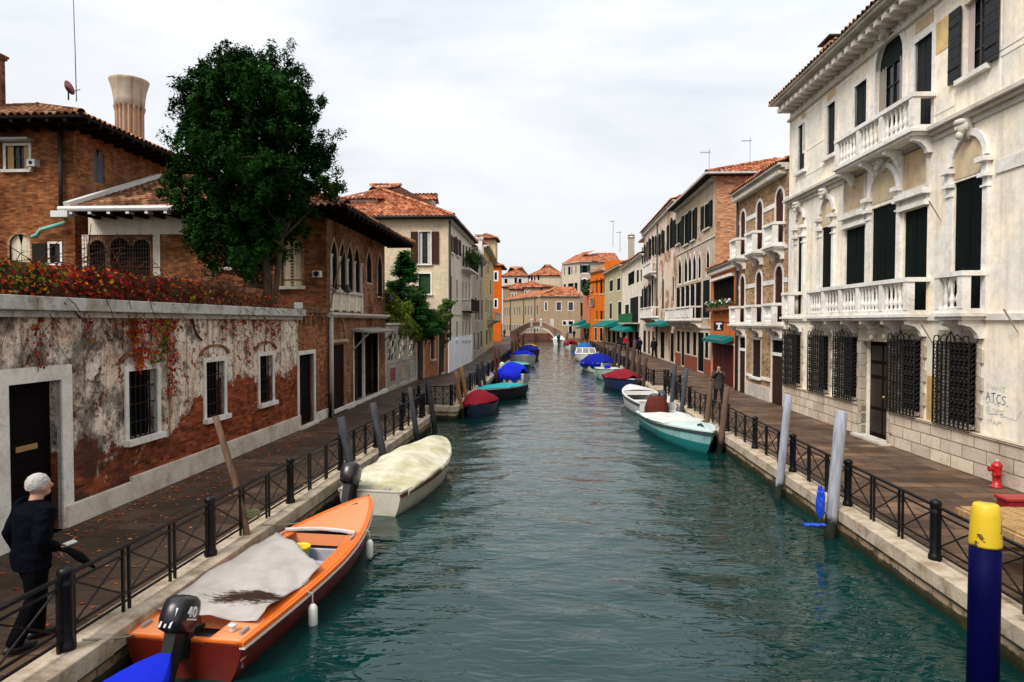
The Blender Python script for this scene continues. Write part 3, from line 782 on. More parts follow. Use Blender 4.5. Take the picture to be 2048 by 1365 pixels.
# stone base
BASE = stone((.66, .57, .46), .5, .78); BASE.name = 'base_blocks'
ud = pr(1734, 1789, 0, 2.62)
m = MB(); F.fb(m, 0, ud[0], 0, .82, 0, .13); F.fb(m, ud[1], F.L, 0, .82, 0, .13); F.fb(m, 0, ud[0] - .02, .82, .87, 0, .16); F.fb(m, ud[1] + .02, F.L, .82, .87, 0, .16)
m.build('stone_base', BASE, pal, bevel=.01)
# ground floor windows with iron baskets
for x0, x1, q in ((1577, 1604, 0), (1629, 1660, 0), (1681, 1718, 1), (1793, 1846, 1), (1887, 1958, 1)):
    r = pr(x0, x1, .95, 2.68); W = F.window(r, frame=None, depth=.3, mull=False, fill=dark((.006, .006, .007)))
    F.grille(r[0] - .02, r[1] + .02, r[2] - .05, r[3] + .03, W, proj=.2)
    m = MB(); zz = .9; k = 0
    while zz < 2.7:
        e = .1 + .09*(k % 2)
        F.fb(m, r[0] - e, r[0], zz, zz + .27, 0, .05); F.fb(m, r[1], r[1] + e, zz, zz + .27, 0, .05); zz += .28; k += 1
    n = 5
    for i in range(n): F.fb(m, r[0] - .12 + (r[1] - r[0] + .24)*i/n + .005, r[0] - .12 + (r[1] - r[0] + .24)*(i + 1)/n - .005, 2.7, 2.96, 0, .05 + .02*(i == 2))
    m.build('stone_surround', stone((.50, .43, .34), .7), W)
# main door
F.open(*ud)
D = F.panel('door', planks((.010, .005, .004), .3), ud[0], ud[1], 0, 2.62, -.17, -.11); mm = MB(); um = (ud[0] + ud[1])/2
for q0, q1 in ((ud[0] + .08, um - .05), (um + .05, ud[1] - .08)):
    for z0, z1 in ((.15, .75), (.85, 1.6), (1.7, 2.0), (2.1, 2.5)): F.fb(mm, q0, q1, z0, z1, -.11, -.09)
mm.build('door_panel', paint((.014, .006, .005), .5), D); MB().ball(F.P(um - .08, 1.15, -.08), .035).build('handle', paint((.4, .3, .12), .4), D, smooth=True)
m = MB(); zz = 0; k = 0
while zz < 2.6:
    e = .12 + .1*(k % 2); F.fb(m, ud[0] - e, ud[0], zz, zz + .31, -.02, .17); F.fb(m, ud[1], ud[1] + e, zz, zz + .31, -.02, .17); zz += .325; k += 1
for i in range(7): F.fb(m, ud[0] - .2 + (ud[1] - ud[0] + .4)*i/7 + .005, ud[0] - .2 + (ud[1] - ud[0] + .4)*(i + 1)/7 - .005, 2.62, 2.98, -.02, .15 + .03*(i == 3))
m.build('stone_surround', stone((.46, .40, .31), .8), D, bevel=.01); keystone(F, um, 2.86, D, .19)
F.panel('house_number', paint((.7, .7, .66), .4), um - .62, um - .45, 2.72, 2.83, .16, .17, D)
F.panel('doorstep', WHITE2, ud[0] - .15, ud[1] + .15, 0, .06, .0, .35)
F.wall()
body(pal, [(PXB[0] + .3, PXB[1]), (PX[0] + .32, PX[1]), (22, PX[1]), (22, PXB[1])], 10.7, PLA); 
S = Fac(pal, PX, (22, PX[1] + .01), 10.75, PLA, side=-1); S.wall()
m = MB(); roof_plane(m, F.P(-.3, 11.05, .72), F.u, (-F.n*.93 + V((0, 0, .36))), [(0, 0), (F.L + .6, 0), (F.L - 4, 5), (0, 5)]); m.build('roof', T_OLD, pal)
m = MB(); F.fb(m, -.2, F.L + .3, 11.02, 11.05, -2, .7); m.build('eave', WHITE2, pal)
m = MB(); m.box((10.0, 24.6, 11.9), (.8, .8, 1.6)); m.box((10.0, 24.6, 12.7), (.95, .95, .1)); CH = m.build('chimney', plaster((.5, .28, .14), (.7, .6, .5), .7), pal)
m = MB(); m.box((10.0, 24.6, 12.82), (.7, .7, .16)); m.box((10.0, 24.6, 12.92), (1.05, 1.05, .05)); m.build('chimney_cap', paint((.03, .02, .02), .6), CH)
# balconies
u_l, u_r = U(1668), U(1866); 
a0, b0 = sorted((U(1690) , U(1858)))
PJ = .5
def bq2(xn, xf, zc=3.7): return F.uz(xn, 645)[0], (atx(xf, 645, 8.8 - PJ).y - PXB[1])
a0, b0 = bq2(1864, 1672); F.balcony(a0, b0, 7.55, PJ, .82, WHITE, .2, brackets=4, piers=[a0, a0*.66 + b0*.34, a0*.36 + b0*.64, b0 - .16])
a0, b0 = bq2(1975, 1872); F.balcony(a0, b0, 3.32, PJ, .85, WHITE, .2, brackets=2)
a0, b0 = bq2(1858, 1648); F.balcony(a0, b0, 3.32, PJ, .85, WHITE, .2, brackets=5, piers=[a0, a0 + (b0 - a0)*.24, a0 + (b0 - a0)*.5, a0 + (b0 - a0)*.72, b0 - .16])
F.balcony(b0 + .02, b0 + 1.5, 3.32, .36, .85, WHITE, .2, brackets=2)
a0, b0 = bq2(1608, 1571); F.balcony(a0, min(b0, F.L - .05), 3.32, PJ, .85, WHITE, .2, brackets=2)
q = (1.0, 2.8, 0, 0); F.balcony(q[0], q[1], 3.32, .6, .85, WHITE, .2)
# flag-pole brackets
for x, y in ((1885, 420), (1868, 665), (2040, 640)):
    u, z = F.uz(x, y); MB().tube([F.P(u, z - .25, .03), F.P(u, z + .2, .3)], [.012, .02], 6).build('flag_holder', paint((.3, .24, .16)), pal)
m = MB()
for (x0, y0, s_) in ((1849, 800, 1),):
    u, z = F.uz(x0, y0); F.fb(m, u - .03, u + .03, z - .15, z + .15, .0, .03)
m.build('letter_slot', iron(), pal)
op = plaster((.50, .34, .15), (.8, .7, .5), .7); q = pr(1850, 1880, 0, 0); F.panel('bare_plaster_patch', op, q[0] + .05, q[1] - .12, .88, 1.9, .001, .006)
# graffiti: brush strokes and letters
def scribble(f, pts, r, mat, par, name='graffiti'):
    m = MB(); q = [f.uz(x, y) for x, y in pts]
    for (a, b), (c, d) in zip(q, q[1:]):
        L_ = sqrt((c - a)**2 + (d - b)**2) or 1; nx, nz = -(d - b)/L_*r, (c - a)/L_*r
        m.quad(f.P(a + nx, b + nz, .004), f.P(c + nx, d + nz, .004), f.P(c - nx, d - nz, .004), f.P(a - nx, b - nz, .004))
    return m.build(name, mat, par)
BLU = paint((.05, .13, .30), .6, .0); LB = paint((.48, .53, .57), .6, .0)
def letters(f, x, y, sx, sy, word, r, mat):
    G = {'A': [(0, 1), (.45, 0), (.9, 1), (.7, .6), (.15, .6)], 'T': [(0, 0), (1, 0), (.5, 0), (.5, 1)], 'C': [(1, .1), (.4, 0), (0, .5), (.4, 1), (1, .9)], 'S': [(1, .1), (.4, 0), (.1, .25), (.9, .7), (.5, 1), (0, .9)],
         'R': [(0, 1), (0, 0), (.8, .1), (.7, .45), (0, .5), (.9, 1)], 'O': [(.5, 0), (0, .5), (.5, 1), (1, .5), (.5, 0)], 'M': [(0, 1), (.1, 0), (.5, .6), (.9, 0), (1, 1)], 'E': [(1, 0), (0, 0), (0, .5), (.7, .5), (0, .5), (0, 1), (1, 1)], 'Y': [(0, 0), (.5, .5), (1, 0), (.3, 1)], 'P': [(0, 1), (0, 0), (.9, .2), (0, .5)], 'N': [(0, 1), (0, 0), (1, 1), (1, 0)], '.': [(0, .9), (.2, 1)]}
    for i, ch in enumerate(word):
        sc_ = f; scribble(f, [(x + i*sx*1.15 + px_*sx, y + py_*sy + i*sx*.35) for px_, py_ in G[ch]], r, mat, pal)
letters(F, 1972, 784, 9, 17, 'ATCS.', .009, BLU); letters(F, 1976, 768, 8, 10, 'NANT', .006, LB); letters(F, 1974, 814, 8, 13, 'ROPE', .006, LB); letters(F, 1976, 838, 8, 10, 'MAP', .007, LB)
scribble(F, [(1972, 806), (1980, 803), (1992, 808), (2000, 812)], .008, LB, pal); scribble(F, [(1975, 828), (1998, 829), (2020, 838), (2032, 842), (2038, 830), (2042, 824), (2048, 836)], .006, LB, pal)

# ================================================================ right: ochre brick house with white arches
ob = thing('brick_house', 'narrow ochre brick house with two rows of white-framed arched windows and small white balconies', 'building', (9, 28, 0), world=True)
OB = brick((.36, .20, .10), (.50, .31, .17), (.40, .30, .20), .25)
F2 = Fac(ob, (8.66, 25.5), (8.6, 31.9), 8.7, OB, side=-1, maxd=.045, thick=.05)
for x0, x1 in ((1482, 1491), (1514, 1525), (1552, 1567)):
    r = F2.rect(x0, x1, 400, 500); r = (r[0], r[1], 6.1, 7.75)
    F2.window(r, 'r', frame=WHITE, fw=.13, mull=False, shut=planks((.06, .02, .018)), open_=False)
    a, b = r[0] - .22, r[1] + .22; F2.balcony(a, b, 6.0, .42, .85, WHITE, .17, brackets=2)
    r = (r[0], r[1], 3.15, 4.85)
    F2.window(r, 'r', frame=WHITE, fw=.13, mull=False, shut=planks((.05, .016, .014)), open_=False)
    F2.balcony(a, b, 3.05, .42, .8, WHITE, .17, brackets=2)
m = MB()
for z in (7.55, 4.6): 
    us = sorted([0, F2.L] + sum([[o[0] - .13, o[1] + .13] for o in F2.ops if o[2] > 6], []))
    for i in range(0, len(us) - 1, 2): F2.fb(m, us[i], us[i + 1], z, z + .18, 0, .025)
for z in (5.85, 2.88): F2.fb(m, 0, F2.L, z, z + .12, 0, .04)
m.build('string_course', WHITE, ob)
for x0, x1 in ((1480, 1491), (1545, 1567)):
    a, b, _, _ = F2.rect(x0, x1, 650, 700); W = F2.window((a, b, .0, 2.45), frame=WHITE, fw=.14, fill=DRK, mull=False, depth=.3)
    F2.panel('door', planks((.04, .02, .016)), a, b, 0, 1.85, -.043, -.03, W); F2.panel('transom', WHITE, a, b, 1.85, 1.97, -.04, .012, W)
a, b, _, _ = F2.rect(1506, 1522, 650, 700); F2.window((a, b, .85, 2.4), frame=WHITE2, fw=.1, sill=WHITE, shut=planks((.03, .015, .014)), open_=False, mull=False)
m = MB(); ops = sorted((o[0], o[1]) for o in F2.ops if o[2] < .5); F2.fb(m, ops[0][1] + .15, ops[1][0] - .15, 0, .55, 0, .06); m.build('stone_base', WHITE2, ob)
m = MB(); F2.fb(m, ops[0][1] + .15, a - .1, .8, .92, 0, .05); F2.fb(m, b + .1, ops[1][0] - .15, .8, .92, 0, .05); m.build('string_course', WHITE, ob)
F2.wall(); F2.cornice(8.7, .25, .4, WHITE2, dent=.24, ds=.12)
body(ob, [(8.96, 25.5), (8.95, 31.9), (19, 31.9), (19, 25.5)], 8.7, OB); Fac(ob, (8.6, 31.9), (19, 31.9), 8.7, OB, side=-1, maxd=.045, thick=.05).wall()
m = MB(); roof_plane(m, F2.P(0, 8.95, .45), F2.u, (-F2.n*.93 + V((0, 0, .36))), [(0, 0), (F2.L, 0), (F2.L, 5), (0, 5)]); m.build('roof', T_OR, ob)
F2.pipe(F2.L - .15, 0, 8.7, DPIPE)

# ================================================================ small orange shop
so = thing('shop_house', 'small two-storey orange shop house with flower boxes under a dark upper window', 'building', (9.2, 35, 0), world=True)
ORP = plaster((.55, .16, .05), (.7, .55, .4), .5)
F3 = Fac(so, (8.75, 31.95), (9.1, 39.3), 6.0, ORP, side=-1, maxd=.06, thick=.08)
r = F3.rect(1427, 1468, 560, 612); W = F3.window((r[0], r[1], 4.0, 5.35), mull=False, fill=DRK, depth=.4)
m = MB(); n = 7
for i in range(n + 1):
    q = r[0] + (r[1] - r[0])*i/n; F3.fb(m, q - .04, q + .04, 4.0, 5.35, -.055, -.03)
m.build('shutter', planks((.02, .006, .005)), W)
m = MB(); F3.fb(m, r[0] - .1, r[1] + .1, 5.36, 5.5, 0, .2); m.build('lintel', WHITE, W)
BX = F3.panel('planter', paint((.25, .08, .04)), r[0] - .4, r[1] + .3, 3.75, 3.95, .05, .35)
def leaves(n, fn, size, mb=None, up=.3, ar=1.6):
    mb = mb or MB()
    for _ in range(n):
        p = fn(); 
        if p is None: continue
        p = V(p); a = V((random.gauss(0, 1), random.gauss(0, 1), random.gauss(0, 1) + up)).normalized(); b = a.orthogonal().normalized(); b.rotate(Matrix.Rotation(random.uniform(0, 6.3), 3, a)); c = a.cross(b)
        s_ = size*random.uniform(.6, 1.4); mb.add([p - b*s_*ar*.5, p + c*s_*.45, p + b*s_*ar*.5, p - c*s_*.45], [(0, 1, 2, 3)])
    return mb
u0_, u1_ = r[0] - .4, r[1] + .3
leaves(900, lambda: F3.P(random.uniform(u0_, u1_), 4.0 + random.gauss(0, .12), .2 + random.gauss(0, .12)), .09).build('plants', leafmat((.02, .045, .012), (.04, .08, .02), (.08, .12, .04)), BX)
leaves(60, lambda: F3.P(random.uniform(u0_, u1_), 4.17 + random.gauss(0, .05), .25 + random.gauss(0, .1)), .12).build('flowers', paint((.75, .72, .66), .8, 0), BX)
x = F3.rect(1424, 1468, 700, 740); W = F3.window((x[0], x[1] - .1, 0, 2.0), mull=False, fill=DRK, depth=.3, frame=WHITE2, fw=.1)
m = MB(); n = 5
for i in range(n): F3.fb(m, x[0] + (x[1] - .1 - x[0])*i/n + .05, x[0] + (x[1] - .1 - x[0])*(i + 1)/n - .08, .0, 1.95, -.055, -.03)
m.build('shutter', planks((.09, .018, .014)), W)
TEAL = cloth((.01, .15, .13), .15, 2, .1)
def awning(f, u0, u1, z, proj, drop, par=None, mat=TEAL, val=.18):
    m = MB(); n = 10
    m.grid(lambda i, j: f.P(u0 + (u1 - u0)*i, z - drop*j, .05 + proj*j - .03*sin(j*pi)), n, 4)
    m.grid(lambda i, j: f.P(u0 + (u1 - u0)*i, z - drop - val*j*(1 - .15*abs(sin(i*pi*8))), .05 + proj), n*4, 1)
    for q in (u0, u1): m.add([f.P(q, z, .05), f.P(q, z - drop, .05 + proj), f.P(q, z - drop - val, .05 + proj), f.P(q, z - drop, .05)], [(0, 1, 2, 3)])
    A = m.build('awning', mat, par or f.root)
    m = MB()
    for q in (u0 + .05, u1 - .05): m.bar(f.P(q, z - drop*1.2, .02), f.P(q, z - drop, proj), .03)
    m.bar(f.P(u0, z - drop, .05 + proj), f.P(u1, z - drop, .05 + proj), .03)
    m.build('awning_frame', iron((.2, .2, .2)), A); return A
awning(F3, x[0], x[1] - .05, 2.45, .5, .2)
# sign: white T on black
sg = thing('shop_sign', 'square black projecting sign with a white letter T beside the orange shop front', 'sign', (8.7, 36.5, 2.6), world=True)
p0 = aty(1428, 662, 34.0); p1 = aty(1447, 643, 34.0)
MB().box(((p0.x + p1.x)/2 , 34.05, (p0.z + p1.z)/2), (abs(p1.x - p0.x), .1, p1.z - p0.z)).build('board', paint((.012, .012, .015), .4, .1), sg)
cx_, w_ = (p0.x + p1.x)/2, abs(p1.x - p0.x); m = MB(); zc = (p0.z + p1.z)/2
m.box((cx_, 33.985, zc + w_*.26), (w_*.62, .02, w_*.17)); m.box((cx_, 33.986, zc - .02), (w_*.19, .02, w_*.62)); m.box((cx_, 33.985, zc - w_*.32), (w_*.4, .02, w_*.1))
m.build('letter', paint((.8, .8, .78), .5, 0), sg)
MB().bar((cx_, 34.05, zc + w_*.4), (8.9, 34.05, zc + w_*.4), .04).build('bracket', iron(), sg)
F3.wall(); F3.cornice(5.85, .2, .3, WHITE2, dent=.25)
body(so, [(9.1, 31.95), (9.4, 39.3), (19, 39.3), (19, 31.95)], 5.95, ORP)
m = MB(); roof_plane(m, F3.P(0, 6.05, .35), F3.u, (-F3.n*.93 + V((0, 0, .36))), [(0, 0), (F3.L, 0), (F3.L, 3), (0, 3)]); m.build('roof', T_OR, so)

# ================================================================ gothic house
gh = thing('gothic_house', 'tall faded house with pointed gothic window row, bare brick side wall and orange hipped roof', 'building', (9.6, 45, 0), world=True)
GP = plaster((.52, .44, .34), (.55, .45, .34), .95, .22)
F4 = Fac(gh, (9.35, 39.4), (9.3, 51.2), 11.4, GP, side=-1, maxd=.02, thick=.03)
def pe(f, x0, x1, y0, y1): return f.rect(x0, x1, y0, y1)
for x0, x1, y0, y1 in ((1409, 1420, 408, 457), (1384, 1391, 420, 480), (1369, 1378, 428, 489), (1354, 1361, 446, 488)):
    r = pe(F4, x0, x1, y0, y1); F4.window((r[0], r[1], r[2], r[3]), frame=WHITE2, fw=.1, sill=WHITE2, shut=GREEN_D, mull=False, fill=DRK)
for x0, x1 in ((1413, 1419), (1397, 1402), (1386, 1392), (1377, 1383), (1369, 1375), (1357, 1363)):
    r = pe(F4, x0, x1, 515, 545); F4.window((r[0], r[1], 5.9, 6.9), 'p', frame=WHITE, fw=.1, mull=False, fill=DRK, depth=.3)
r = pe(F4, 1353, 1402, 565, 604); W = F4.window((r[0], r[1], 3.4, 5.65), mull=False, fill=DRK, depth=.5); 
for i in range(1, 5):
    q = r[0] + (r[1] - r[0])*i/5; MB().lathe([(.1, 0), (.07, .1), (.07, 2.0), (.12, 2.2)], F4.P(q, 3.4, -.02), 8).build('column', WHITE2, W)
r = pe(F4, 1406, 1420, 560, 604); F4.window((r[0], r[1], 3.4, 5.65), mull=False, frame=WHITE2, shut=GREEN_D, open_=False)
r = pe(F4, 1349, 1403, 600, 640); F4.balcony(r[0], r[1], 3.3, .7, .85, WHITE, .25, brackets=5, pan=True)
for x0, x1 in ((1354, 1360), (1363, 1369), (1373, 1380), (1386, 1393), (1396, 1408), (1410, 1417)):
    r = pe(F4, x0, x1, 665, 740); F4.window((r[0], r[1], .1 if x0 in (1363, 1396) else 1.0, 2.5), frame=WHITE2, fw=.08, mull=False, fill=DRK)
m = MB(); F4.fb(m, 0, F4.L, 2.75, 2.9, 0, .06); F4.fb(m, 0, F4.L, 8.0, 8.08, 0, .05); m.build('string_course', WHITE2, gh)
r = [o for o in F4.ops if o[2] < .5]; m = MB(); us = sorted([0, F4.L] + sum([[o[0] - .08, o[1] + .08] for o in r], []))
for i in range(0, len(us), 2): F4.fb(m, us[i], us[i + 1], 0, .9, 0, .02)
m.build('painted_base', plaster((.22, .07, .045), (.6, .5, .4), .6), gh)
F4.wall(); F4.cornice(11.3, .2, .35, WHITE2, dent=.4)
F4s = Fac(gh, (9.35, 39.4), (21, 39.4), 11.4, plaster((.42, .30, .20), (.7, .55, .4), .8, 1.1, (.40, .16, .08), (.55, .28, .14)), side=1); 
r = F4s.rect(1442, 1452, 372, 382); F4s.wall(); body(gh, [(9.65, 39.7), (9.6, 51.2), (21, 51.2), (21, 39.7)], 11.35, GP)
hip_roof(gh, 8.7, 19.8, 38.9, 51.6, 11.5, R(19), T_OR, 'y', .3, faces='sw', th=.5, gut=GUT)
# ================================================================ rose-white house
rw = thing('plaster_house', 'pale rose and white peeling plaster house with round-headed windows next to the gothic house', 'building', (9.6, 60, 0), world=True)
F5 = Fac(rw, (9.35, 51.3), (9.6, 70.8), 12.0, plaster((.72, .63, .54), (.6, .45, .33), .9, .42), side=-1, maxd=.02, thick=.03)
for x0, x1, y0, y1 in ((1339, 1347, 455, 497), (1322, 1327, 470, 508), (1316, 1320, 476, 510), (1303, 1307, 480, 510), (1296, 1300, 485, 520), (1287, 1290, 495, 526), (1309, 1313, 480, 510)):
    r = pe(F5, x0, x1, y0 + 5, y1); F5.window(r, 'r', frame=WHITE2, fw=.12, shut=GREEN_D, mull=False, fill=DRK)
for x0, x1, y0, y1 in ((1345, 1348, 556, 603), (1324, 1328, 565, 618), (1309, 1311.5, 560, 612), (1303.5, 1307, 562, 612), (1296, 1300, 575, 618), (1287, 1290.5, 580, 622)):
    r = pe(F5, x0, x1, y0 + 5, y1); F5.window(r, 'r', frame=WHITE2, fw=.12, shut=None if x0 > 1300 else GREEN_D, mull=False, fill=DRK)
r = pe(F5, 1299, 1315, 510, 530); F5.balcony(r[0], r[1], 7.6, .6, .9, WHITE, .3, pan=True)
r = pe(F5, 1294, 1318, 620, 640); F5.balcony(r[0], r[1], 3.6, .7, .9, WHITE, .3, pan=True)
for x0, x1 in ((1286, 1292), (1296, 1300), (1304, 1308), (1321, 1329), (1341, 1348)):
    r = pe(F5, x0, x1, 672, 700); F5.window((r[0], r[1], .1, 2.3), frame=WHITE2, fw=.1, mull=False, fill=DRK)
r = pe(F5, 1311, 1344, 650, 660); awning(F5, r[0], r[1], 3.3, .9, .35); F5.pipe(F5.uz(1316, 500)[0], 0, 11.8, DPIPE)
F5.wall(); F5.cornice(12.0, .2, .35, WHITE2, dent=.5); body(rw, [(9.6, 51.3), (9.9, 70.8), (20, 70.8), (20, 51.3)], 12.0, PLA)
m = MB(); roof_plane(m, F5.P(0, 12.25, .45), F5.u, (-F5.n*.93 + V((0, 0, .3))), [(0, 0), (F5.L, 0), (F5.L, 4), (0, 4)], .35, .6); m.build('roof', T_OR, rw)
# ================================================================ white house with glazed loft
wl_ = thing('white_house', 'low white house with wooden glazed loft, green balcony rail and tiled lean-to roof', 'building', (9.6, 80, 0), world=True)
F6 = Fac(wl_, (9.6, 70.9), (9.55, 91.5), 10.0, plaster((.68, .63, .53), (.9, .8, .65), .4), side=-1, maxd=.03, thick=.04)
for x0, x1, y0, y1 in ((1281, 1284, 540, 563), (1273, 1278, 541, 565), (1256, 1269, 545, 570)):
    r = pe(F6, x0, x1, y0, y1); F6.window(r, frame=WHITE, fw=.1, mull=False, fill=DRK)
for x0, x1, y0, y1 in ((1280, 1284, 593, 640), (1260, 1277, 595, 650), (1250, 1258, 610, 640)):
    r = pe(F6, x0, x1, y0, y1); F6.window(r, frame=WHITE, fw=.12, mull=False, fill=GREEN_D)
r = pe(F6, 1250, 1280, 635, 655); m = MB(); F6.fb(m, r[0], r[1], 2.95, 3.1, 0, .9); B_ = m.build('balcony', GREYST, wl_); m = MB(); q = r[0]
while q < r[1]: m.bar(F6.P(q, 3.1, .85), F6.P(q, 4.1, .85), .03); q += .22
m.bar(F6.P(r[0], 4.1, .85), F6.P(r[1], 4.1, .85), .05); m.build('rail', paint((.01, .12, .05)), B_)
r = pe(F6, 1243, 1275, 664, 672); awning(F6, r[0], r[1], 2.9, 1.6, .7)
for x0, x1 in ((1245, 1252), (1257, 1266), (1270, 1278)):
    r = pe(F6, x0, x1, 680, 700); F6.window((r[0], r[1], .1, 2.1), frame=WHITE2, fw=.1, mull=False, fill=DRK)
F6.wall(); F6.cornice(10.0, .2, .4, WHITE, steps=2); body(wl_, [(9.9, 70.9), (9.9, 91.5), (20, 91.5), (20, 70.9)], 10, PLA)
m = MB(); roof_plane(m, F6.P(0, 10.25, .5), F6.u, (-F6.n*.9 + V((0, 0, .4))), [(0, 0), (F6.L, 0), (F6.L, 4), (0, 4)], .35, .6); m.build('roof', T_OR, wl_)
m = MB(); F6.fb(m, .5, 15, 10.6, 13.1, -2.6, -2.2); lo_ = m.build('loft', wood((.16, .10, .07)), wl_); m = MB()
q = .8
while q < 14.5: F6.fb(m, q, q + .75, 11.2, 12.8, -2.2, -2.17); q += .95
m.build('loft_window', glass((.2, .22, .24)), lo_); m = MB(); F6.fb(m, 0, 16, 13.1, 13.3, -5.5, -1.5); m.build('loft_roof', paint((.10, .05, .04)), lo_)
m = MB(); F6.fb(m, .5, 15, 9.9, 13.1, -5.5, -2.62); m.build('loft_wall', plaster((.5, .4, .3)), lo_)
for u in (3, 8): chimney(wl_, 12.5 + u*.2, 74 + u, 11, 14.2, .7)
# ================================================================ pale green and orange far houses
pg = thing('green_house', 'pale yellow-green house with dark shutters and a green shop awning in the far row', 'building', (9.4, 101, 0), world=True)
F7 = Fac(pg, (9.55, 91.6), (8.7, 110), 10.6, plaster((.46, .41, .27), (.6, .55, .4), .9), side=-1, maxd=.03, thick=.04)
for x0, x1, y0, y1 in ((1219, 1226, 561, 583), (1234, 1241, 557, 581), (1219, 1224, 607, 638), (1236, 1243, 604, 638)):
    r = pe(F7, x0, x1, y0, y1); F7.window(r, frame=WHITE, fw=.14, mull=False, fill=GREEN_D)
r = pe(F7, 1202, 1240, 648, 660); awning(F7, max(.3, r[0]), min(r[1], F7.L - .2), 3.4, 2.2, .8)
for x0, x1 in ((1216, 1221), (1225, 1231), (1234, 1240)):
    r = pe(F7, x0, x1, 670, 690); F7.window((r[0], r[1], .1, 2.3), frame=WHITE2, fw=.12, mull=False, fill=DRK)
F7.wall(); F7.cornice(10.6, .2, .5, WHITE2, steps=2); body(pg, [(9.85, 91.6), (9.0, 110), (20, 110), (20, 91.6)], 10.6, PLA); Fac(pg, (9.55, 91.6), (20, 91.6), 10.6, PLA, side=1).wall()
m = MB(); roof_plane(m, F7.P(0, 10.85, .5), F7.u, (-F7.n*.9 + V((0, 0, .4))), [(0, 0), (F7.L, 0), (F7.L, 4), (0, 4)], .35, .6); m.build('roof', T_OLD, pg)
chimney(pg, 11.5, 98, 12, 15, .8, plaster((.4, .36, .3)))
og = thing('orange_house', 'bright orange house with dark shutters between pale green house and pink house', 'building', (8.2, 115, 0), world=True)
ORB = plaster((.58, .14, .015), (.7, .6, .5), .6)
F8 = Fac(og, (8.75, 110.1), (6.9, 117.5), 11.4, ORB, side=-1)
for y0, y1 in ((557, 588), (622, 640)):
    for x0, x1 in ((1192, 1195), (1200, 1205), (1207, 1213)):
        r = pe(F8, x0, x1, y0, y1); F8.window((max(.1, r[0]), min(r[1], F8.L - .1), r[2], r[3]), frame=None, mull=False, fill=GREEN_D, sill=WHITE)
F8.window((1, 2.6, .1, 2.2), frame=WHITE2, mull=False, fill=DRK); F8.window((4, 5.2, .1, 2.2), frame=WHITE2, mull=False, fill=DRK)
F8.wall(); F8.cornice(9.9, .2, .3, ORB); F8.cornice(11.4, .2, .4, WHITE2); S = Fac(og, (8.75, 110.1), (18, 110.1), 13, ORB, side=1); S.wall(); body(og, [(9, 110.4), (7.2, 117.5), (18, 117.5), (18, 110.4)], 11.5, ORB)
m = MB(); roof_plane(m, F8.P(0, 11.7, .5), F8.u, (-F8.n*.9 + V((0, 0, .4))), [(0, 0), (F8.L, 0), (F8.L, 3), (0, 3)], .35, .6); m.build('roof', T_OR, og)
pk = thing('pink_house', 'small terracotta pink house with plants on its roof terrace by the far bridge', 'building', (6.5, 122, 0), world=True)
F9 = Fac(pk, (6.85, 117.6), (5.9, 124.5), 8.6, plaster((.45, .17, .09), (.8, .7, .6), .6), side=-1)
for x0, x1, y0, y1 in ((1179, 1183, 598, 612), (1186, 1191, 596, 611), (1184, 1190, 572, 582)):
    r = pe(F9, x0, x1, y0, y1); F9.window((max(.1, r[0]), min(r[1], F9.L - .1), r[2], r[3]), mull=False, fill=GREEN_D, frame=WHITE2)
F9.window((.8, 2.0, .1, 2.2), mull=False, fill=DRK); F9.window((3.5, 5.5, .1, 2.2), mull=False, fill=DRK)
F9.wall(); F9.cornice(8.6, .2, .3, WHITE2); body(pk, [(7.2, 117.6), (6.2, 124.5), (13, 124.5), (13, 117.6)], 8.7, plaster((.45, .17, .09), (.8, .7, .6), .6)); S = Fac(pk, (5.9, 124.5), (13, 124.5), 8.6, PLA, side=-1); S.wall()
awning(F9, .3, 2.9, 3.0, 2.0, .8); awning(F9, 3.6, 6.4, 3.6, 2.2, .9)
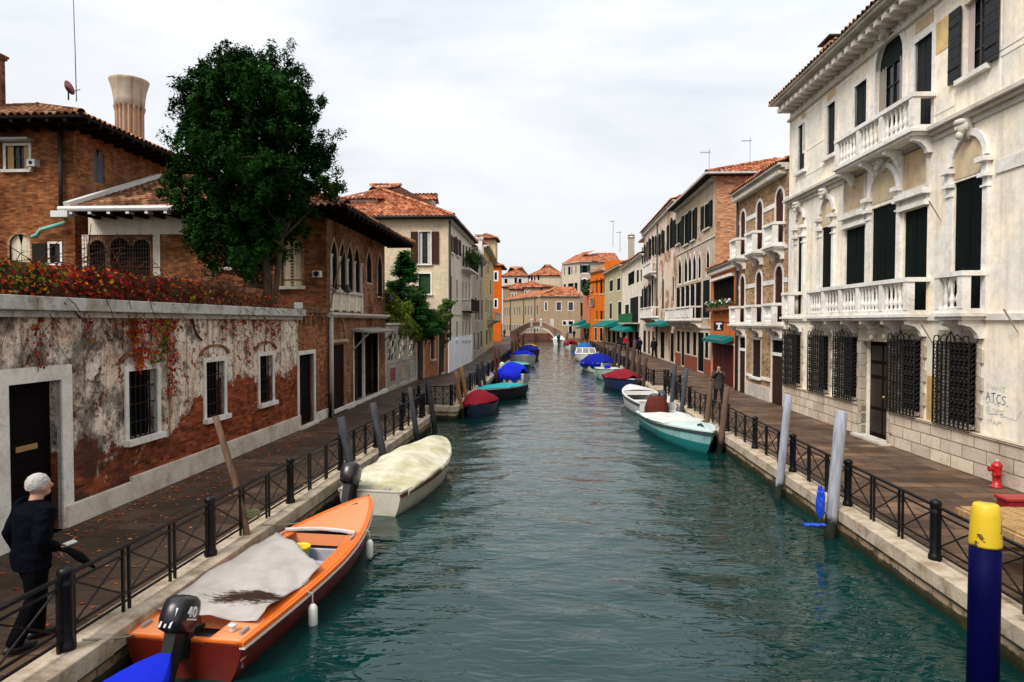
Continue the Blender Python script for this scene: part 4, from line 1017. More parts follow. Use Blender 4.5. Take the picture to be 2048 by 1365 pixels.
# ================================================================ left: garden wall
BR_L = brick((.25, .085, .04), (.36, .15, .07), (.24, .17, .11), .65)
@once
def garden_plaster():
    """old lime plaster, fallen off the lower courses further along, with near-black blotches by the door"""
    t = NT('garden_wall_plaster'); p, u, z, uv = wallco(t); sx = t.n('ShaderNodeSeparateXYZ', {0: p}); y = sx.outputs[1]
    bc, bf, bn = brickcol(t, uv, (.17, .028, .010), (.33, .075, .028), (.16, .09, .05))
    n = t.noise(p, .75, 8, .68, .3)
    # plaster has lasted least near the ground and towards the far end
    lim = t.n('ShaderNodeMapRange', {'Value': y, 'From Min': 12.7, 'From Max': 14.4, 'To Min': 1.05, 'To Max': 2.05}).outputs[0]
    d = t.math('SUBTRACT', lim, z); e = t.math('ADD', t.math('MULTIPLY', d, .30), n)
    mk = t.ramp(e, [(.545, 0), (.575, 1)])
    a = t.noise(p, 1.1, 7, .7, .5); b = t.noise(p, 9, 5, .7); c2 = t.noise(p, 26, 4, .7)
    c = t.mix(t.ramp(a, [(.42, 0), (.66, .8)]), (.88, .79, .68), (.55, .33, .22))
    st = t.noise(t.scale(uv, (4.5, .3, 1)), 1.3, 5, .65)
    c = t.mix(t.ramp(st, [(.50, 0), (.66, .8)]), c, (.20, .10, .06))
    c = t.mix(t.ramp(t.noise(p, 2.2, 7, .75), [(.54, 0), (.64, .75)]), c, (.05, .035, .025))
    c = t.mix(t.ramp(b, [(.56, 0), (.62, .7)]), c, (.09, .065, .05)); c = t.mix(t.ramp(c2, [(.55, 0), (.62, .6)]), c, (.11, .06, .04))
    spot = t.ramp(t.noise(p, 3.4, 7, .72), [(.575, 0), (.60, 1)])
    mk2 = t.math('MAXIMUM', mk, spot)
    c = t.mix(mk2, c, bc); c = t.mix(t.math('MULTIPLY', t.ramp(t.noise(p, 1.9, 6, .7), [(.55, 0), (.62, .7)]), 1), c, (.035, .018, .012))
    # dark blotches in the first metres, fading out along the wall
    k = t.math('MULTIPLY', t.ramp(t.noise(p, 1.5, 6, .7), [(.42, 0), (.55, 1)]), t.n('ShaderNodeMapRange', {'Value': y, 'From Min': 11, 'From Max': 13.5, 'To Min': .75, 'To Max': 0.0}).outputs[0])
    c = t.mix(k, c, (.03, .026, .022))
    h = t.math('ADD', t.math('MULTIPLY', mk2, -2), t.math('ADD', b, c2))
    return t.done(c, .9, t.bump(h, .5, .012), .15)
GW0, GW1 = (-7.42, 3.5), (-7.3, 19.45)
gw = thing('garden_wall', 'crumbling brick and plaster garden wall with white coping, dark doorway and three white-framed barred windows', 'wall', (-7.4, 12, 0), world=True)
G = Fac(gw, GW0, GW1, 3.3, garden_plaster(), side=1, thick=.2, maxd=.17)
WST = stone((.76, .72, .66), .55, 0, 1.6)
a, b, _, _ = G.rect(12, 119, 700, 800); D = G.window((a, b, 0, 2.27), frame=WST, fw=.22, sill=None, fill=planks((.004, .003, .003), .16, 1), mull=False, depth=.33, name='door')
mm = MB(); G.fb(mm, a + (b - a)*.32, a + (b - a)*.72, 1.28, 1.36, -.165, -.15); mm.build('letter_box', paint((.35, .22, .08), .4), D)
for x0, x1 in ((254, 312), (410, 447), (518, 544)):
    a, b, _, _ = G.rect(x0, x1, 700, 800); W = G.window((a, b, 1.07, 2.27), frame=WST, fw=.1, sill=WST, fill=dark((.006, .006, .007)), mull=False, depth=.3)
    m = MB(); n = 6
    for i in range(1, n): q = a + (b - a)*i/n; m.bar(G.P(q, 1.07, -.05), G.P(q, 2.27, -.05), .022)
    for zz in (1.35, 1.67, 1.98): m.bar(G.P(a, zz, -.05), G.P(b, zz, -.05), .02)
    m.build('iron_grille', iron(), W)
    m = MB(); G.ring(m, a - .14, b + .14, 2.42, 2.42, 's', .12, 0, .035, sill=False); m.build('brick_arch', brick((.3, .10, .05), (.42, .2, .1), (.3, .2, .13)), W)
G.wall(); m = MB(); u = 0
dr = G.rect(0, 135, 700, 800)
while u < G.L:
    e = min(u + 1.6, G.L)
    if not (dr[0] - .25 < u + .8 < dr[1] + .2): G.fb(m, max(u, 0) + .004, e - .004, 0, .42 if u > 7.5 else .34, 0, .07)
    u = e
m.build('stone_base', stone((.66, .59, .50), .65, 0, 1.4), gw, bevel=.012)
m = MB(); u = 0; 
while u < G.L + .1:
    e = min(u + 1.9, G.L + .12); G.fb(m, u + .004, e - .004, 3.3, 3.5, -.45, .2); G.fb(m, u, e, 3.2, 3.3, -.1, .1); u = e
m.build('coping', stone((.50, .49, .46), 1.0, 0, 1.8), gw, bevel=.012)
m = MB(); G.fb(m, 0, G.L - 2, 3.5, 4.0, -.5, -.2); m.build('brick_parapet', BR_L, gw)
m = MB(); G.fb(m, 0, G.L, 0, 3.45, -.5, -.4); m.build('inner_face', BR_L, gw)
sheet('ground', [(-30, 3), (-7.9, 3), (-7.9, 22), (-30, 22)], .9, NT('garden_soil').done((.04, .035, .02), .95))
# ================================================================ left: loggia house with its wing
lh = thing('loggia_house', 'brown brick corner house with pointed-arch loggia, deep dark eaves and a low tiled wing', 'building', (-8, 25, 0), world=True)
BRL = brick((.20, .062, .022), (.32, .12, .045), (.34, .26, .18), .6)
G2 = Fac(lh, GW1, (-7.4, 30.3), 6.75, BRL, side=1)
GA = Fac(lh, GW1, (-7.33, 22.1), 3.6, brick((.26, .075, .03), (.38, .14, .06), (.28, .18, .11), .4), side=1)
a, b, _, _ = GA.rect(597, 627, 700, 800); W = GA.window((a, b, .08, 2.17), frame=WST, fw=.12, sill=WST, fill=planks((.004, .003, .003), .2), mull=False, depth=.3, name='door')
GA.wall(); m = MB(); GA.fb(m, 0, a - .15, 0, .3, 0, .05); GA.fb(m, b + .15, GA.L, 0, .3, 0, .05); m.build('stone_base', WST, lh)
m = MB()
for i in range(6): GA.ring(m, .12 + i*.42, .4 + i*.42, 3.05, 3.2, 'r', .06, 0, .06, sill=False)
GA.fb(m, 0, GA.L, 3.42, 3.6, -.3, .08); m.build('corbel_frieze', BRL, lh)
body(lh, [(-7.7, 19.5), (-7.6, 22.1), (-8.8, 22.1), (-8.8, 19.5)], 3.58, BR_L)
G2 = Fac(lh, (-7.33, 22.1), (-7.4, 30.3), 6.75, BRL, side=1, maxd=.03, thick=.04)
r = G2.rect(664, 688, 700, 800); W = G2.window((r[0], r[1], .15, 2.35), frame=stone((.4, .2, .1), .6), fw=.09, sill=WST, fill=planks((.010, .004, .003), .2), mull=False, depth=.3, name='door')
m = MB(); G2.ring(m, r[0] + .02, r[1] - .02, 2.62, 2.62, 'r', .16, 0, .05, sill=False); m.build('brick_arch', brick((.34, .13, .06), (.45, .22, .11), (.3, .2, .13)), W)
m = MB(); G2.fb(m, r[0] - .22, r[1] + .22, 2.44, 2.54, 0, .12); m.build('lintel', stone((.5, .33, .2), .5), W)
r = G2.rect(708, 756, 700, 800); W = G2.window((r[0], r[1], .12, 2.75), frame=WST, fw=.1, sill=WST, fill=DRK, mull=False, depth=.9, name='portal')
m = MB(); G2.fb(m, r[0] + (r[1] - r[0])*.42, r[0] + (r[1] - r[0])*.42 + .1, .12, 2.75, -.12, -.02); m.build('post', WHITE, W)
m = MB(); G2.fb(m, r[0], r[0] + 1.3, .12, 2.7, -.27, -.22); m.build('door', planks((.03, .02, .016), .2), W)
m = MB(); m.hexa([G2.P(r[0] - .25, 2.8, 0), G2.P(r[1] + .25, 2.8, 0), G2.P(r[1] + .25, 2.72, .75), G2.P(r[0] - .25, 2.72, .75), G2.P(r[0] - .25, 2.92, 0), G2.P(r[1] + .25, 2.92, 0), G2.P(r[1] + .25, 2.78, .78), G2.P(r[0] - .25, 2.78, .78)])
for q in (r[0] - .2, r[1] + .2): m.bar(G2.P(q, 2.1, .03), G2.P(q, 2.75, .65), .05)
m.build('canopy', paint((.3, .28, .25), .6), W)
LO = []
for x0, x1 in ((662, 674), (679, 691), (694, 705), (708, 719)):
    r = G2.rect(x0, x1, 500, 585); LO.append(r)
    W = G2.window((r[0], r[1], 4.25, 5.45), 'p', frame=stone((.42, .32, .22), .6), fw=.07, mull=False, fill=DRK, depth=.55)
r = G2.rect(733, 743, 500, 555); G2.window((r[0], r[1], 4.75, 5.5), 'p', frame=stone((.45, .35, .25), .5), fw=.08, fill=DRK, mull=False)
r = G2.rect(755, 764, 500, 585); G2.window((r[0], min(r[1], G2.L - .12), 4.25, 5.5), 'p', frame=stone((.45, .35, .25), .5), fw=.07, fill=DRK, mull=False)
m = MB(); q0, q1 = LO[0][0] - .1, LO[3][1] + .1
m2 = MB()
for i in range(5):
    q = q0 + (q1 - q0)*i/4; G2.fb(m2, q - .04, q + .04, 3.5, 4.2, .0, .1)
    MB().lathe([(.07, 0), (.05, .08), (.045, 1.0), (.05, 1.02), (.09, 1.16)], G2.P(q, 4.25, .03), 8).build('column', WHITE2, lh)
m2.build('panel_post', WHITE, lh)
m = MB(); G2.fb(m, q0, q1, 3.55, 4.15, 0, .04); m.build('parapet_panel', plaster((.60, .55, .42), (.8, .7, .5), .5), lh)
m = MB(); G2.fb(m, q0, q1, 4.15, 4.25, -.5, .12); G2.fb(m, -.05, G2.L + .1, 3.38, 3.46, 0, .22); G2.fb(m, -.03, G2.L + .05, 3.3, 3.38, 0, .12); m.build('balcony_ledge', WHITE2, lh)
G2.wall(); m = MB()
rs_ = [G2.rect(660, 690, 700, 800), G2.rect(705, 759, 700, 800)]
us = [0, rs_[0][0], rs_[0][1], rs_[1][0], rs_[1][1], G2.L]
for i in (0, 2, 4): G2.fb(m, us[i], us[i + 1], 0, .16, 0, .12)
m.build('stone_base', WST, lh)
G2.pipe(.12, 0, 3.3, paint((.42, .38, .33), .5), .1, .08); G2.pipe(-.18, 0, .8, iron(), .14, .06, 'cast_iron_pipe')
MB().tube([G2.P(.2, 3.6, .05), G2.P(.35, 4.6, .2), G2.P(.55, 6.1, .6)], .02, 6).build('flag_pole', wood((.2, .1, .06)), lh)
# south wall
G3 = Fac(lh, (-15.4, 22.1), (-7.33, 22.1), 6.75, brick((.20, .06, .022), (.33, .125, .045), (.22, .13, .07), .6), side=1, z0=.5)
r = G3.rect(563, 603, 480, 573); W = G3.window((r[0], r[1], r[2], 5.55), 'r', frame=brick((.3, .12, .06), (.4, .2, .1)), fw=.1, sill=WHITE2, shut=planks((.62, .52, .33), .2), open_=False, mull=False)
m = MB(); um = (r[0] + r[1])/2; zz = r[2]
while zz < 5.95: G3.fb(m, um - .05, um + .05, zz, zz + .05, -.05, -.035); zz += .1
G3.fb(m, r[0], r[1], 5.5, 5.53, -.05, -.03); G3.fb(m, r[0], r[1], r[2] + .2, r[2] + .23, -.05, -.03); m.build('chain_strip', paint((.1, .04, .02)), W)
wing_pl = plaster((.62, .56, .48), (.8, .7, .6), .55)
q = G3.rect(153, 380, 430, 460); m = MB(); G3.fb(m, 0, q[1], 6.05, 6.7, 0, .03)
q2 = G3.rect(153, 164, 430, 460); q3 = G3.rect(306, 320, 430, 460)
G3.fb(m, 0, q2[1], .5, 6.05, 0, .03); G3.fb(m, q3[0], q3[1], .5, 6.05, 0, .03)
arr = []
for x0, x1 in ((180, 211), (221, 260), (267, 301)):
    r = G3.rect(x0, x1, 480, 530); arr.append((r[0], r[1]))
    G3.open(r[0], r[1], 4.3, 5.6, 'r'); W = G3.pane(MB(), r[0] - .01, r[1] + .01, 4.29, 5.6, 'r', -.12).build('window', DRK, lh)
    G3.ring(MB(), r[0], r[1], 4.3, 5.6, 'r', .09, -.1, .035, sill=False).build('brick_arch', brick((.32, .14, .09), (.42, .24, .15)), W)
m.build('plaster_face', wing_pl, lh)
m = MB(); q0, q1 = arr[0][0] - .15, arr[2][1] + .15
for i in range(27): q = q0 + (q1 - q0)*i/26; m.bar(G3.P(q, 4.4, .2), G3.P(q, 6.0, .2), .012)
for i in range(12): zz = 4.4 + 1.6*i/11; m.bar(G3.P(q0, zz, .2), G3.P(q1, zz, .2), .012)
for q in (q0, q1): m.bar(G3.P(q, 6.0, 0), G3.P(q, 6.0, .2), .015); m.bar(G3.P(q, 4.4, 0), G3.P(q, 4.4, .2), .015)
m.build('iron_grille', iron((.03, .02, .016)), lh)
r = G3.rect(448, 475, 500, 535); G3.window((r[0], r[1], r[2], r[3]), mull=False, fill=DRK, sill=WHITE2)
G3.wall()
body(lh, [(-15.4, 22.4), (-7.65, 22.4), (-7.7, 30.3), (-15.4, 30.3)], 6.7, BRL)
Fac(lh, (-15.4, 30.3), (-7.4, 30.3), 6.75, BRL, side=-1).wall()
ac = thing('air_conditioner', 'white air-conditioner box on the brick corner beneath the eaves beside the arched shutter', 'air conditioner', world=True)
q = G3.rect(631, 646, 543, 556); m = MB(); G3.fb(m, q[0], q[1], q[2], q[3], .06, .3); A_ = m.build('casing', paint((.6, .58, .54), .5), ac, bevel=.01)
MB().lathe([(.09, 0), (.09, .02)], G3.P((q[0] + q[1])/2, (q[2] + q[3])/2, .3), 14, Matrix.Rotation(R(90), 3, 'X')).build('fan', iron(), ac)
lb = thing('lamp_box', 'small white box lamp standing on the end of the white coping', 'lamp', world=True)
p = G.P(G.L - .1, 3.5, .05); MB().box(p + V((0, 0, .11)), (.2, .2, .18)).build('housing', paint((.6, .58, .52), .5), lb, bevel=.015); MB().box(p + V((0, 0, .015)), (.12, .12, .03)).build('foot', iron(), lb)
# roofs: deep eaves
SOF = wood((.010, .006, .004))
m = MB(); ez = 6.75; tp = math.tan(R(21))
# wing + loggia: eave on the south at y=21.1, on the canal side at x=-6.35
roof = MB(); cx_ = (-6.3 - 15.3); 
ex, ey, eN = -6.3, 21.0, 31.4; dpt = 5.2; ln = sqrt(dpt**2 + (dpt*tp)**2)
roof_plane(roof, (-15.35, ey, ez), (1, 0, 0), (0, 1, tp), [(0, 0), (15.35 + ex, 0), (15.35 + ex - dpt, ln), (0, ln)])
roof_plane(roof, (ex, ey, ez), (0, 1, 0), (-1, 0, tp), [(0, 0), (eN - ey, 0), (eN - ey - dpt, ln), (dpt, ln)])
roof_plane(roof, (ex, eN, ez), (-1, 0, 0), (0, -1, tp), [(0, 0), (9, 0), (9, ln), (dpt, ln)])
ridge(roof, (ex, ey, ez + .05), (ex - dpt, ey + dpt, ez + dpt*tp + .05)); ridge(roof, (ex - dpt, ey + dpt, ez + dpt*tp + .05), (-15.3, ey + dpt, ez + dpt*tp + .05)); ridge(roof, (ex, eN, ez + .05), (ex - dpt, eN - dpt, ez + dpt*tp + .05))
rf = roof.build('roof', T_OLD, lh)
m = MB(); m.add([(-15.3, ey + .1, ez - .01), (ex - .1, ey + .1, ez - .01), (ex - .1, eN - .1, ez - .01), (-15.3, eN - .1, ez - .01), (-15.3, ey + dpt, ez + dpt*tp - .1), (ex - dpt, ey + dpt, ez + dpt*tp - .1), (ex - dpt, eN - dpt, ez + dpt*tp - .1), (-15.3, eN - dpt, ez + dpt*tp - .1)], [(0, 1, 5, 4), (1, 2, 6, 5), (2, 3, 7, 6), (4, 5, 6, 7)]).build('roof_bed', MATS['bed'] if 'bed' in MATS else DRK, rf)
m = MB(); m.box(((-15.3 + ex)/2 , (ey + eN)/2, ez - .05), (-ex - -(-15.3) if False else 15.3 + ex, eN - ey, .06))
x = -15
while x < ex: m.box((x, ey + .6, ez - .14), (.09, 1.2, .12)); x += .55
y = ey + .3
while y < eN: m.box((ex - .6, y, ez - .14), (1.2, .09, .12)); y += .55
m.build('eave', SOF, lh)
m = MB(); q = G3.rect(145, 365, 430, 460); m.tube([(-15.6, ey - .02, ez - .02), (-12.0 + .6, ey - .02, ez - .02)], .09, 8)
for i in range(7): m.box((-15.2 + i*.62, ey + .1, ez - .13), (.1, .3, .12))
m.box((-15.55, ey + .05, ez - .18), (.55, .3, .2)); m.build('gutter', paint((.62, .60, .58), .5), lh)
m = MB(); m.bar((-15.33, ey - .05, ez + .12), (-15.33, ey + dpt, ez + dpt*tp + .15), .2, .14); m.build('verge_flashing', paint((.6, .58, .55), .5), lh)
m = MB(); c = atz(666, 395, 0); pp = aty(666, 385, 25.5); chimney(lh, pp.x, 25.5, 7.5, aty(666, 373, 25.5).z - .1, .32, brick((.3, .06, .03), (.4, .12, .06)), False)
# ================================================================ tall brick house, far left
th_ = thing('brick_mansion', 'tall brown brick mansion at the left edge with tiled hip roof and dark eaves', 'building', (-19, 27, 0), world=True)
TB = brick((.22, .055, .02), (.36, .125, .04), (.22, .13, .07), .5)
cxx = aty(147, 300, 22.35).x
G4 = Fac(th_, (-27, 22.35), (cxx, 22.35), 9.75, TB, side=1, z0=.5)
r = G4.rect(12, 58, 292, 340); W = G4.window(r, frame=WHITE, fw=.09, sill=WHITE, curtain=cloth((.55, .36, .16), .5), depth=.15)
m = MB(); G4.fb(m, r[0] - .2, r[1] + .2, r[3] + .12, r[3] + .2, 0, .35); m.build('hood', paint((.5, .48, .45)), W)
r = G4.rect(20, 61, 490, 532); W = G4.window((r[0], r[1], r[2], r[3] + .0), 'r', frame=brick((.4, .2, .1), (.5, .3, .16)), fw=.07, shut=planks((.66, .58, .42), .2), open_=False, mull=False)
r = G4.rect(100, 121, 488, 526); W = G4.window(r, frame=WHITE, fw=.07, mull=False, fill=glass(), sill=WHITE)
m = MB(); G4.fb(m, r[0] - .55, r[0] - .1, r[2], r[3], .03, .1); m.build('shutter', planks((.02, .018, .016)), W)
G4.wall(); G4.pipe(G4.uz(127, 400)[0], 6.7, 9.7, DPIPE, .12, .07)
GP_ = MB(); pts = [G4.uz(138, 448), (G4.uz(90, 462)[0], G4.uz(90, 462)[1]), (G4.uz(83, 472)[0], G4.uz(83, 472)[1]), G4.uz(73, 476)]; GP_.tube([G4.P(u, z, .2) for u, z in pts], .07, 8); GP_.build('copper_pipe', paint((.18, .42, .33), .6), th_, smooth=True)
q = G4.rect(64, 80, 322, 336); m = MB(); G4.fb(m, q[0], q[1], q[2], q[3], .0, .25); V_ = m.build('vent_box', paint((.6, .58, .55), .5), th_); MB().lathe([(.06, 0), (.06, .015)], G4.P((q[0] + q[1])/2, (q[2] + q[3])/2, .25), 12, Matrix.Rotation(R(90), 3, 'X')).build('vent_hole', iron(), V_)
G5 = Fac(th_, (cxx, 22.35), (cxx, 34), 9.75, brick((.30, .09, .035), (.44, .18, .07), (.32, .21, .12), .35), side=1, z0=.5)
r = G5.rect(187, 209, 303, 340); G5.window((r[0], r[1], 8.1, 9.0), 'r', frame=None, shut=planks((.14, .14, .17), .25), open_=False, mull=False, fill=DRK)
G5.wall(); body(th_, [(-27, 22.7), (cxx - .3, 22.7), (cxx - .3, 34), (-27, 34)], 9.7, TB)
hip_roof(th_, -28, cxx + 1.15, 21.15, 35.2, 9.78, R(20), T_OLD, 'y', .26, soffit=SOF, faces='se', th=.4, sofd=.1)
m = MB(); x = -27.5
while x < cxx + 1: m.box((x, 21.8, 9.62), (.1, 1.25, .12)); x += .6
y = 21.5
while y < 35: m.box((cxx + .6, y, 9.62), (1.1, .1, .12)); y += .6
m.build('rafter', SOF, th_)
# bell-shaped chimney
pc = aty(259, 200, 27.5); s_ = 27.5/1365; zt = aty(259, 162, 27.5).z; zm = aty(259, 214, 27.5).z; zb = 10.2; rt_ = 37*s_; rm = 28*s_
bc = thing('bell_chimney', 'flared bell-shaped plaster chimney pot above the ribbed shaft on the mansion roof', 'chimney', (pc.x, 27.5, zb))
MB().lathe([(rm*.78, zm - zb - .1), (rm, zm - zb), (rm*1.03, zm - zb + .25), (rm*1.12, zm - zb + .6), (rt_*.98, zt - zb - .12), (rt_*1.02, zt - zb - .03), (rt_, zt - zb), (rt_*.9, zt - zb), (rt_*.85, zt - zb - .2)], (0, 0, 0), 24).build('chimney_pot', plaster((.50, .43, .34), (.5, .42, .34), 1.0), bc, smooth=True)
MB().lathe([(rm*.86, 0), (rm*.86, zm - zb)], (0, 0, 0), 20).build('shaft', plaster((.46, .30, .21), (.6, .5, .4), .9), bc)
m = MB()
for k in range(18): a = 2*pi*k/18; m.tube([(cos(a)*rm*.86, sin(a)*rm*.86, 0), (cos(a)*rm*.88, sin(a)*rm*.88, zm - zb - .25), (cos(a)*rm*.99, sin(a)*rm*.99, zm - zb - .03)], .055, 6)
m.build('rib', plaster((.46, .30, .21), (.6, .5, .4), .9), bc)
p = aty(4, 190, 26); chimney(th_, p.x - .3, 26, 10, aty(4, 118, 26).z, .5, brick((.2, .05, .03), (.3, .1, .06)), False)
p = aty(153, 192, 24); an = thing('aerial_mast', 'thin tall wire aerial rising out of the left roof into the sky', 'aerial', (p.x, p.y, p.z - .2)); MB().tube([(0, 0, 0), (-.02, 0, 2), (-.1, 0, 6)], [.02, .016, .01], 6).build('mast', iron((.15, .06, .05)), an); MB().bar((-.15, 0, .35), (.15, 0, .42), .02).build('stay', iron(), an)
p = aty(137, 182, 25); ds = thing('satellite_dish', 'small rusty red satellite dish seen edge-on beside the aerial mast', 'satellite dish', (p.x, p.y, p.z)); MB().lathe([(.02, -.05), (.2, -.01), (.27, .05)], (0, 0, .1), 16, Matrix.Rotation(R(75), 3, 'Y')).build('dish', paint((.14, .025, .02)), ds, smooth=True); MB().bar((0, 0, -.35), (0, 0, .1), .04).build('stand', iron(), ds)
# ================================================================ screen wall, gate piers
sw = thing('screen_wall', 'pale concrete screen wall with carved lattice openings above square coloured stone panels', 'wall', (-7.3, 33, 0), world=True)
CON = stone((.42, .39, .34), .7)
H = Fac(sw, (-7.4, 30.35), (-7.25, 36.6), 3.0, CON, side=1, thick=.15)
m = MB(); n = 3; cc = [(.25, .09, .09), (.48, .34, .27), (.33, .38, .32)]
for i in range(n):
    a, b = .35 + i*2.0, .35 + i*2.0 + 1.75
    H.open(a, b, 1.35, 2.6)
    P_ = H.panel('carved_panel', stone(cc[i], .3), a + .35, b - .35, .38, 1.0, -.01, .02); R_ = MB(); H.ring(R_, a + .05, b - .05, .16, 1.22, '', .04, 0, .03); H.ring(R_, a + .35, b - .35, .38, 1.0, '', .05, 0, .04); R_.build('panel_frame', CON, P_)
    m = MB()
    for k in range(5):
        for j in range(4):
            cu, cz = a + .17 + k*.35, 1.5 + j*.31; s2 = 1 if (k + j) % 2 else -1
            m.tube([H.P(cu + s2*.15*sin(t), cz + .17*cos(t), -.04) for t in (0, .6, 1.2, 1.9, 2.5, 3.14)], .032, 5)
            if (k + j) % 3 == 0: m.tube([H.P(cu - .15, cz - .15, -.04), H.P(cu, cz + .02, -.04), H.P(cu + .16, cz + .15, -.04)], [.02, .045, .02], 5)
    m.build('lattice', CON, sw)
H.wall(); H.panel('coping', WHITE2, -.02, H.L, 3.0, 3.1, -.2, .08); H.panel('stone_base', CON, 0, H.L, 0, .12, 0, .1)
m = MB(); Fac(sw, (-8.6, 30.4), (-8.6, 37), 3, DRK).wall('backing') if False else None
gp_ = thing('gate_wall', 'orange-plastered low wall with two narrow doors beneath hanging creepers beside the beige house', 'wall', (-6.8, 39, 0), world=True)
H2 = Fac(gp_, (-7.25, 36.65), (-6.3, 41.9), 3.2, plaster((.42, .16, .07), (.7, .55, .4), .6, .4), side=1)
r = H2.rect(830, 846, 690, 740); W = H2.window((max(.1, r[0]), r[1], 0, 2.4), frame=WHITE2, fw=.12, fill=planks((.05, .045, .042), .2), mull=False, name='door')
r = H2.rect(861, 869, 690, 720); H2.window((r[0], r[1], 1.0, 2.35), frame=WHITE2, fw=.09, fill=DRK, mull=False, sill=WHITE2)
r = H2.rect(877, 888, 690, 740); H2.window((r[0], min(r[1], H2.L - .12), .1, 2.5), frame=WHITE2, fw=.12, fill=planks((.03, .03, .03), .2), mull=False, name='door')
H2.wall(); H2.panel('coping', WHITE2, 0, H2.L, 3.2, 3.3, -.3, .06)
# ================================================================ beige house
be = thing('beige_house', 'beige plastered three-storey house with orange hipped roof, brown shutters and white-painted base', 'building', (-7, 48, 0), world=True)
BE = plaster((.60, .50, .36), (.85, .75, .6), .45)
K1 = Fac(be, (-17, 41.95), (-6.27, 41.95), 9.5, BE, side=1)
BSH = planks((.06, .028, .018))
r = K1.rect(838, 861, 464, 528); W = K1.window(r, frame=WHITE, fw=.08, sill=WHITE, shut=None, curtain=cloth((.6, .56, .52), .4), depth=.2)
m = MB()
for q in (r[0] - .5, r[1] + .08): K1.fb(m, q, q + .44, r[2], r[3], .03, .08)
K1.fb(m, 0, 0.001, 0, .001, 0, .001) if False else None
m.build('shutter', BSH, W)
r = K1.rect(837, 861, 548, 588); K1.window(r, frame=WHITE, fw=.1, sill=WHITE, fill=planks((.03, .06, .03), .2), mull=False)
K1.wall()
K2 = Fac(be, (-6.27, 41.95), (-6.26, 54.8), 9.5, plaster((.66, .60, .50), (.9, .8, .7), .35), side=1, maxd=.02, thick=.03)
for x0, x1, y0, y1, sh in ((901, 906, 472, 506, 1), (912.5, 917.5, 478, 512, 1), (925, 928.5, 490, 534, 1), (931, 934.5, 493, 536, 1), (937, 940.5, 495, 538, 1), (900.5, 904, 552, 598, 0), (912, 915.5, 560, 598, 0), (924, 927, 562, 598, 0), (930, 933, 564, 598, 0), (937, 940, 566, 598, 0), (912, 915.5, 643, 680, 0), (924, 927, 643, 680, 0), (930, 933, 643, 680, 0), (937, 940, 643, 680, 0)):
    r = K2.rect(x0, x1, y0, y1); K2.window(r, frame=WHITE, fw=.1, sill=WHITE, shut=BSH if sh and x0 < 920 else None, fill=planks((.04, .02, .015)) if sh else glass((.12, .12, .11)), mull=False)
r = K2.rect(923, 942, 536, 545); m = MB(); K2.fb(m, r[0], r[1], r[2], r[2] + .12, 0, .6); Bq = m.build('balcony', WHITE, be); m = MB(); q = r[0]
while q < r[1]: m.bar(K2.P(q, r[2] + .1, .57), K2.P(q, r[2] + 1, .57), .025); q += .2
m.bar(K2.P(r[0], r[2] + 1, .57), K2.P(r[1], r[2] + 1, .57), .04); m.bar(K2.P(r[0], r[2] + .12, .57), K2.P(r[1], r[2] + .12, .57), .03); m.build('rail', iron(), Bq)
leaves(1200, lambda: K2.P(random.uniform(r[0], r[1]), r[2] + .95 + random.gauss(0, .22), .55 + random.gauss(0, .2)), .12).build('plants', leafmat((.02, .05, .012), (.04, .09, .02), (.08, .13, .04)), Bq)
r = K2.rect(924, 942, 600, 626); m = MB(); K2.fb(m, r[0], r[1], r[2], r[2] + .1, 0, .7); Bq = m.build('balcony', iron(), be); m = MB(); q = r[0]
while q < r[1]: m.bar(K2.P(q, r[2], .67), K2.P(q, r[2] + .95, .67), .03); q += .13
m.bar(K2.P(r[0], r[2] + .95, .67), K2.P(r[1], r[2] + .95, .67), .05); m.build('rail', iron(), Bq)
K2.wall(); K2.panel('white_base', plaster((.82, .84, .88), (.95, .9, .9), .25), 0, K2.L, 0, 2.15, 0, .02)
m = MB(); K2.fb(m, 0, K2.L, 3.6, 3.68, 0, .04); m.build('string_course', WHITE2, be)
K2.pipe(.15, 2, 9.4, DPIPE); body(be, [(-17, 42.25), (-6.6, 42.25), (-6.6, 54.8), (-17, 54.8)], 9.45, BE); Fac(be, (-17, 54.8), (-6.27, 54.8), 9.5, BE, side=-1).wall()
K2.cornice(9.42, .12, .25, WHITE2, dent=.4, steps=2)
hip_roof(be, -17.6, -5.85, 41.45, 55.4, 9.62, R(25), T_OR, 'x', .27, faces='se', th=.42, gut=DPIPE)
dm = MB(); pz = aty(718, 412, 44.5); dm.box((pz.x, 45.2, pz.z - .2), (2.6, 2, 1.1)); Dm = dm.build('dormer', WHITE2, be); MB().box((pz.x, 44.18, pz.z - .05), (.7, .04, .45)).build('dormer_window', glass(), Dm)
m = MB(); roof_plane(m, (pz.x - 1.6, 43.9, pz.z + .35), (1, 0, 0), (0, 1, .18), [(0, 0), (3.2, 0), (3.2, 3.2), (0, 3.2)], .27, .42); m.build('dormer_roof', T_OR, Dm)
pz = aty(868, 415, 47.5); m = MB(); m.box((pz.x - 1.2, 47.6, pz.z - .3), (2.4, 1.5, 1.5)); Dm = m.build('dormer', WHITE2, be); m = MB(); roof_plane(m, (pz.x - 3.2, 46.6, pz.z + .38), (1, 0, 0), (0, 1, .5), [(0, 0), (3.4, 0), (3.4, 1.1), (0, 1.1)], .27, .42); roof_plane(m, (pz.x + .2, 48.6, pz.z + .38), (-1, 0, 0), (0, -1, .5), [(0, 0), (3.4, 0), (3.4, 1.1), (0, 1.1)], .27, .42); m.build('dormer_roof', T_OR, Dm)
MB().box((pz.x + .03, 47.6, pz.z - .1), (.05, .6, .7)).build('dormer_window', glass(), Dm)
pz = aty(779, 405, 45.0); MB().box((pz.x, 45.0, pz.z), (.8, .5, .1), rx=R(25)).build('skylight', paint((.6, .62, .6), .3), be)
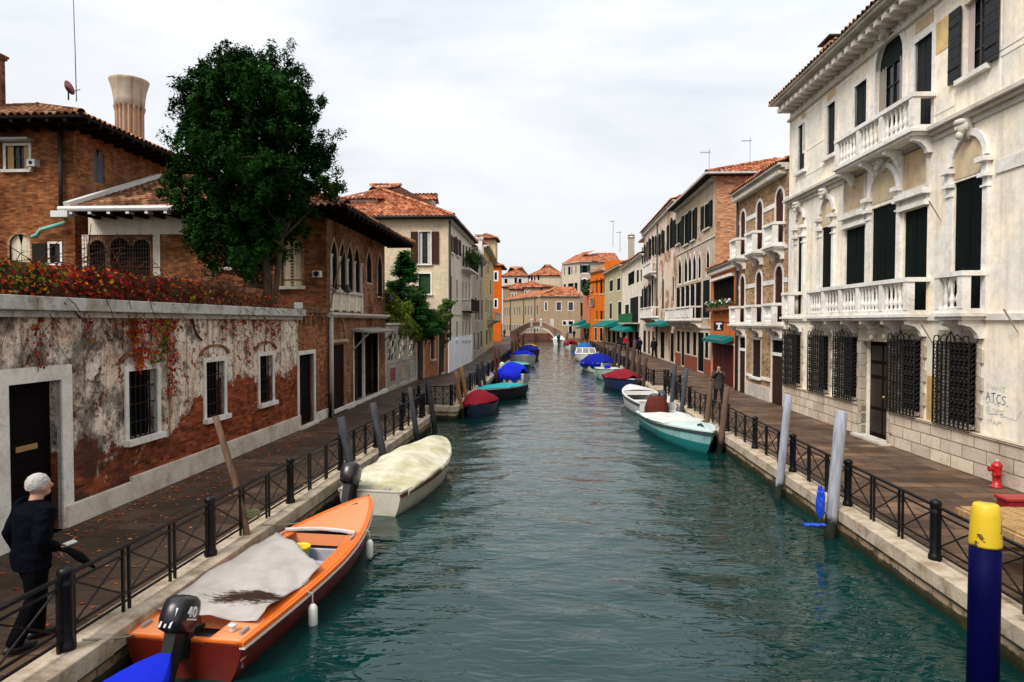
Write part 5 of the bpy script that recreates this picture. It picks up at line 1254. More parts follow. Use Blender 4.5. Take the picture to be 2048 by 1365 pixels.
# ================================================================ old grey house, yellow house, orange house
gy = thing('grey_house', 'narrow weathered grey house with white chimney beyond the beige house', 'building', (-6.6, 62, 0), world=True)
K3 = Fac(gy, (-6.3, 54.9), (-6.8, 69.5), 9.0, plaster((.40, .36, .31), (.7, .65, .6), .9, .3), side=1, maxd=.02, thick=.03)
for x0, x1, y0, y1 in ((948, 950, 518, 540), (953, 956, 520, 560), (961, 965, 520, 556), (950, 953, 595, 640), (956, 959, 600, 640), (962, 965, 600, 640), (948, 950, 665, 700), (955, 958, 665, 700), (961, 964, 662, 695)):
    r = K3.rect(x0, x1, y0, y1); K3.window(r, frame=WHITE2, fw=.12, fill=planks((.05, .035, .03)), mull=False)
K3.wall(); K3.cornice(9.0, .2, .4, WHITE2, dent=.6); body(gy, [(-6.6, 54.9), (-7.1, 69.5), (-16, 69.5), (-16, 54.9)], 9, BE); Fac(gy, (-16, 54.9), (-6.3, 54.9), 11.5, BE, side=1)
m = MB(); roof_plane(m, K3.P(0, 9.25, .4), K3.u, (-K3.n*.93 + V((0, 0, .3))), [(0, 0), (K3.L, 0), (K3.L, 5), (0, 5)], .3, .5); m.build('roof', T_OR, gy)
pz = aty(958, 480, 57); chimney(gy, pz.x, 57, 8.8, aty(958, 481, 57).z, .55, paint((.75, .73, .7), .7, .1), True)
yh = thing('yellow_house', 'pale yellow house with dark shutters and tiled roof turret on the left row', 'building', (-7, 78, 0), world=True)
K4 = Fac(yh, (-6.8, 69.6), (-7.6, 92), 10.8, plaster((.56, .45, .22), (.7, .6, .45), .8), side=1, maxd=.02, thick=.03)
for x0, x1, y0, y1 in ((971, 972.6, 520, 550), (975, 977, 522, 548), (980, 982, 560, 590), (971, 973, 595, 625), (975, 977, 600, 630), (981, 983, 600, 640), (972, 975, 660, 690), (979, 981, 660, 685)):
    r = K4.rect(x0, x1, y0, y1); K4.window(r, frame=WHITE, fw=.14, fill=planks((.03, .03, .025)), mull=False)
K4.wall(); K4.cornice(10.8, .25, .6, WHITE2, steps=2); body(yh, [(-7.1, 69.6), (-7.9, 92), (-18, 92), (-18, 69.6)], 10.8, BE); Fac(yh, (-18, 69.6), (-6.8, 69.6), 10.8, BE, side=1).wall()
r = K4.rect(975, 986, 625, 650); K4.balcony(r[0], min(r[1], K4.L), 3.4, 1.0, .9, WHITE2, .4, pan=True)
m = MB(); roof_plane(m, K4.P(0, 11.05, .6), K4.u, (-K4.n*.9 + V((0, 0, .4))), [(0, 0), (K4.L, 0), (K4.L, 4), (0, 4)], .35, .6); m.build('roof', T_OR, yh)
pz = aty(975, 500, 80); MB().box((pz.x - .3, 82, 11.9), (2.4, 3, 2.4)).build('turret', plaster((.6, .5, .3)), yh); hip_roof(yh, pz.x - 1.8, pz.x + 1.2, 80, 84, 13.0, R(22), T_OR, 'y', .35)
ol = thing('terracotta_house', 'vivid orange end house with one dark-shuttered window, left of the distant bridge', 'building', (-9, 116, 0), world=True)
pa, pb = aty(985, 600, 112), aty(1003, 600, 112)
K5 = Fac(ol, (pa.x - 4, 112), (pb.x, 112), aty(994, 533, 112).z, plaster((.58, .12, .015), (.7, .6, .5), .6), side=1)
r = K5.rect(989, 994, 545, 560); K5.window(r, frame=WHITE, fw=.25, fill=GREEN_D, mull=False)
r = K5.rect(989, 994, 600, 615); K5.window(r, frame=WHITE, fw=.2, fill=GREEN_D, mull=False)
K5.wall(); body(ol, [(pa.x - 4, 112.3), (pb.x, 112.3), (pb.x - .5, 120), (pa.x - 4, 120)], K5.z1 - .05, K5.mat); hip_roof(ol, pa.x - 4.3, pb.x + .4, 111.6, 120.5, K5.z1 + .1, R(20), T_OR, 'y', .35)
# ================================================================ behind the bridge
fb_ = thing('tan_building', 'long tan plastered building turning a corner behind the distant bridge, low red roof', 'building', (0, 140, 0), world=True)
TAN = plaster((.36, .28, .19), (.7, .6, .45), .8)
c0, c1 = aty(1078, 600, 135), aty(1161, 600, 135); zt = aty(1120, 595, 135).z
N1 = Fac(fb_, (c0.x, 135), (c1.x, 135), zt, TAN, side=1)
for x0, x1, y0, y1 in ((1090, 1094, 605, 621), (1113, 1122, 605, 621), (1137, 1146, 605, 621)):
    N1.window(N1.rect(x0, x1, y0, y1), frame=WHITE, fw=.14, fill=glass((.05, .05, .08)), mull=True)
N1.window(N1.rect(1126, 1132, 643, 650), frame=WHITE, fw=.2, fill=DRK, mull=False); N1.window(N1.rect(1137, 1146, 643, 650), frame=WHITE, fw=.25, fill=DRK, mull=False); N1.window(N1.rect(1138, 1144, 653, 668), frame=WHITE2, fw=.15, fill=DRK, mull=False, name='door')
N1.wall(); N1.cornice(zt, .2, .3, WHITE2, steps=2)
q = N1.rect(1100, 1108, 638, 655); N1.panel('whitewash_patch', plaster((.62, .58, .5)), q[0], q[1], q[2], q[3], .001, .01)
zz = zt; Yf = 1365*(zt - EYE)/(645 - 603); d0 = atx(1007.5, 603, -11); t_ = (zt - EYE)/ray(1007.5, 603).z; d0 = O + ray(1007.5, 603)*t_
N2 = Fac(fb_, (d0.x, d0.y), (c0.x, 135), zt, plaster((.36, .27, .17), (.8, .7, .5), .5), side=1)
n = 13
for i in range(n):
    u = N2.L*(i + .5)/n
    if i % 4 != 3: N2.window((u - .4, u + .4, 4.6, 6.6), frame=WHITE2, fw=.1, fill=DRK, mull=False)
    N2.window((u - .45, u + .45, 1.2, 2.6), frame=WHITE2, fw=.1, fill=DRK, mull=False)
N2.wall(); N2.cornice(zt, .2, .3, WHITE2, steps=2)
for i in (3, 8, 11.8): N2.pipe(N2.L*i/13, 0, zt, DPIPE, .1, .08)
body(fb_, [(d0.x, d0.y + .4), (c0.x + .2, 135.4), (c1.x, 135.4), (c1.x, 160), (d0.x, 175)], zt, TAN)
m = MB(); roof_plane(m, N1.P(-.3, zt + .2, .4), (1, 0, 0), (0, 1, .42), [(0, 0), (N1.L + .6, 0), (N1.L - 1, 5.5), (3.4, 5.5)], .35, .6); roof_plane(m, N2.P(0, zt + .2, .4), N2.u, -N2.n + V((0, 0, .4)), [(0, 0), (N2.L, 0), (N2.L - 1, 4.5), (0, 4.5)], .35, .6); m.build('roof', T_OR, fb_)
def far_house(name, label, x0, x1, y0_, y1_, Y, roofy, mat, wins, rmat=T_OR, side_x=None, dep=10, pitch=None, gable=False, ax='x', wmat=None, kids=None):
    a, b = aty(x0, 600, Y), aty(x1, 600, Y); zt = aty((x0 + x1)/2, y0_, Y).z; t = thing(name, label, 'building', ((a.x + b.x)/2, Y, 0), world=True)
    f = Fac(t, (a.x, Y), (b.x, Y), zt, mat, side=1)
    for q in wins: f.window(f.rect(*q), frame=WHITE, fw=.12, fill=wmat or GREEN_D, mull=False)
    f.wall(); body(t, [(a.x, Y + .3), (b.x, Y + .3), (b.x, Y + dep), (a.x, Y + dep)], zt - .02, mat)
    hw = min(b.x - a.x + .8, dep + .8)/2; zr_ = aty((x0 + x1)/2, roofy, Y + hw).z
    hip_roof(t, a.x - .4, b.x + .4, Y - .4, Y + dep + .4, zt + .1, atan((zr_ - zt)/hw), rmat, ax, .3, th=.45, gable=gable)
    return t, f
far_house('distant_house', 'distant white house with green awning line and red hipped roof, left of centre', 1005, 1056, 553, 580, 178, 541, plaster((.62, .62, .58)), ((1009, 1015, 558, 567), (1029, 1034, 556, 567), (1037, 1043, 558, 567)))
far_house('distant_house', 'distant cream house with wide orange roof and dark windows, behind the red roofs', 1061, 1128, 552, 580, 170, 535, plaster((.56, .50, .38)), ((1061.5, 1066, 553, 562), (1068, 1071, 553, 562), (1075, 1079, 552, 561)))
far_house('gabled_annex', 'low grey-brown gabled annex with small windows, left one above the tan building', 1021, 1047, 579, 600, 158, 567, plaster((.36, .29, .20)), ((1023, 1025.5, 587, 596), (1030, 1032.5, 587, 596)), ax='y', gable=False)
far_house('gabled_annex', 'low grey-brown gabled annex with small windows, right one above the tan building', 1048, 1080, 576, 600, 152, 563, plaster((.38, .31, .22)), ((1050, 1053, 583, 592), (1057, 1060, 583, 592)), ax='y')
far_house('annex_block', 'low red-roofed block filling the gap behind the two gabled annexes', 1006, 1110, 575, 600, 163, 568, plaster((.33, .25, .18)), ())
bw = thing('pale_house', 'large pale grey house with green shutters and orange hip roof behind the bridge', 'building', (6, 142, 0), world=True)
c0b = aty(1159.5, 600, 140); cR = aty(1196, 600, 140); zt = aty(1160, 524, 140).z; t_ = (zt - EYE)/ray(1124.5, 529).z; dL = O + ray(1124.5, 529)*t_
PB = plaster((.40, .36, .30), (.8, .7, .6), .5)
M1 = Fac(bw, (c0b.x, 140), (cR.x + 4, 140), zt, PB, side=1)
for x0, x1, y0, y1, k in ((1165, 1175, 531, 546, ''), (1165, 1173, 562, 583, 'r'), (1165, 1173, 608, 632, 'r')):
    M1.window(M1.rect(x0, x1, y0, y1), k, frame=WHITE, fw=.25, fill=DRK, shut=planks((.02, .06, .05)), mull=False)
M1.wall(); M2 = Fac(bw, (dL.x, dL.y), (c0b.x, 140), zt, plaster((.50, .44, .36), (.8, .7, .6), .4), side=1)
for x0, x1, y0, y1 in ((1128, 1130, 535, 550), (1136, 1141, 534, 550), (1143, 1145, 534, 548), (1151, 1153, 532, 547), (1127, 1132, 569, 582), (1136, 1147, 567, 584), (1149, 1155, 566, 582)):
    M2.window(M2.rect(x0, x1, y0, y1), frame=WHITE2, fw=.12, fill=GREEN_D, mull=False)
M2.wall(); body(bw, [(dL.x, dL.y + .4), (c0b.x + .3, 140.3), (cR.x + 4, 140.3), (cR.x + 4, 168), (dL.x, 175)], zt - .02, PB)
m = MB(); up = (-M2.n).normalized(); 
A_, B_, C_, D_ = V((dL.x - .4, dL.y, zt)), V((c0b.x - .3, 139.4, zt)), V((cR.x + 4.4, 139.6, zt)), None
ap = aty(1181, 507, 150)
roof_plane(m, B_, (1, 0, 0), (0, 10.5, ap.z - zt), [(0, 0), ((C_ - B_).length, 0), ((C_ - B_).length, 11.1), (4, 11.1)], .4, .7)
n2 = V((-M2.n.x, -M2.n.y, 0)); roof_plane(m, A_, (B_ - A_), (n2*6 + V((0, 0, ap.z - zt))), [(0, 0), ((B_ - A_).length, 0), ((B_ - A_).length - 9, 6.8), (4, 6.8)], .4, .7)
m.add([A_, B_, C_, ap + V((4, 0, -.1)), ap - V((0, 0, .1)), V((dL.x + 3, dL.y + 1, ap.z - .6))], [(0, 1, 4, 5), (1, 2, 3, 4)], [(3.5, 3.5)]*8); m.build('roof', T_OR, bw)
Bq = M1.balcony(M1.rect(1163, 1174, 585, 592)[0], M1.rect(1163, 1174, 585, 592)[1], aty(1168, 592, 140).z, .8, 1.0, WHITE, .4, brackets=2)
chimney(bw, aty(1190, 515, 147).x, 147, zt, aty(1190, 510, 147).z, 1.2, plaster((.4, .36, .3)), False)
# ---------------------------------------------------------------- bridge
bq_ = thing('bank_wall', 'dark brick canal wall seen through the arch of the distant bridge', 'wall', (-2.5, 132, -1), world=True); MB().box((-2.5, 132.5, -.2), (8.5, .5, 2.4)).build('wall', brick((.16, .06, .04), (.24, .10, .06), (.15, .1, .08)), bq_)
br_ = thing('footbridge', 'humped white-stone footbridge with brick parapets crossing the canal in the distance', 'bridge', (-2.4, 125, 0), world=True)
YB = 125; xL, xR = aty(1021, 660, YB).x, aty(1125, 665, YB).x; aL, aR = aty(1038, 680, YB).x, aty(1108.5, 680, YB).x; zc = aty(1075, 657.5, YB).z; mid = (aL + aR)/2; hw = (aR - aL)/2
def deck(x):   # walking surface
    k = abs(x - mid)/(xR - mid if x > mid else mid - xL); return 2.35 - 1.9*max(0, k - .22)**1.1*1.25
def under(x):
    k = max(-1, min(1, (x - mid)/hw)); return -.35 + (zc + .35)*sqrt(max(0, 1 - k*k*.97))**1.15
BRK = brick((.30, .16, .11), (.42, .26, .19), (.35, .28, .22), .3)
m = MB(); N_ = 40; xs = [xL + (xR - xL)*i/N_ for i in range(N_ + 1)]
for s_, yy in ((-1, YB), (1, YB + 3)):
    for x0, x1 in zip(xs, xs[1:]):
        b0 = under(x0) if aL < x0 < aR else -1.2; b1 = under(x1) if aL < x1 < aR else -1.2
        m.quad((x0, yy, b0), (x1, yy, b1), (x1, yy, deck(x1)), (x0, yy, deck(x0)))
for x0, x1 in zip(xs, xs[1:]):
    m.quad((x0, YB, deck(x0)), (x1, YB, deck(x1)), (x1, YB + 3, deck(x1)), (x0, YB + 3, deck(x0)))
    if aL - .2 < x0 and x1 < aR + .2: m.quad((x0, YB, under(x0)), (x1, YB, under(x1)), (x1, YB + 3, under(x1)), (x0, YB + 3, under(x0)))
m.build('span', BRK, br_)
m = MB(); ar = [aL + (aR - aL)*i/30 for i in range(31)]
for x0, x1 in zip(ar, ar[1:]): m.hexa([V((x0, YB - .06, under(x0))), V((x1, YB - .06, under(x1))), V((x1, YB, under(x1))), V((x0, YB, under(x0))), V((x0, YB - .06, under(x0) + .38)), V((x1, YB - .06, under(x1) + .38)), V((x1, YB, under(x1) + .38)), V((x0, YB, under(x0) + .38))])
m.build('arch_ring', WHITE, br_)
for yy in (YB - .02, YB + 2.8):
    m = MB(); c = MB()
    for x0, x1 in zip(xs, xs[1:]):
        z0, z1 = deck(x0), deck(x1)
        m.hexa([V((x0, yy, z0)), V((x1, yy, z1)), V((x1, yy + .22, z1)), V((x0, yy + .22, z0)), V((x0, yy, z0 + .8)), V((x1, yy, z1 + .8)), V((x1, yy + .22, z1 + .8)), V((x0, yy + .22, z0 + .8))])
        c.hexa([V((x0, yy - .05, z0 + .8)), V((x1, yy - .05, z1 + .8)), V((x1, yy + .27, z1 + .8)), V((x0, yy + .27, z0 + .8)), V((x0, yy - .05, z0 + .95)), V((x1, yy - .05, z1 + .95)), V((x1, yy + .27, z1 + .95)), V((x0, yy + .27, z0 + .95))])
    P_ = m.build('parapet', BRK, br_); c.build('coping', WHITE2, P_)
m = MB()
for x in (aty(1063, 640, YB).x, aty(1082, 640, YB).x): MB().lathe([(.25, 0), (.25, 1.25), (.3, 1.3), (.2, 1.45), (.05, 1.5)], (x, YB + .05, deck(x) - .1), 10).build('pillar', WHITE, br_)
# ================================================================ railings
IR = iron((.004, .004, .005), .45)
def rail_parts():
    S = 2.62; P = {}
    P['bollard'] = (MB().lathe([(.085, 0), (.085, .05), (.068, .07), (.068, .1), (.062, .12), (.062, .58), (.07, .6), (.07, .63), (.06, .65), (.06, .70), (.074, .72), (.074, .75), (.06, .775), (.02, .79)], (0, 0, 0), 8), [0])
    P['top_rail'] = (MB().box((0, S/2, .70), (.045, S - .12, .028)), [0]); P['upper_rail'] = (MB().box((0, S/2, .61), (.02, S - .12, .02)), [0])
    P['bottom_rail'] = (MB().box((0, S/2, .19), (.022, S - .12, .022)), [0]); P['foot_rail'] = (MB().box((0, S/2, .10), (.022, S - .12, .022)), [0])
    P['bar'] = (MB().box((0, 0, .355), (.028, .028, .71)), [.10, .83, .93, 1.69, 1.79, S - .10])
    m = MB(); m.bar((-.006, 0, .2), (-.006, .70, .6), .016); m.bar((.008, 0, .6), (.008, .70, .2), .016); P['cross_brace'] = (m, [.115, .96, 1.81])
    return S, {k: (v[0].build(k, IR, None, smooth=(k == 'bollard')), v[1]) for k, v in P.items()}
RS, RP = rail_parts(); RUSED = set()
def railing(label, pts, y_bolls=None, detail=True, grp='iron quay railings'):
    root = thing('railing', label, 'railing', (pts[0][0], pts[0][1], .035), group=grp)
    if not detail:
        fm = MB(); S = RS
        for z_, w_ in ((.70, .045), (.61, .02), (.19, .022), (.10, .022)): fm.box((0, S/2, z_), (w_, S, w_*.8))
        for y_ in (.10, .83, .93, 1.69, 1.79, S - .1): fm.box((0, y_, .355), (.03, .03, .71))
        for y_ in (.115, .96, 1.81): fm.bar((0, y_, .2), (0, y_ + .7, .6), .02); fm.bar((.01, y_, .6), (.01, y_ + .7, .2), .02)
        pm = fm.build('rail_panel', IR, root); first = True
    def put(o, name, loc, rz, sy=1):
        if name in RUSED: c = o.copy(); scene.collection.objects.link(c)
        else: c = o; RUSED.add(name)
        c.parent = root; c.location = loc; c.rotation_euler = (0, 0, rz); c.scale = (1, sy, 1) if name.endswith(('rail', 'brace')) else (1, 1, 1); return c
    for a, b in zip(pts, pts[1:]):
        a, b = V((a[0], a[1], 0)), V((b[0], b[1], 0)); d = b - a; L_ = d.length; d.normalize(); rz = math.atan2(-d.x, d.y); n = max(1, round(L_/RS)); st = L_/n; sc = st/RS; o0 = a - V((pts[0][0], pts[0][1], 0))
        for i in range(n):
            o = o0 + d*(st*i); put(RP['bollard'][0], 'bollard', o, rz)
            if detail:
                for k, (ob_, offs) in RP.items():
                    if k != 'bollard':
                        for q in offs:
                            if L_ < 2 and k in ('bar', 'cross_brace') and q > 1: continue
                            put(ob_, k, o + d*(q*sc), rz, sc if k not in ('cross_brace', 'bar') else (sc if L_ > 2 else 1))
            else:
                c = pm if first else pm.copy()
                if not first: scene.collection.objects.link(c)
                first = False; c.parent = root; c.location = o; c.rotation_euler = (0, 0, rz); c.scale = (1, sc, 1)
    e = V((pts[-1][0] - pts[0][0], pts[-1][1] - pts[0][1], 0)); put(RP['bollard'][0], 'bollard', e, 0)
def lx(y): return -4.60 + .44*(y - 5)/17.6
railing('black iron railing with crossed bars on the near left quay beside the orange boat', [(lx(3.52), 3.52), (lx(21.9), 21.9)])
railing('short black iron railing turning the corner at the left landing steps', [(-4.17, 22.25), (-4.85, 22.35), (-4.85, 24.97)])
railing('black iron railing along the near right quay below the white palazzo', [(5.03, 3.9), (5.03, 30.1)])
railing('short black iron railing around the right landing steps', [(5.05, 30.35), (5.72, 30.4), (5.72, 33.5)])
railing('black iron railing of the far left quay by the red covered boat', [(-4.6, 25.35), (-3.66, 25.15), (-3.46, 50), (-3.42, 75)], detail=False)
railing('black iron railing of the far right quay by the awnings', [(5.6, 33.65), (5.07, 33.7), (5.06, 60), (5.06, 86)], detail=False)
# ================================================================ mooring poles
def pole(label, xb, X, xt, yt, dY=0, r=.085, col=(.09, .085, .08), grp='mooring poles', bend=0, head=.8, band=None):
    Yb = FPX*abs(X)/abs(xb - 1100); top = aty(xt, yt, Yb + dY); base = V((X, Yb, -.45)); d = (top - base); foot = base - d*(1.0/d.z); ln = (top - foot)
    o = thing('mooring_pole', label, 'mooring pole', tuple(base), group=grp)
    n = 7; pts = []; rad = []
    for i in range(n + 1):
        t = i/n; p = foot + ln*t - base; p += V((noise.noise((X, t*2.1, xb)), noise.noise((t*2.3, X, xb + 5)), 0))*.05*bend; pts.append(p); rad.append(r*(1.05 - .25*t*(1 - head)*4)*(1 + .05*noise.noise((t*4, xb, 1))))
    pts.append(pts[-1] + ln.normalized()*r*.18); rad.append(rad[-1]*.72)
    MB().tube(pts, rad, 12).build('pole', pole_mat(col), o, smooth=True); return o
GR, DK, TN, RD, BRN = (.14, .14, .15), (.035, .033, .036), (.28, .15, .06), (.09, .028, .018), (.11, .06, .035)
o = pole('thin crooked weathered brown pole leaning left behind the orange boat', 490, -4.3, 430, 834, .1, .052, (.15, .09, .06), bend=2)
MB().tube([(cos(t)*.085, sin(t)*.085, .75 + t*.006) for t in [i*.8 for i in range(24)]], .012, 5).build('rope', cloth((.15, .16, .08)), o)
pole('dark grey pole standing by the outboard motor of the cream covered boat', 706, -3.98, 682, 836, .1, .1, (.055, .055, .062))
pole('dark grey pole beside the middle of the cream covered boat', 768, -3.92, 746, 807, .1, .1, (.06, .06, .066))
pole('slender grey pole at the bow of the cream covered boat', 833, -3.86, 820, 776, .1, .085, (.06, .06, .065))
pole('dark pole at the corner of the left landing steps', 868, -3.78, 856, 762, .1, .09, (.04, .04, .044))
pole('tan pole leaning left in front of the red covered boat', 925, -3.28, 911, 743, 0, .085, TN)
pole('second tan pole just beyond, above the red cover', 937, -3.22, 922, 735, 0, .085, TN)
pole('dark pole left of the turquoise covered boat', 963, -3.12, 955, 729, 0, .09, DK)
pole('dark pole beyond the turquoise covered boat', 972, -3.1, 964, 724, 0, .09, DK)
pole('dark red pole between quay and blue covered boat on the left', 994, -3.06, 989, 701, 0, .09, RD)
pole('second dark red pole behind the blue covered boat on the left', 1002, -3.04, 997, 698, 0, .09, RD)
for i, (xb, xt, yt) in enumerate(((1026, 1024, 683), (1029, 1027, 678), (1032, 1030, 680), (1036, 1033, 674), (1040, 1035, 662), (1044, 1040, 664), (1048, 1046, 670))):
    pole('tan pole in the crowded cluster by the far left bend of the quay', xb, -3.02 - .05*(i % 2), xt, yt, 0, .11, TN if i % 2 else BRN, 'cluster of poles at the far left bend')
pole('smooth pale grey pole leaning right, the farther one before the palazzo', 1550, 4.64, 1577, 791, .1, .078, (.30, .31, .36), head=.95)
pole('thick pale grey pole leaning right with blue plastic bag caught at its foot', 1650, 4.64, 1683, 824, .1, .095, (.32, .33, .37), head=.95)
pole('dark slate pole at the stern of the white open boat', 1339, 4.6, 1350, 731, 0, .085, (.06, .065, .08))
pole('dark slate pole between the white boat and the teal boat', 1358, 4.6, 1373, 738, 0, .085, (.07, .075, .09))
pole('rough brown pole beside the teal boat, left of a similar one', 1404, 4.62, 1420, 764, 0, .09, (.12, .075, .05), bend=1)
pole('rough brown pole at the bow of the teal boat', 1434, 4.62, 1456, 775, 0, .095, (.14, .085, .06), bend=1)
pole('brown pole at the near end of the dark red covered boat on the right', 1283, 4.5, 1292, 716, 0, .1, (.08, .05, .04))
pole('brown pole behind the dark red covered boat on the right', 1273, 4.5, 1279, 711, 0, .1, (.08, .05, .04))
pole('tall thick brown pole leaning right above the red boat cover', 1260, 4.5, 1270, 681, 0, .12, (.09, .055, .045))
pole('tall brown pole next to the thick one above the red boat cover', 1250, 4.5, 1256, 685, 0, .11, (.07, .045, .04))
for i, (xb, xt, yt) in enumerate(((1236, 1239, 690), (1228, 1231, 686), (1222, 1226, 696), (1213, 1216, 694), (1206, 1208, 688), (1199, 1201, 690), (1192, 1194, 692), (1181, 1183, 684), (1172, 1174, 684), (1163, 1166, 676), (1158, 1162, 678))):
    pole('dark brown pole in the row along the far right quay', xb, 4.55, xt, yt, 0, .11, (.06, .045, .04), 'row of poles along the far right quay')
for i, (xb, xt, yt) in enumerate(((1133, 1136, 664), (1129, 1133, 668))):
    pole('slanting pole by the moored boat at the right foot of the bridge', xb, 2.4, xt, yt, 0, .12, (.12, .09, .07), 'poles by the bridge')
bp = aty(1971, 1050, 6.4); o = thing('striped_mooring_post', 'thick dark blue mooring post with worn yellow top at lower right', 'mooring post', (bp.x, 6.4, -.45))
zt_, zy = aty(1971, 1008, 6.4).z + .45, aty(1971, 1091, 6.4).z + .45
MB().lathe([(.128, -1), (.128, zy - .5), (.127, zy)], (0, 0, 0), 24).build('post', paint((.001, .001, .038), .6, .5, .06, 2), o, smooth=True)
def yel():
    t = NT('yellow_paint'); p = t.pos(True); n = t.noise(p, 5, 5, .7); c = t.mix(t.ramp(n, [(.56, 0), (.57, 1)]), (.62, .42, .015), (.12, .06, .02)); return t.done(c, .4, t.bump(n, .2, .004), .5)
MB().lathe([(.131, zy), (.131, zy + .02), (.118, zt_ - .10), (.103, zt_ - .012), (.094, zt_), (.03, zt_ + .002)], (0, 0, 0), 24).build('cap', yel(), o, smooth=True)
# ================================================================ boats
def wprof(t, ws=.86, full=2.3):
    if t < .42: return ws + (1 - ws)*sin(t/.42*pi/2)
    return max(0.0, 1 - ((t - .42)/.58)**full)**.8
class Boat:
    def __init__(s, label, cat, c, hv, L=5, B=1.5, hs=.4, hb=.6, hull=None, rim=None, inner=None, deck=None, dk=(.62, 1), ws=.86, name='motorboat', rub=None, boot=None, full=2.3, group='boats moored along the quays', flare=.25, sdeck=0):
        s.L, s.B, s.hs, s.hb, s.ws, s.full, s.flare = L, B, hs, hb, ws, full, flare
        s.r = thing(name, label, cat, (c[0], c[1], -.45), math.atan2(-hv[0], hv[1]), group)
        n = 28; prof = [(0, -.18, 0), (.55, -.16, .1), (.80, .0, .2), (1, 1, 1)]
        def pt(t, k, sg, off=0.0):
            g = s.g(t); w_ = s.w(t) - off; w_ = max(0, w_)
            a = k/6; kx = [0, .5, .78, .88, .94, .98, 1][k]; kz = [-.2, -.18, -.05, .22, .5, .78, 1][k]
            z = kz*g if kz > 0 else kz; z = z*(1 - .0) if t < .9 or kz > 0 else z*(1 - (t - .9)*6)
            ov = (s.flare*(t**7))*(z if z > 0 else z*.8 - .05)/g
            return V((sg*w_*kx, s.y(t) + ov, z))
        s.pt = pt; m = MB(); ts = [i/n for i in range(n + 1)]
        for sg in (-1, 1):
            o = len(m.v)
            for t in ts:
                for k in range(7): m.v.append(pt(t, k, sg))
            for i in range(n):
                for k in range(6):
                    a = o + i*7 + k; m.f.append((a, a + 1, a + 8, a + 7) if sg > 0 else (a, a + 7, a + 8, a + 1))
        # transom
        o = len(m.v)
        for sg in (-1, 1):
            for k in range(7): m.v.append(pt(0, k, sg))
        for k in range(6): m.f.append((o + k, o + 7 + k, o + 8 + k, o + k + 1))
        H = m.build('hull', hull, s.r, smooth=False); b = H.modifiers.new('w', 'WELD'); b.merge_threshold = .002
        for p in H.data.polygons: p.use_smooth = True
        e = H.modifiers.new('es', 'EDGE_SPLIT'); e.split_angle = R(50)
        # gunwale
        m = MB(); gw_ = .055
        for sg in (-1, 1):
            for t0, t1 in zip(ts, ts[1:]):
                A, Bq = pt(t0, 6, sg), pt(t1, 6, sg); ai, bi = pt(t0, 6, sg, gw_), pt(t1, 6, sg, gw_); u = V((0, 0, .022)); ov_ = V((sg*.018, 0, 0)) if t1 < .99 else V()
                m.hexa([A - u + ov_, Bq - u + ov_, bi - u, ai - u, A + u + ov_, Bq + u + ov_, bi + u, ai + u])
        A, Bq = pt(0, 6, -1), pt(0, 6, 1); m.box(((A + Bq)/2 + V((0, .03, 0))), (abs(Bq.x - A.x), .06, .044))
        m.build('gunwale', rim or hull, s.r)
        if rub:
            m = MB()
            for sg in (-1, 1):
                for t0, t1 in zip(ts, ts[1:]):
                    A, Bq = pt(t0, 6, sg), pt(t1, 6, sg); o_ = V((sg*.024, 0, 0)); d1, d2 = V((0, 0, -.03)), V((0, 0, -.09))
                    m.hexa([A + d2 - o_, Bq + d2 - o_, Bq + d2 + o_, A + d2 + o_, A + d1 - o_, Bq + d1 - o_, Bq + d1 + o_, A + d1 + o_])
            m.build('rub_rail', rub, s.r)
        # inside
        fl = .08; m = MB()
        for sg in (-1, 1):
            o = len(m.v)
            for t in ts:
                tt = min(t, .90); a = pt(tt, 6, sg, .05); yb = s.y(tt); m.v += [a, V((a.x*.80, yb, fl)), V((0, yb, fl))]
            for i in range(n):
                for k in range(2): a = o + i*3 + k; m.f.append((a, a + 3, a + 4, a + 1))
        o = len(m.v); a0, b0 = pt(.01, 6, -1, .05), pt(.01, 6, 1, .05); m.v += [V((a0.x, a0.y + .05, fl)), V((b0.x, b0.y + .05, fl)), b0 + V((0, .05, 0)), a0 + V((0, .05, 0))]; m.f.append((o, o + 1, o + 2, o + 3))
        m.build('interior', inner or paint((.4, .4, .42), .5), s.r)
        if deck:
            m = MB(); t0, t1 = dk
            m.grid(lambda i, j: (lambda t, q: V((q*(s.w(t) - .03), s.y(t) + s.flare*(t**7), s.g(t) + .012 + .05*(1 - q*q)*min(1, s.w(t)*2))))(t0 + (t1 - t0)*j, -1 + 2*i), 10, 14)
            w0 = s.w(t0) - .08; m.quad((-w0, s.y(t0), s.g(t0) - .16), (w0, s.y(t0), s.g(t0) - .16), (w0, s.y(t0), s.g(t0) + .01), (-w0, s.y(t0), s.g(t0) + .01))
            m.build('foredeck', deck, s.r, smooth=True)
        if sdeck:
            m = MB(); W_ = s.w(0) - .03
            for a, b in ((-W_, -.26), (.26, W_)): m.hexa([V((a, s.y(0) + .02, s.hs - .2)), V((b, s.y(0) + .02, s.hs - .2)), V((b, s.y(sdeck), s.hs - .2)), V((a, s.y(sdeck), s.hs - .2)), V((a, s.y(0) + .02, s.hs + .03)), V((b, s.y(0) + .02, s.hs + .03)), V((b, s.y(sdeck), s.hs + .03)), V((a, s.y(sdeck), s.hs + .03))])
            m.box((0, s.y(0) + .2, s.hs - .2), (.54, .36, .05)); m.box((0, s.y(sdeck) - .02, s.hs - .08), (.5, .04, .22)); m.build('stern_deck', deck, s.r, bevel=.02)
    def g(s, t): return s.hs + (s.hb - s.hs)*t**2.2
    def w(s, t): return s.B/2*wprof(t, s.ws, s.full)
    def y(s, t): return (t - .5)*s.L
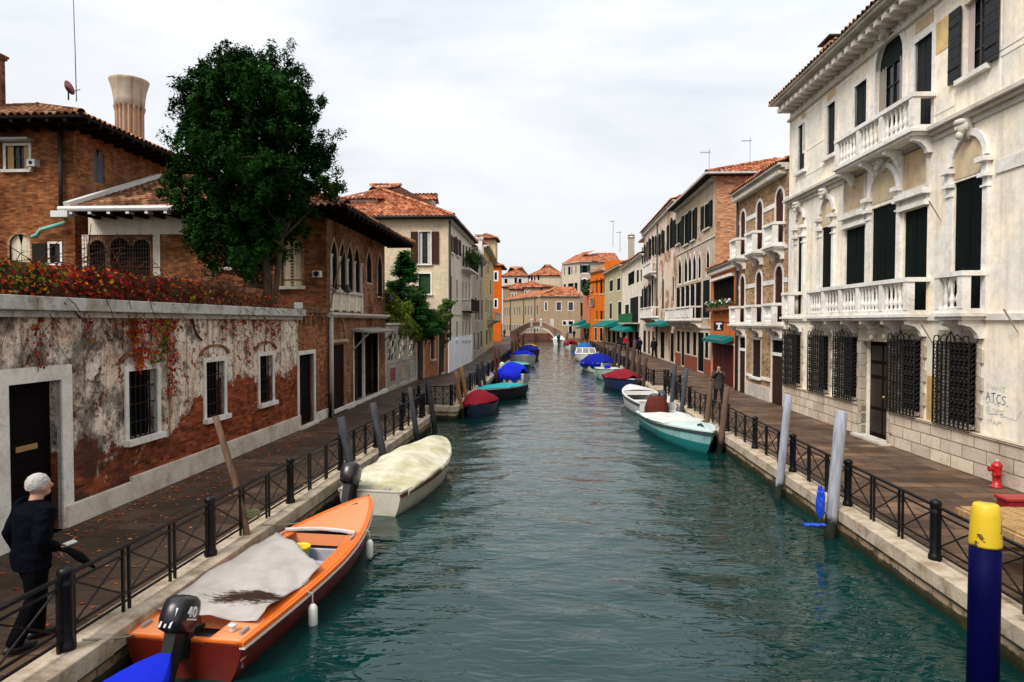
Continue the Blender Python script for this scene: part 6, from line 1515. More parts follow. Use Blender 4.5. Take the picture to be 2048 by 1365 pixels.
    def cover(s, mat, t0=0.02, t1=.98, h=.3, peak=.5, skirt=.12, name='cover', ridge_=0, wr=.02, nu=26, nv=30, flat=1.0, bumps=()):
        def fn(i, j):
            t = t0 + (t1 - t0)*j; q = -1 + 2*i; W_ = s.w(min(t, .995)) + .035; g = s.g(t) + .03; e = min(1, (1 - abs(j - .5)*2)*3.5)
            pf = (1 - abs((j - peak)/max(peak, 1 - peak))**2.0)
            if abs(q) > .86: k = (abs(q) - .86)/.14; x = W_*(1 + .0*k); z = g - skirt*k*(1 - .2*sin(j*40)); x *= 1.01
            else:
                qq = q/.86; x = W_*qq; z = g + h*pf*(1 - abs(qq)**(1.6 if ridge_ else 2.2))*flat
                for (bt, bq, br_, bh) in bumps: z += bh*math.exp(-(((t - bt)/br_)**2 + ((qq - bq)/.6)**2))
            z += wr*noise.noise((x*3, s.y(t)*2.2, h*9))*2 + wr*.6*abs(noise.noise((x*1.5 + t*3, s.y(t)*5, 4)))
            ov = s.flare*(t**7)
            return V((x, s.y(t) + ov + (.0 if 0 < j < 1 else 0), z))
        m = MB().grid(fn, nu, nv)
        if t0 < .1:   # close the stern end
            A = [fn(i/nu, 0) for i in range(nu + 1)]; o = len(m.v)
            for p in A: m.v.append(p); m.v.append(V((p.x, p.y - .03, min(p.z, s.hs - .1))))
            for i in range(nu): m.f.append((o + 2*i, o + 2*i + 1, o + 2*i + 3, o + 2*i + 2))
        return m.build(name, mat, s.r, smooth=True)
    def motor(s, cow=(.012, .012, .014), tilt=-12, x=0, sc=1.0, wrap=None, text=None, name='outboard_motor', turn=0):
        base = V((x, s.y(0) - .06, s.hs + .02)); M_ = Matrix.Rotation(R(turn), 3, 'Z') @ Matrix.Rotation(R(tilt), 3, 'X'); T = lambda a: base + M_ @ (V(a)*sc)
        m = MB(); prof = [(.12, .14, .02, .0), (.155, .24, .06, -.02), (.165, .27, .18, -.02), (.16, .27, .32, -.01), (.145, .24, .42, .0), (.10, .17, .47, .02), (.03, .05, .485, .02)]
        for pw, pl, z, oy in prof:
            for k in range(16):
                a = 2*pi*k/16; ca, sa = cos(a), sin(a); e = .55
                m.v.append(T((pw*abs(ca)**e*(1 if ca > 0 else -1), -.10 + oy + pl*abs(sa)**e*(1 if sa > 0 else -1), z + .08)))
        for i in range(len(prof) - 1):
            for k in range(16): a, b = i*16 + k, i*16 + (k + 1) % 16; m.f.append((a, b, b + 16, a + 16))
        m.f.append(tuple(range(15, -1, -1))); m.f.append(tuple((len(prof) - 1)*16 + k for k in range(16)))
        Mo = m.build(name, wrap or paint(cow, .3, .35, .6, 4), s.r, smooth=True)
        m = MB(); m.hexa([T(q) for q in ((-.05, -.2, -.75), (.05, -.2, -.75), (.05, -.02, -.75), (-.05, -.02, -.75), (-.08, -.24, .1), (.08, -.24, .1), (.08, .02, .1), (-.08, .02, .1))])
        m.hexa([T(q) for q in ((-.012, -.45, -.62), (.012, -.45, -.62), (.012, .0, -.62), (-.012, .0, -.62), (-.012, -.42, -.59), (.012, -.42, -.59), (.012, .02, -.59), (-.012, .02, -.59))]); m.build('shaft', iron((.015, .015, .017)), Mo)
        m = MB(); m.hexa([T(q) for q in ((-.11, .0, -.2), (.11, .0, -.2), (.11, .12, -.2), (-.11, .12, -.2), (-.11, .0, .1), (.11, .0, .1), (.11, .12, .1), (-.11, .12, .1))]); m.build('bracket', iron(), Mo)
        m = MB(); m.bar(T((0, .1, .1)), T((0, .5, .2)), .035); m.build('tiller', iron(), Mo)
        if text:
            for i in range(3):   # slanted pale stripes on the port flank and back
                MB().add([T((-.10 + i*.07, -.375, .16)), T((-.07 + i*.07, -.378, .16)), T((-.02 + i*.07, -.372, .40)), T((-.05 + i*.07, -.37, .40))], [(0, 1, 2, 3)]).build('stripe', paint((.55, .55, .56), .4, .3), Mo)
            G_ = {'4': [(.6, 1), (.6, 0), (0, .65), (.9, .65)], '0': [(.45, 0), (.05, .25), (.05, .75), (.45, 1), (.85, .75), (.85, .25), (.45, 0)]}; m = MB(); sz = .10
            for ci, ch in enumerate(text):
                for (a, b), (c, d) in zip(G_[ch], G_[ch][1:]): m.bar(T((.166, -.20 + ci*sz*.95 + a*sz*.8, .42 - b*sz*1.2)), T((.166, -.20 + ci*sz*.95 + c*sz*.8, .42 - d*sz*1.2)), .015)
            m.bar(T((.168, -.2, .27)), T((.168, 0, .27)), .012)
            m.build('number_forty', paint((.75, .75, .75), .4, .0), Mo)
        return Mo
    def fender(s, t, sg, label, r=.055, h=.26):
        p = s.pt(t, 6, sg); Mw = Matrix.Translation(s.r.location) @ Matrix.Rotation(s.r.rotation_euler[2], 4, 'Z'); P_ = Mw @ (p + V((sg*(r + .03), 0, 0)))
        o = thing('fender', label, 'fender', tuple(P_), group='boat fenders'); MB().lathe([(.015, -.42), (r*.7, -.40), (r, -.36), (r, -.36 + h*.75), (r*.7, -.4 + h), (.02, -.38 + h)], (0, 0, 0), 14).build('float', paint((.7, .68, .62), .4, .3), o, smooth=True)
        MB().tube([(0, 0, -.4 + h), (0, 0, 0), (-sg*.08, 0, .03)], .009, 5).build('cord', cloth((.3, .3, .28)), o)
ORG = paint((.78, .16, .025), .3, .10, .5, 2.2); ORG_L = paint((.80, .27, .11), .4, .08, .4, 2.5); REDH = paint((.12, .008, .004), .4, .4, .5); GRYI = paint((.36, .36, .40), .6, .25)
b = Boat('orange open motorboat with dark red hull, grey tarpaulin and black outboard in the foreground', 'motorboat', (-3.46, 9.1), (.46, 4.9), 5.0, 1.42, .37, .50, REDH, ORG, GRYI, ORG_L, (.66, .985), .9, rub=None, full=2.0, flare=.3, sdeck=.14)
m = MB(); ts = [i/28 for i in range(29)]
for t0, t1 in zip(ts, ts[1:]):
    for sg in (-1, 1):
        A, B_ = b.pt(t0, 6, sg), b.pt(t1, 6, sg); o_ = V((sg*.03, 0, 0)); m.hexa([A - o_ + V((0, 0, -.05)), B_ - o_ + V((0, 0, -.05)), B_ + o_ + V((0, 0, -.05)), A + o_ + V((0, 0, -.05)), A - o_ + V((0, 0, -.03)), B_ - o_ + V((0, 0, -.03)), B_ + o_ + V((0, 0, -.03)), A + o_ + V((0, 0, -.03))])
m.build('white_band', paint((.7, .66, .6), .4, .2), b.r)
for sg in (-1, 1):
    m = MB()
    for t0, t1 in zip(ts[3:20], ts[4:20]):
        A, B_, C, D = b.pt(t0, 6, sg, .02), b.pt(t1, 6, sg, .02), b.pt(t1, 6, sg, .2), b.pt(t0, 6, sg, .2); u = V((0, 0, .03)); m.hexa([A, B_, C, D, A + u, B_ + u, C + u, D + u])
    m.build('side_deck', ORG, b.r)
m = MB(); w0 = b.w(.62); m.tube([V((w0*q, b.y(.66) - .16*(1 - q*q)*-1 - .1, b.g(.64) + .07)) for q in (-.85, -.5, 0, .5, .85)], .03, 6); m.build('coaming', cloth((.5, .48, .46), .3), b.r)
m = MB().box((0, b.y(.5), .26), (1.1, .28, .04)); m.box((0, b.y(.6), .2), (1.05, .05, .24)); m.build('thwart', GRYI, b.r, bevel=.01)
MB().lathe([(.03, 0), (.04, .02), (.03, .05), (.045, .06), (.045, .075), (.01, .08)], (.42, b.y(.04), b.hs + .03), 12).build('filler_cap', paint((.6, .6, .6), .25, .1, .6), b.r, smooth=True)
m = MB()
for sg in (-1, 1):
    for t in (.04, .3, .62): p = b.pt(t, 6, sg, .1); m.box(p + V((0, 0, .05)), (.03, .14, .03)); m.box(p + V((0, 0, .03)), (.02, .04, .04))
m.build('cleat', iron((.3, .3, .3), .3), b.r)
b.motor((.010, .010, .012), -24, sc=.77, text='40', turn=0)
# loose tarpaulin with scorched patch
def tarp():
    t = NT('grey_tarpaulin'); p = t.pos(True); n = t.noise(p, 3, 6, .7); sx = t.n('ShaderNodeSeparateXYZ', {0: p})
    c = t.mix(t.ramp(n, [(.45, 0), (.75, .6)]), (.40, .365, .34), (.25, .22, .19))
    d = t.n('ShaderNodeVectorMath', {0: t.n('ShaderNodeVectorMath', {0: t.scale(p, (1.0, 2.4, 0)), 1: (-.22, 1.62*2.4, 0)}, operation='ADD').outputs[0]}, operation='LENGTH').outputs['Value']
    st = t.ramp(t.math('ADD', t.math('MULTIPLY', d, .8), t.math('MULTIPLY', t.noise(t.scale(p, (2, 7, 1)), 3, 6, .75), .9)), [(.72, 1), (.88, 0)])
    c = t.mix(st, c, (.035, .018, .012))
    d2 = t.n('ShaderNodeVectorMath', {0: p, 1: (.38, .12, .4)}, operation='DISTANCE').outputs['Value']
    c = t.mix(t.ramp(t.math('ADD', d2, t.math('MULTIPLY', t.noise(p, 9, 4), .3)), [(.2, 1), (.3, 0)]), c, (.12, .04, .02))
    return t.done(c, .8, t.bump(t.noise(p, 7, 5, .6, 1), .35, .03), .15)
tp_ = thing('tarpaulin', 'loose grey tarpaulin with scorch marks stretched across the orange boat', 'tarpaulin', tuple(b.r.location), b.r.rotation_euler[2])
def tf(i, j):
    q = -1 + 2*i; t1 = .65 - .24*(i**1.2); t = .10 + (t1 - .13)*j; x = q*(b.w(t) - (.03 if q < 0 else .09)); z = b.g(t) + .07 + .05*(1 - q*q)*sin(j*pi)
    if j < .12: z += -.02; x *= 1 + .1*(.12 - j)
    z += .045*noise.noise((x*2.5, t*9, 1)) + .05*abs(noise.noise((x*2.2 + t*9, t*5 - x*1.5, 2))) + .02*abs(noise.noise((x*6 + t*14, t*9, 5))) - (.03 if 0 < i < 1 else .0)*sin(i*pi)*sin(j*pi)
    return V((x, b.y(t) - .12*i*(1 - j), z))
o = MB().grid(tf, 28, 36).build('sheet', tarp(), tp_, smooth=True); sm = o.modifiers.new('s', 'SOLIDIFY'); sm.thickness = .008
bk = thing('bucket', 'yellow plastic bucket standing inside the orange boat', 'bucket', tuple(b.r.location + Matrix.Rotation(b.r.rotation_euler[2], 3, 'Z') @ V((-.12, b.y(.57), .1))))
m = MB().lathe([(.10, 0), (.135, .27), (.145, .275), (.145, .30), (.13, .30), (.125, .27), (.095, .02), (.01, .015)], (0, 0, .0), 18); m.build('pail', paint((.70, .55, .03), .35, .1), bk, smooth=True)
MB().lathe([(.113, .08), (.127, .2), (.130, .2), (.116, .08)], (0, 0, 0), 18).build('label_band', paint((.05, .2, .5), .4, .1), bk, smooth=True)
b.fender(.26, 1, 'white fender hanging from the orange boat nearer its stern'); b.fender(.70, 1, 'white fender hanging from the orange boat nearer its bow')
# cream boat
CRM = paint((.52, .48, .38), .5, .35, .4, 2)
def crcover():
    t = NT('mossy_cover'); p = t.pos(True); n = t.noise(p, 1.6, 7, .7, .4); c = t.mix(t.ramp(n, [(.42, 0), (.66, .8)]), (.62, .58, .46), (.33, .31, .13))
    c = t.mix(t.ramp(t.noise(t.scale(p, (1, 5, 1)), 2.5, 6, .7), [(.5, 0), (.7, .5)]), c, (.30, .29, .16)); return t.done(c, .85, t.bump(t.noise(t.scale(p, (1, 3, 1)), 3, 5, .65, .8), .55, .05), .15)
b = Boat('cream motorboat with mossy off-white canvas cover and maroon rubbing strake', 'motorboat', (-3.05, 14.6), (.58, 4.4), 4.4, 1.52, .44, .70, CRM, CRM, None, CRM, (.7, .98), .8, rub=paint((.10, .015, .015), .5, .3), full=2.4)
b.cover(crcover(), .06, .97, .15, .55, .06, wr=.035, ridge_=1, bumps=((.40, .0, .10, .10), (.82, 0, .07, .10))); b.motor((.02, .015, .018), -24, -.35, .9)
MB().box((.3, b.y(0) + .1, b.hs + .03), (.12, .05, .04)).build('cleat', iron((.3, .3, .3)), b.r)
# blue tarp boat in the corner
BLUE = cloth((.010, .022, .48), .3, 3, .12); BLUE_D = cloth((.008, .014, .22), .35, 3, .3)
bw_ = aty(333, 1297, 6.0)
b = Boat('blue tarpaulin-covered boat whose pointed end pokes in at the lower left corner', 'boat', (-3.60, 3.86), (.1, 3.9), 4.0, 1.35, .3, .5, paint((.02, .02, .03)), None, None, None, full=1.7, flare=.2)
b.cover(BLUE, .02, .995, .20, .4, .3, wr=.015)
# left row
REDC = cloth((.26, .012, .025), .4, 3, .35)
b = Boat('small dark blue boat under a bright red tarpaulin beside the left landing', 'boat', (-2.78, 27.0), (-.15, -3.4), 3.5, 1.28, .35, .5, paint((.03, .05, .10)), None, None, None, full=2.6); b.cover(REDC, .02, .97, .48, .5, .12, wr=.03)
TURQ = cloth((.03, .34, .36), .2, 3, .1)
b = Boat('black-hulled boat with flat turquoise cover and white stern on the left', 'boat', (-2.35, 31.9), (-1.25, -3.1), 3.7, 1.5, .55, .6, paint((.012, .014, .02)), paint((.6, .6, .56)), None, None, full=2.2); b.cover(TURQ, .03, .97, .05, .5, .05, wr=.01)
MB().box((0, b.y(0) - .04, .35), (1.0, .05, .34)).build('transom_board', paint((.6, .58, .5)), b.r)
b = Boat('white boat heaped with bright blue tarpaulin on the left', 'boat', (-2.25, 40.2), (1.25, -3.6), 4.4, 1.8, .5, .7, paint((.6, .6, .58)), None, None, None, full=2.6); b.cover(BLUE, .18, .98, .55, .6, .35, wr=.05, bumps=((.5, 0, .1, .15),)); b.motor((.5, .5, .5), -10)
b = Boat('boat under a flat pale teal cover behind the blue heap on the left', 'boat', (-2.35, 47.8), (.9, -4.2), 4.8, 1.9, .6, .75, paint((.02, .03, .03)), None, None, None, full=2.2); b.cover(cloth((.10, .42, .34), .2, 3, .15), .02, .97, .16, .5, .1, wr=.02, ridge_=1)
b = Boat('white hulled cruiser with blue cover stripe in the left row', 'boat', (-2.2, 56), (.6, -4.6), 5, 2.1, .8, 1.0, paint((.62, .62, .6)), None, None, paint((.6, .62, .66)), (.55, .98)); b.cover(BLUE, .03, .6, .4, .5, .1, wr=.04)
b = Boat('dark boat with navy blue peaked cover farther along the left quay', 'boat', (-2.1, 67), (.5, -4.8), 5, 2.2, .7, .9, paint((.02, .025, .035)), None, None, None); b.cover(BLUE_D, .03, .97, .6, .5, .2, wr=.04)
b = Boat('small boat with yellow cover farthest along the left quay', 'boat', (-2.4, 82), (.3, -4.5), 4.6, 1.9, .6, .8, paint((.02, .02, .02)), None, None, None); b.cover(cloth((.6, .38, .03), .3, 3, .2), .03, .97, .3, .5, .1)
# right row
TLH_ = NT('two_tone_paint'); _p = TLH_.pos(True); _z = TLH_.n('ShaderNodeSeparateXYZ', {0: _p}).outputs[2]
TLH = TLH_.done(TLH_.mix(TLH_.ramp(TLH_.noise(_p, 2.5, 6, .7), [(.5, 0), (.72, .45)]), TLH_.mix(TLH_.ramp(_z, [(.27, 0), (.285, 1)]), (.015, .20, .19), (.30, .54, .52)), (.04, .12, .11)), .4, None, .4)
b = Boat('teal hulled motorboat with white deck, bow toward the viewer on the right', 'motorboat', (3.98, 21.4), (.62, -5.2), 5.2, 1.55, .48, .66, TLH, paint((.62, .72, .69), .4, .2), None, paint((.56, .68, .66), .4, .2), (.62, .985), .88, rub=paint((.04, .06, .06), .4, .2), full=2.2, flare=.45)
b.cover(cloth((.60, .62, .58), .3, 3, .3), .12, .66, .06, .5, .02, wr=.02); b.motor((.03, .03, .035), -10)
DRP = cloth((.10, .025, .018), .5, 4, .4)
m = MB().grid(lambda i, j: (lambda a, h: V((.43*cos(a)*(1 - .45*h**2)*(1 - (h > .99)*.9) + .03*noise.noise((a*2, h*3, 1)), b.y(.03) + .42*sin(a)*(1 - .45*h**2)*(1 - (h > .99)*.9), .42 + .62*h)))(2*pi*i, j), 24, 12)
m.build('motor_cover', DRP, b.r, smooth=True)
MB().tube([(0, b.y(.93), b.g(.93) + .06), (.0, b.y(.90), b.g(.9) + .1), (.05, b.y(.88), b.g(.9) + .06)], .03, 6).build('mooring_cleat', iron(), b.r)
WH = paint((.70, .69, .66), .35, .15, .5, 2)
b = Boat('white open fibreglass dinghy with a dark outboard tilted up on the right', 'motorboat', (3.86, 28.3), (-.35, 5.0), 5.2, 1.62, .55, .75, WH, WH, paint((.62, .62, .6), .5, .2), paint((.66, .65, .62), .4, .2), (.70, .98), .88, rub=paint((.05, .05, .05)), full=2.4, flare=.4); b.motor((.02, .022, .04), 14, .1, .9)
m = MB().box((0, b.y(.35), .32), (1.3, .4, .05)); m.box((0, b.y(.55), .32), (1.35, .35, .05)); m.build('thwart', paint((.6, .6, .57)), b.r, bevel=.015)
b = Boat('navy hulled boat with white rim under a dark red tarpaulin on the right', 'boat', (3.95, 36.9), (.42, -4.5), 4.8, 1.75, .6, .75, paint((.015, .025, .08)), paint((.65, .65, .62)), None, None, full=2.3, flare=.35); b.cover(cloth((.20, .012, .02), .4, 3, .35), .04, .97, .42, .55, .05, wr=.04, ridge_=1)
b = Boat('white and pale green open boat tucked behind the red tarpaulin on the right', 'motorboat', (3.75, 43.2), (.1, -4.6), 4.8, 1.7, .6, .8, paint((.35, .5, .42)), paint((.1, .25, .18)), paint((.66, .64, .58)), paint((.64, .62, .56)), (.6, .98)); MB().ball((.3, b.y(.8), .85), (.2, .2, .16)).build('bundle', BLUE, b.r, smooth=True)
b = Boat('large white boat under a broad royal blue tarpaulin on the right', 'boat', (3.55, 50.6), (.12, -5.8), 6.2, 2.45, .55, .75, WH, None, None, None, full=2.8); b.cover(cloth((.006, .014, .24), .35, 3, .25), .05, .99, .66, .5, .28, wr=.05); MB().box((0, b.y(1) + .2, .2), (.5, .3, .4)).build('bow_step', WH, b.r)
b = Boat('white cabin cruiser with framed windscreen and light blue canopy on the right', 'cabin boat', (3.3, 64), (.1, -6), 5.6, 2.1, .6, .75, WH, None, None, WH, (.5, .98)); b.cover(cloth((.02, .10, .36), .35, 3, .15), .03, .60, 1.0, .5, .15, wr=.05)
m = MB()
for q in (-.95, -.33, .33, .95): m.bar((q, b.y(.62), b.g(.6)), (q*.85, b.y(.56), b.g(.6) + .55), .07)
m.bar((-.82, b.y(.56), b.g(.6) + .55), (.82, b.y(.56), b.g(.6) + .55), .08); m.bar((-.97, b.y(.62), b.g(.6) + .05), (.97, b.y(.62), b.g(.6) + .05), .08); Wd = m.build('windscreen_frame', WH, b.r)
MB().quad((-.93, b.y(.615), b.g(.6) + .06), (.93, b.y(.615), b.g(.6) + .06), (.8, b.y(.565), b.g(.6) + .52), (-.8, b.y(.565), b.g(.6) + .52)).build('windscreen', glass((.2, .2, .18)), Wd)
b = Boat('small white boat with raspberry red cover near the bridge', 'boat', (2.75, 88), (-.3, -4.3), 4.6, 1.8, .6, .8, WH, None, None, None); b.cover(REDC, .15, .97, .7, .6, .1)
b = Boat('white boat with dark teal outboard motor moored below the bridge', 'motorboat', (1.45, 110), (.2, 4.6), 5, 2.0, .8, 1.0, WH, None, None, WH, (.4, .98)); b.cover(cloth((.66, .66, .64), .3), .25, .9, .6, .5, .1); b.motor((.01, .09, .08), 0, 0, 1.9)
# mooring ropes
for k, (p, q) in enumerate(((((-3.25, 11.3, .08)), (-4.3, 9.9, .1)), ((-4.0, 7.2, .0), (-4.45, 6.2, .1)), ((4.2, 18.9, .25), (4.62, 18.9, .3)), ((-3.6, 12.8, .1), (-4.0, 13.6, .2)))):
    p, q = V(p), V(q); o = thing('mooring_rope', ['thin rope from the orange bow to the leaning brown pole', 'short rope from the orange stern to the quay', 'rope from the teal bow to a brown pole', 'rope from the cream stern to the dark grey pole'][k], 'rope', tuple(p))
    MB().tube([(q - p)*t - V((0, 0, .12*sin(pi*t))) for t in [i/8 for i in range(9)]], .011, 5).build('rope', cloth((.25, .22, .16)), o, smooth=True)
# ================================================================ people
SKIN = NT('skin').done((.48, .25, .17), .6, None, .3)
def person(label, loc, rz, H=1.75, pose='walk', jacket=(.012, .015, .022), trousers=(.012, .012, .014), hair=(.03, .02, .015), fine=False, bend=0, group=None, bag=None, coat=.85, lean=0, bald=False, arms=None):
    o = thing('person', label, 'person', loc, rz, group); k = H/1.75
    st = {'walk': .22, 'slow': .13, 'stand': .04, 'wide': .10}[pose]; vox = .009 if fine else .022; seg = 12 if fine else 8
    lf = V((0, bend, 0)); P = lambda x, y, z: V((x, y + (bend + lean)*max(0, z - .95)*1.2, z - abs(bend)*max(0, z - .95)*.25))*k
    hip = [P(-.095, 0, .92), P(.095, 0, .92)]; knee = [P(-.10, st*.75, .50), P(.10, -st*.15, .50)]; ank = [P(-.10, st*.75 - .02 + .1*(pose == 'walk'), .08), P(.10, -st*1.5, .10 + .05*(pose == 'walk'))]
    if pose == 'wide': ank = [P(-.16, .05, .08), P(.16, -.05, .08)]; knee = [P(-.13, .06, .5), P(.13, 0, .5)]
    sh = [P(-.19, 0, 1.42), P(.19, 0, 1.42)]; hd = P(0, .02, 1.63)
    A = arms or ([(-.26, -.06, 1.14), (-.27, .10, .90)], [(.26, .02, 1.14), (.25, .22, .98)])
    el = [P(*A[0][0]), P(*A[1][0])]; wr = [P(*A[0][1]), P(*A[1][1])]
    bm = MB()
    bm.tube([P(0, 0, .86), P(0, 0, .95), P(0, 0, 1.08), P(0, .0, 1.25), P(0, 0, 1.38), P(0, 0, 1.46)], [x*k for x in (.14, .165, .14, .165, .17, .07)], seg, ell=.68)
    bm.tube([P(0, -.01, 1.42), P(0, .01, 1.54)], [.06*k, .055*k], seg)
    bm.ball(hd + V((0, 0, .01))*k, (.076*k, .095*k, .115*k), 16, 12); bm.ball(hd + V((0, .035, -.065))*k, (.052*k, .06*k, .05*k), 12, 8)
    bm.ball(hd + V((0, .10, -.01))*k, (.014*k, .022*k, .026*k), 8, 6)
    for s_ in (-1, 1): bm.ball(hd + V((s_*.079, .0, -.01))*k, (.012*k, .022*k, .034*k), 8, 6); bm.tube([hd + V((s_*.03, .083, .012))*k, hd + V((s_*.045, .082, .018))*k], .012*k, 6)
    for i in (0, 1):
        s_ = -1 if i == 0 else 1
        bm.tube([hip[i], (hip[i] + knee[i])/2, knee[i], (knee[i]*.6 + ank[i]*.4), ank[i]], [x*k for x in (.095, .08, .058, .058, .04)], seg)
        bm.tube([ank[i] + V((0, -.06, -.05))*k, ank[i] + V((0, .05, -.045))*k, ank[i] + V((0, .16, -.055))*k], [x*k for x in (.035, .042, .03)], seg, ell=.7)
        bm.tube([sh[i] + V((-s_*.03, 0, 0)), sh[i], (sh[i] + el[i])/2, el[i], (el[i] + wr[i])/2, wr[i]], [x*k for x in (.06, .058, .048, .040, .036, .026)], seg)
        d = (wr[i] - el[i]).normalized(); sd = d.cross(V((s_, 0, .3))).normalized(); pn_ = wr[i] + d*.05*k
        bm.tube([wr[i], pn_, wr[i] + d*.10*k], [x*k for x in (.026, .036, .034)], seg, ell=.5)
        if fine:
            nr = d.cross(sd)
            for f_ in range(4):
                o_ = sd*((f_ - 1.5)*.019*k); L_ = (.065, .075, .07, .055)[f_]*k
                b0 = wr[i] + d*.095*k + o_; b1 = b0 + d*L_*.55 + nr*(-s_)*.012*k; b2 = b1 + d*L_*.35 + nr*(-s_)*.03*k; bm.tube([b0, b1, b2], [.0095*k, .0088*k, .007*k], 8)
            bm.tube([wr[i] + d*.03*k + sd*.025*k, wr[i] + d*.065*k + sd*.055*k, wr[i] + d*.10*k + sd*.055*k], [.012*k, .0105*k, .008*k], 8)
    B = bm.build('body', SKIN, o, smooth=True); r = B.modifiers.new('r', 'REMESH'); r.mode = 'VOXEL'; r.voxel_size = vox*k; r.use_smooth_shade = True
    if fine: s2 = B.modifiers.new('s', 'SMOOTH'); s2.iterations = 2
    jm = MB(); e = .028
    jm.tube([P(0, 0, coat), P(0, 0, .95), P(0, 0, 1.08), P(0, -.0, 1.25), P(0, 0, 1.38), P(0, 0, 1.45), P(0, .0, 1.50)], [x*k for x in (.20, .205, .19, .21, .205, .13, .075)], seg + 4, ell=.74)
    for i in (0, 1):
        s_ = -1 if i == 0 else 1; jm.tube([sh[i] + V((-s_*.04, 0, .0)), sh[i], (sh[i] + el[i])/2, el[i], (el[i] + wr[i])/2, wr[i]*.9 + el[i]*.1], [x*k for x in (.09, .09, .075, .068, .060, .05)], seg)
    J = jm.build('jacket', cloth(jacket, .5, 9, .2), o, smooth=True); r = J.modifiers.new('r', 'REMESH'); r.mode = 'VOXEL'; r.voxel_size = (.012 if fine else .024)*k; r.use_smooth_shade = True
    if fine:
        s2 = J.modifiers.new('s', 'SMOOTH'); s2.iterations = 4
        tx = bpy.data.textures.new('folds', 'CLOUDS'); tx.noise_scale = .11; dd = J.modifiers.new('d', 'DISPLACE'); dd.texture = tx; dd.strength = .03; dd.mid_level = .5
    tm = MB(); tm.tube([P(0, 0, .84), P(0, 0, .98)], [.16*k, .17*k], seg, ell=.75)
    for i in (0, 1): tm.tube([hip[i] + V((0, 0, .03)), (hip[i] + knee[i])/2, knee[i], (knee[i]*.5 + ank[i]*.5), ank[i] + V((0, 0, -.01))], [x*k for x in (.115, .098, .078, .072, .068)], seg)
    T = tm.build('trousers', cloth(trousers, .5, 9, .2), o, smooth=True); r = T.modifiers.new('r', 'REMESH'); r.mode = 'VOXEL'; r.voxel_size = (.013 if fine else .024)*k; r.use_smooth_shade = True
    for i in (0, 1):
        a = ank[i]; MB().tube([a + V((0, -.085, -.045))*k, a + V((0, -.05, -.04))*k, a + V((0, .06, -.042))*k, a + V((0, .15, -.052))*k, a + V((0, .185, -.055))*k], [x*k for x in (.02, .046, .050, .042, .015)], 10, ell=.72).build('shoe', paint((.012, .010, .009), .4, .1), o, smooth=True)
    hm = MB(); hp = hd + V((0, -.014, .026))*k
    hm.grid(lambda i, j: (lambda th, ph: hp + V((.086*sin(th)*cos(ph), .102*sin(th)*sin(ph), .112*cos(th)))*k*(1 + .05*noise.noise((sin(th)*cos(ph)*4, sin(th)*sin(ph)*4, cos(th)*4)) + .03*noise.noise((sin(th)*cos(ph)*13, sin(th)*sin(ph)*13, cos(th)*13))))(j*(1.15 if True else 1)*(1 - .38*max(0, sin(2*pi*i)))*1.75, 2*pi*i), 56, 26)
    hm.build('hair', cloth(hair, .45, 16, .5), o, smooth=True)
    if bag == 'shoulder': MB().box(P(.30, -.02, .95), (.12*k, .32*k, .26*k)).build('bag', cloth((.01, .01, .01)), o, bevel=.04)
    return o, wr
pm = atz(66, 1287)
o, wr_ = person('white-haired man in dark padded jacket walking away along the left quay', (pm.x, pm.y, 0), R(-28), 1.64, 'slow', (.002, .0025, .006), (.002, .002, .003), (.46, .43, .40), fine=True, lean=.07, arms=([(-.25, -.08, 1.13), (-.24, .02, .90)], [(.25, -.05, 1.13), (.20, .14, .99)]), coat=.80)
o.scale = (1.14, 1.14, 1.0)
pw_ = o.matrix_basis if False else (Matrix.Translation(o.location) @ Matrix.Rotation(o.rotation_euler[2], 4, 'Z'))
hp_ = pw_ @ (wr_[1]*1.08 + V((0, .09, -.06))); nb = thing('folded_paper', 'folded white paper held in the white-haired man\'s hand', 'paper', tuple(hp_), o.rotation_euler[2]); MB().box((0, .02, .01), (.08, .10, .012), rx=R(8)).build('sheet', paint((.7, .68, .62), .7, 0), nb)
um = thing('umbrella', 'folded black umbrella carried by the white-haired man', 'umbrella', tuple(pw_ @ (wr_[1]*1.08 + V((.03, .08, -.11)))), o.rotation_euler[2]); MB().tube([(0, -.12, .05), (0, 0, 0), (0, .10, -.09), (0, .20, -.20), (0, .25, -.26)], [.012, .03, .045, .025, .008], 8).build('canopy', cloth((.008, .008, .01), .6, 12), um, smooth=True); MB().tube([(0, -.11, .05), (0, -.2, .09)], .014, 8).build('handle', paint((.02, .015, .01)), um)
pq = atz(1437, 812); person('man in dark coat raising a camera to his face by the right railing', (pq.x, pq.y, 0), R(165), 1.55, 'wide', (.05, .045, .042), (.015, .015, .018), (.02, .015, .012), fine=True, bend=.06, bag='shoulder', coat=.72, arms=([(-.25, .14, 1.22), (-.07, .20, 1.46)], [(.25, .14, 1.22), (.07, .20, 1.46)]))
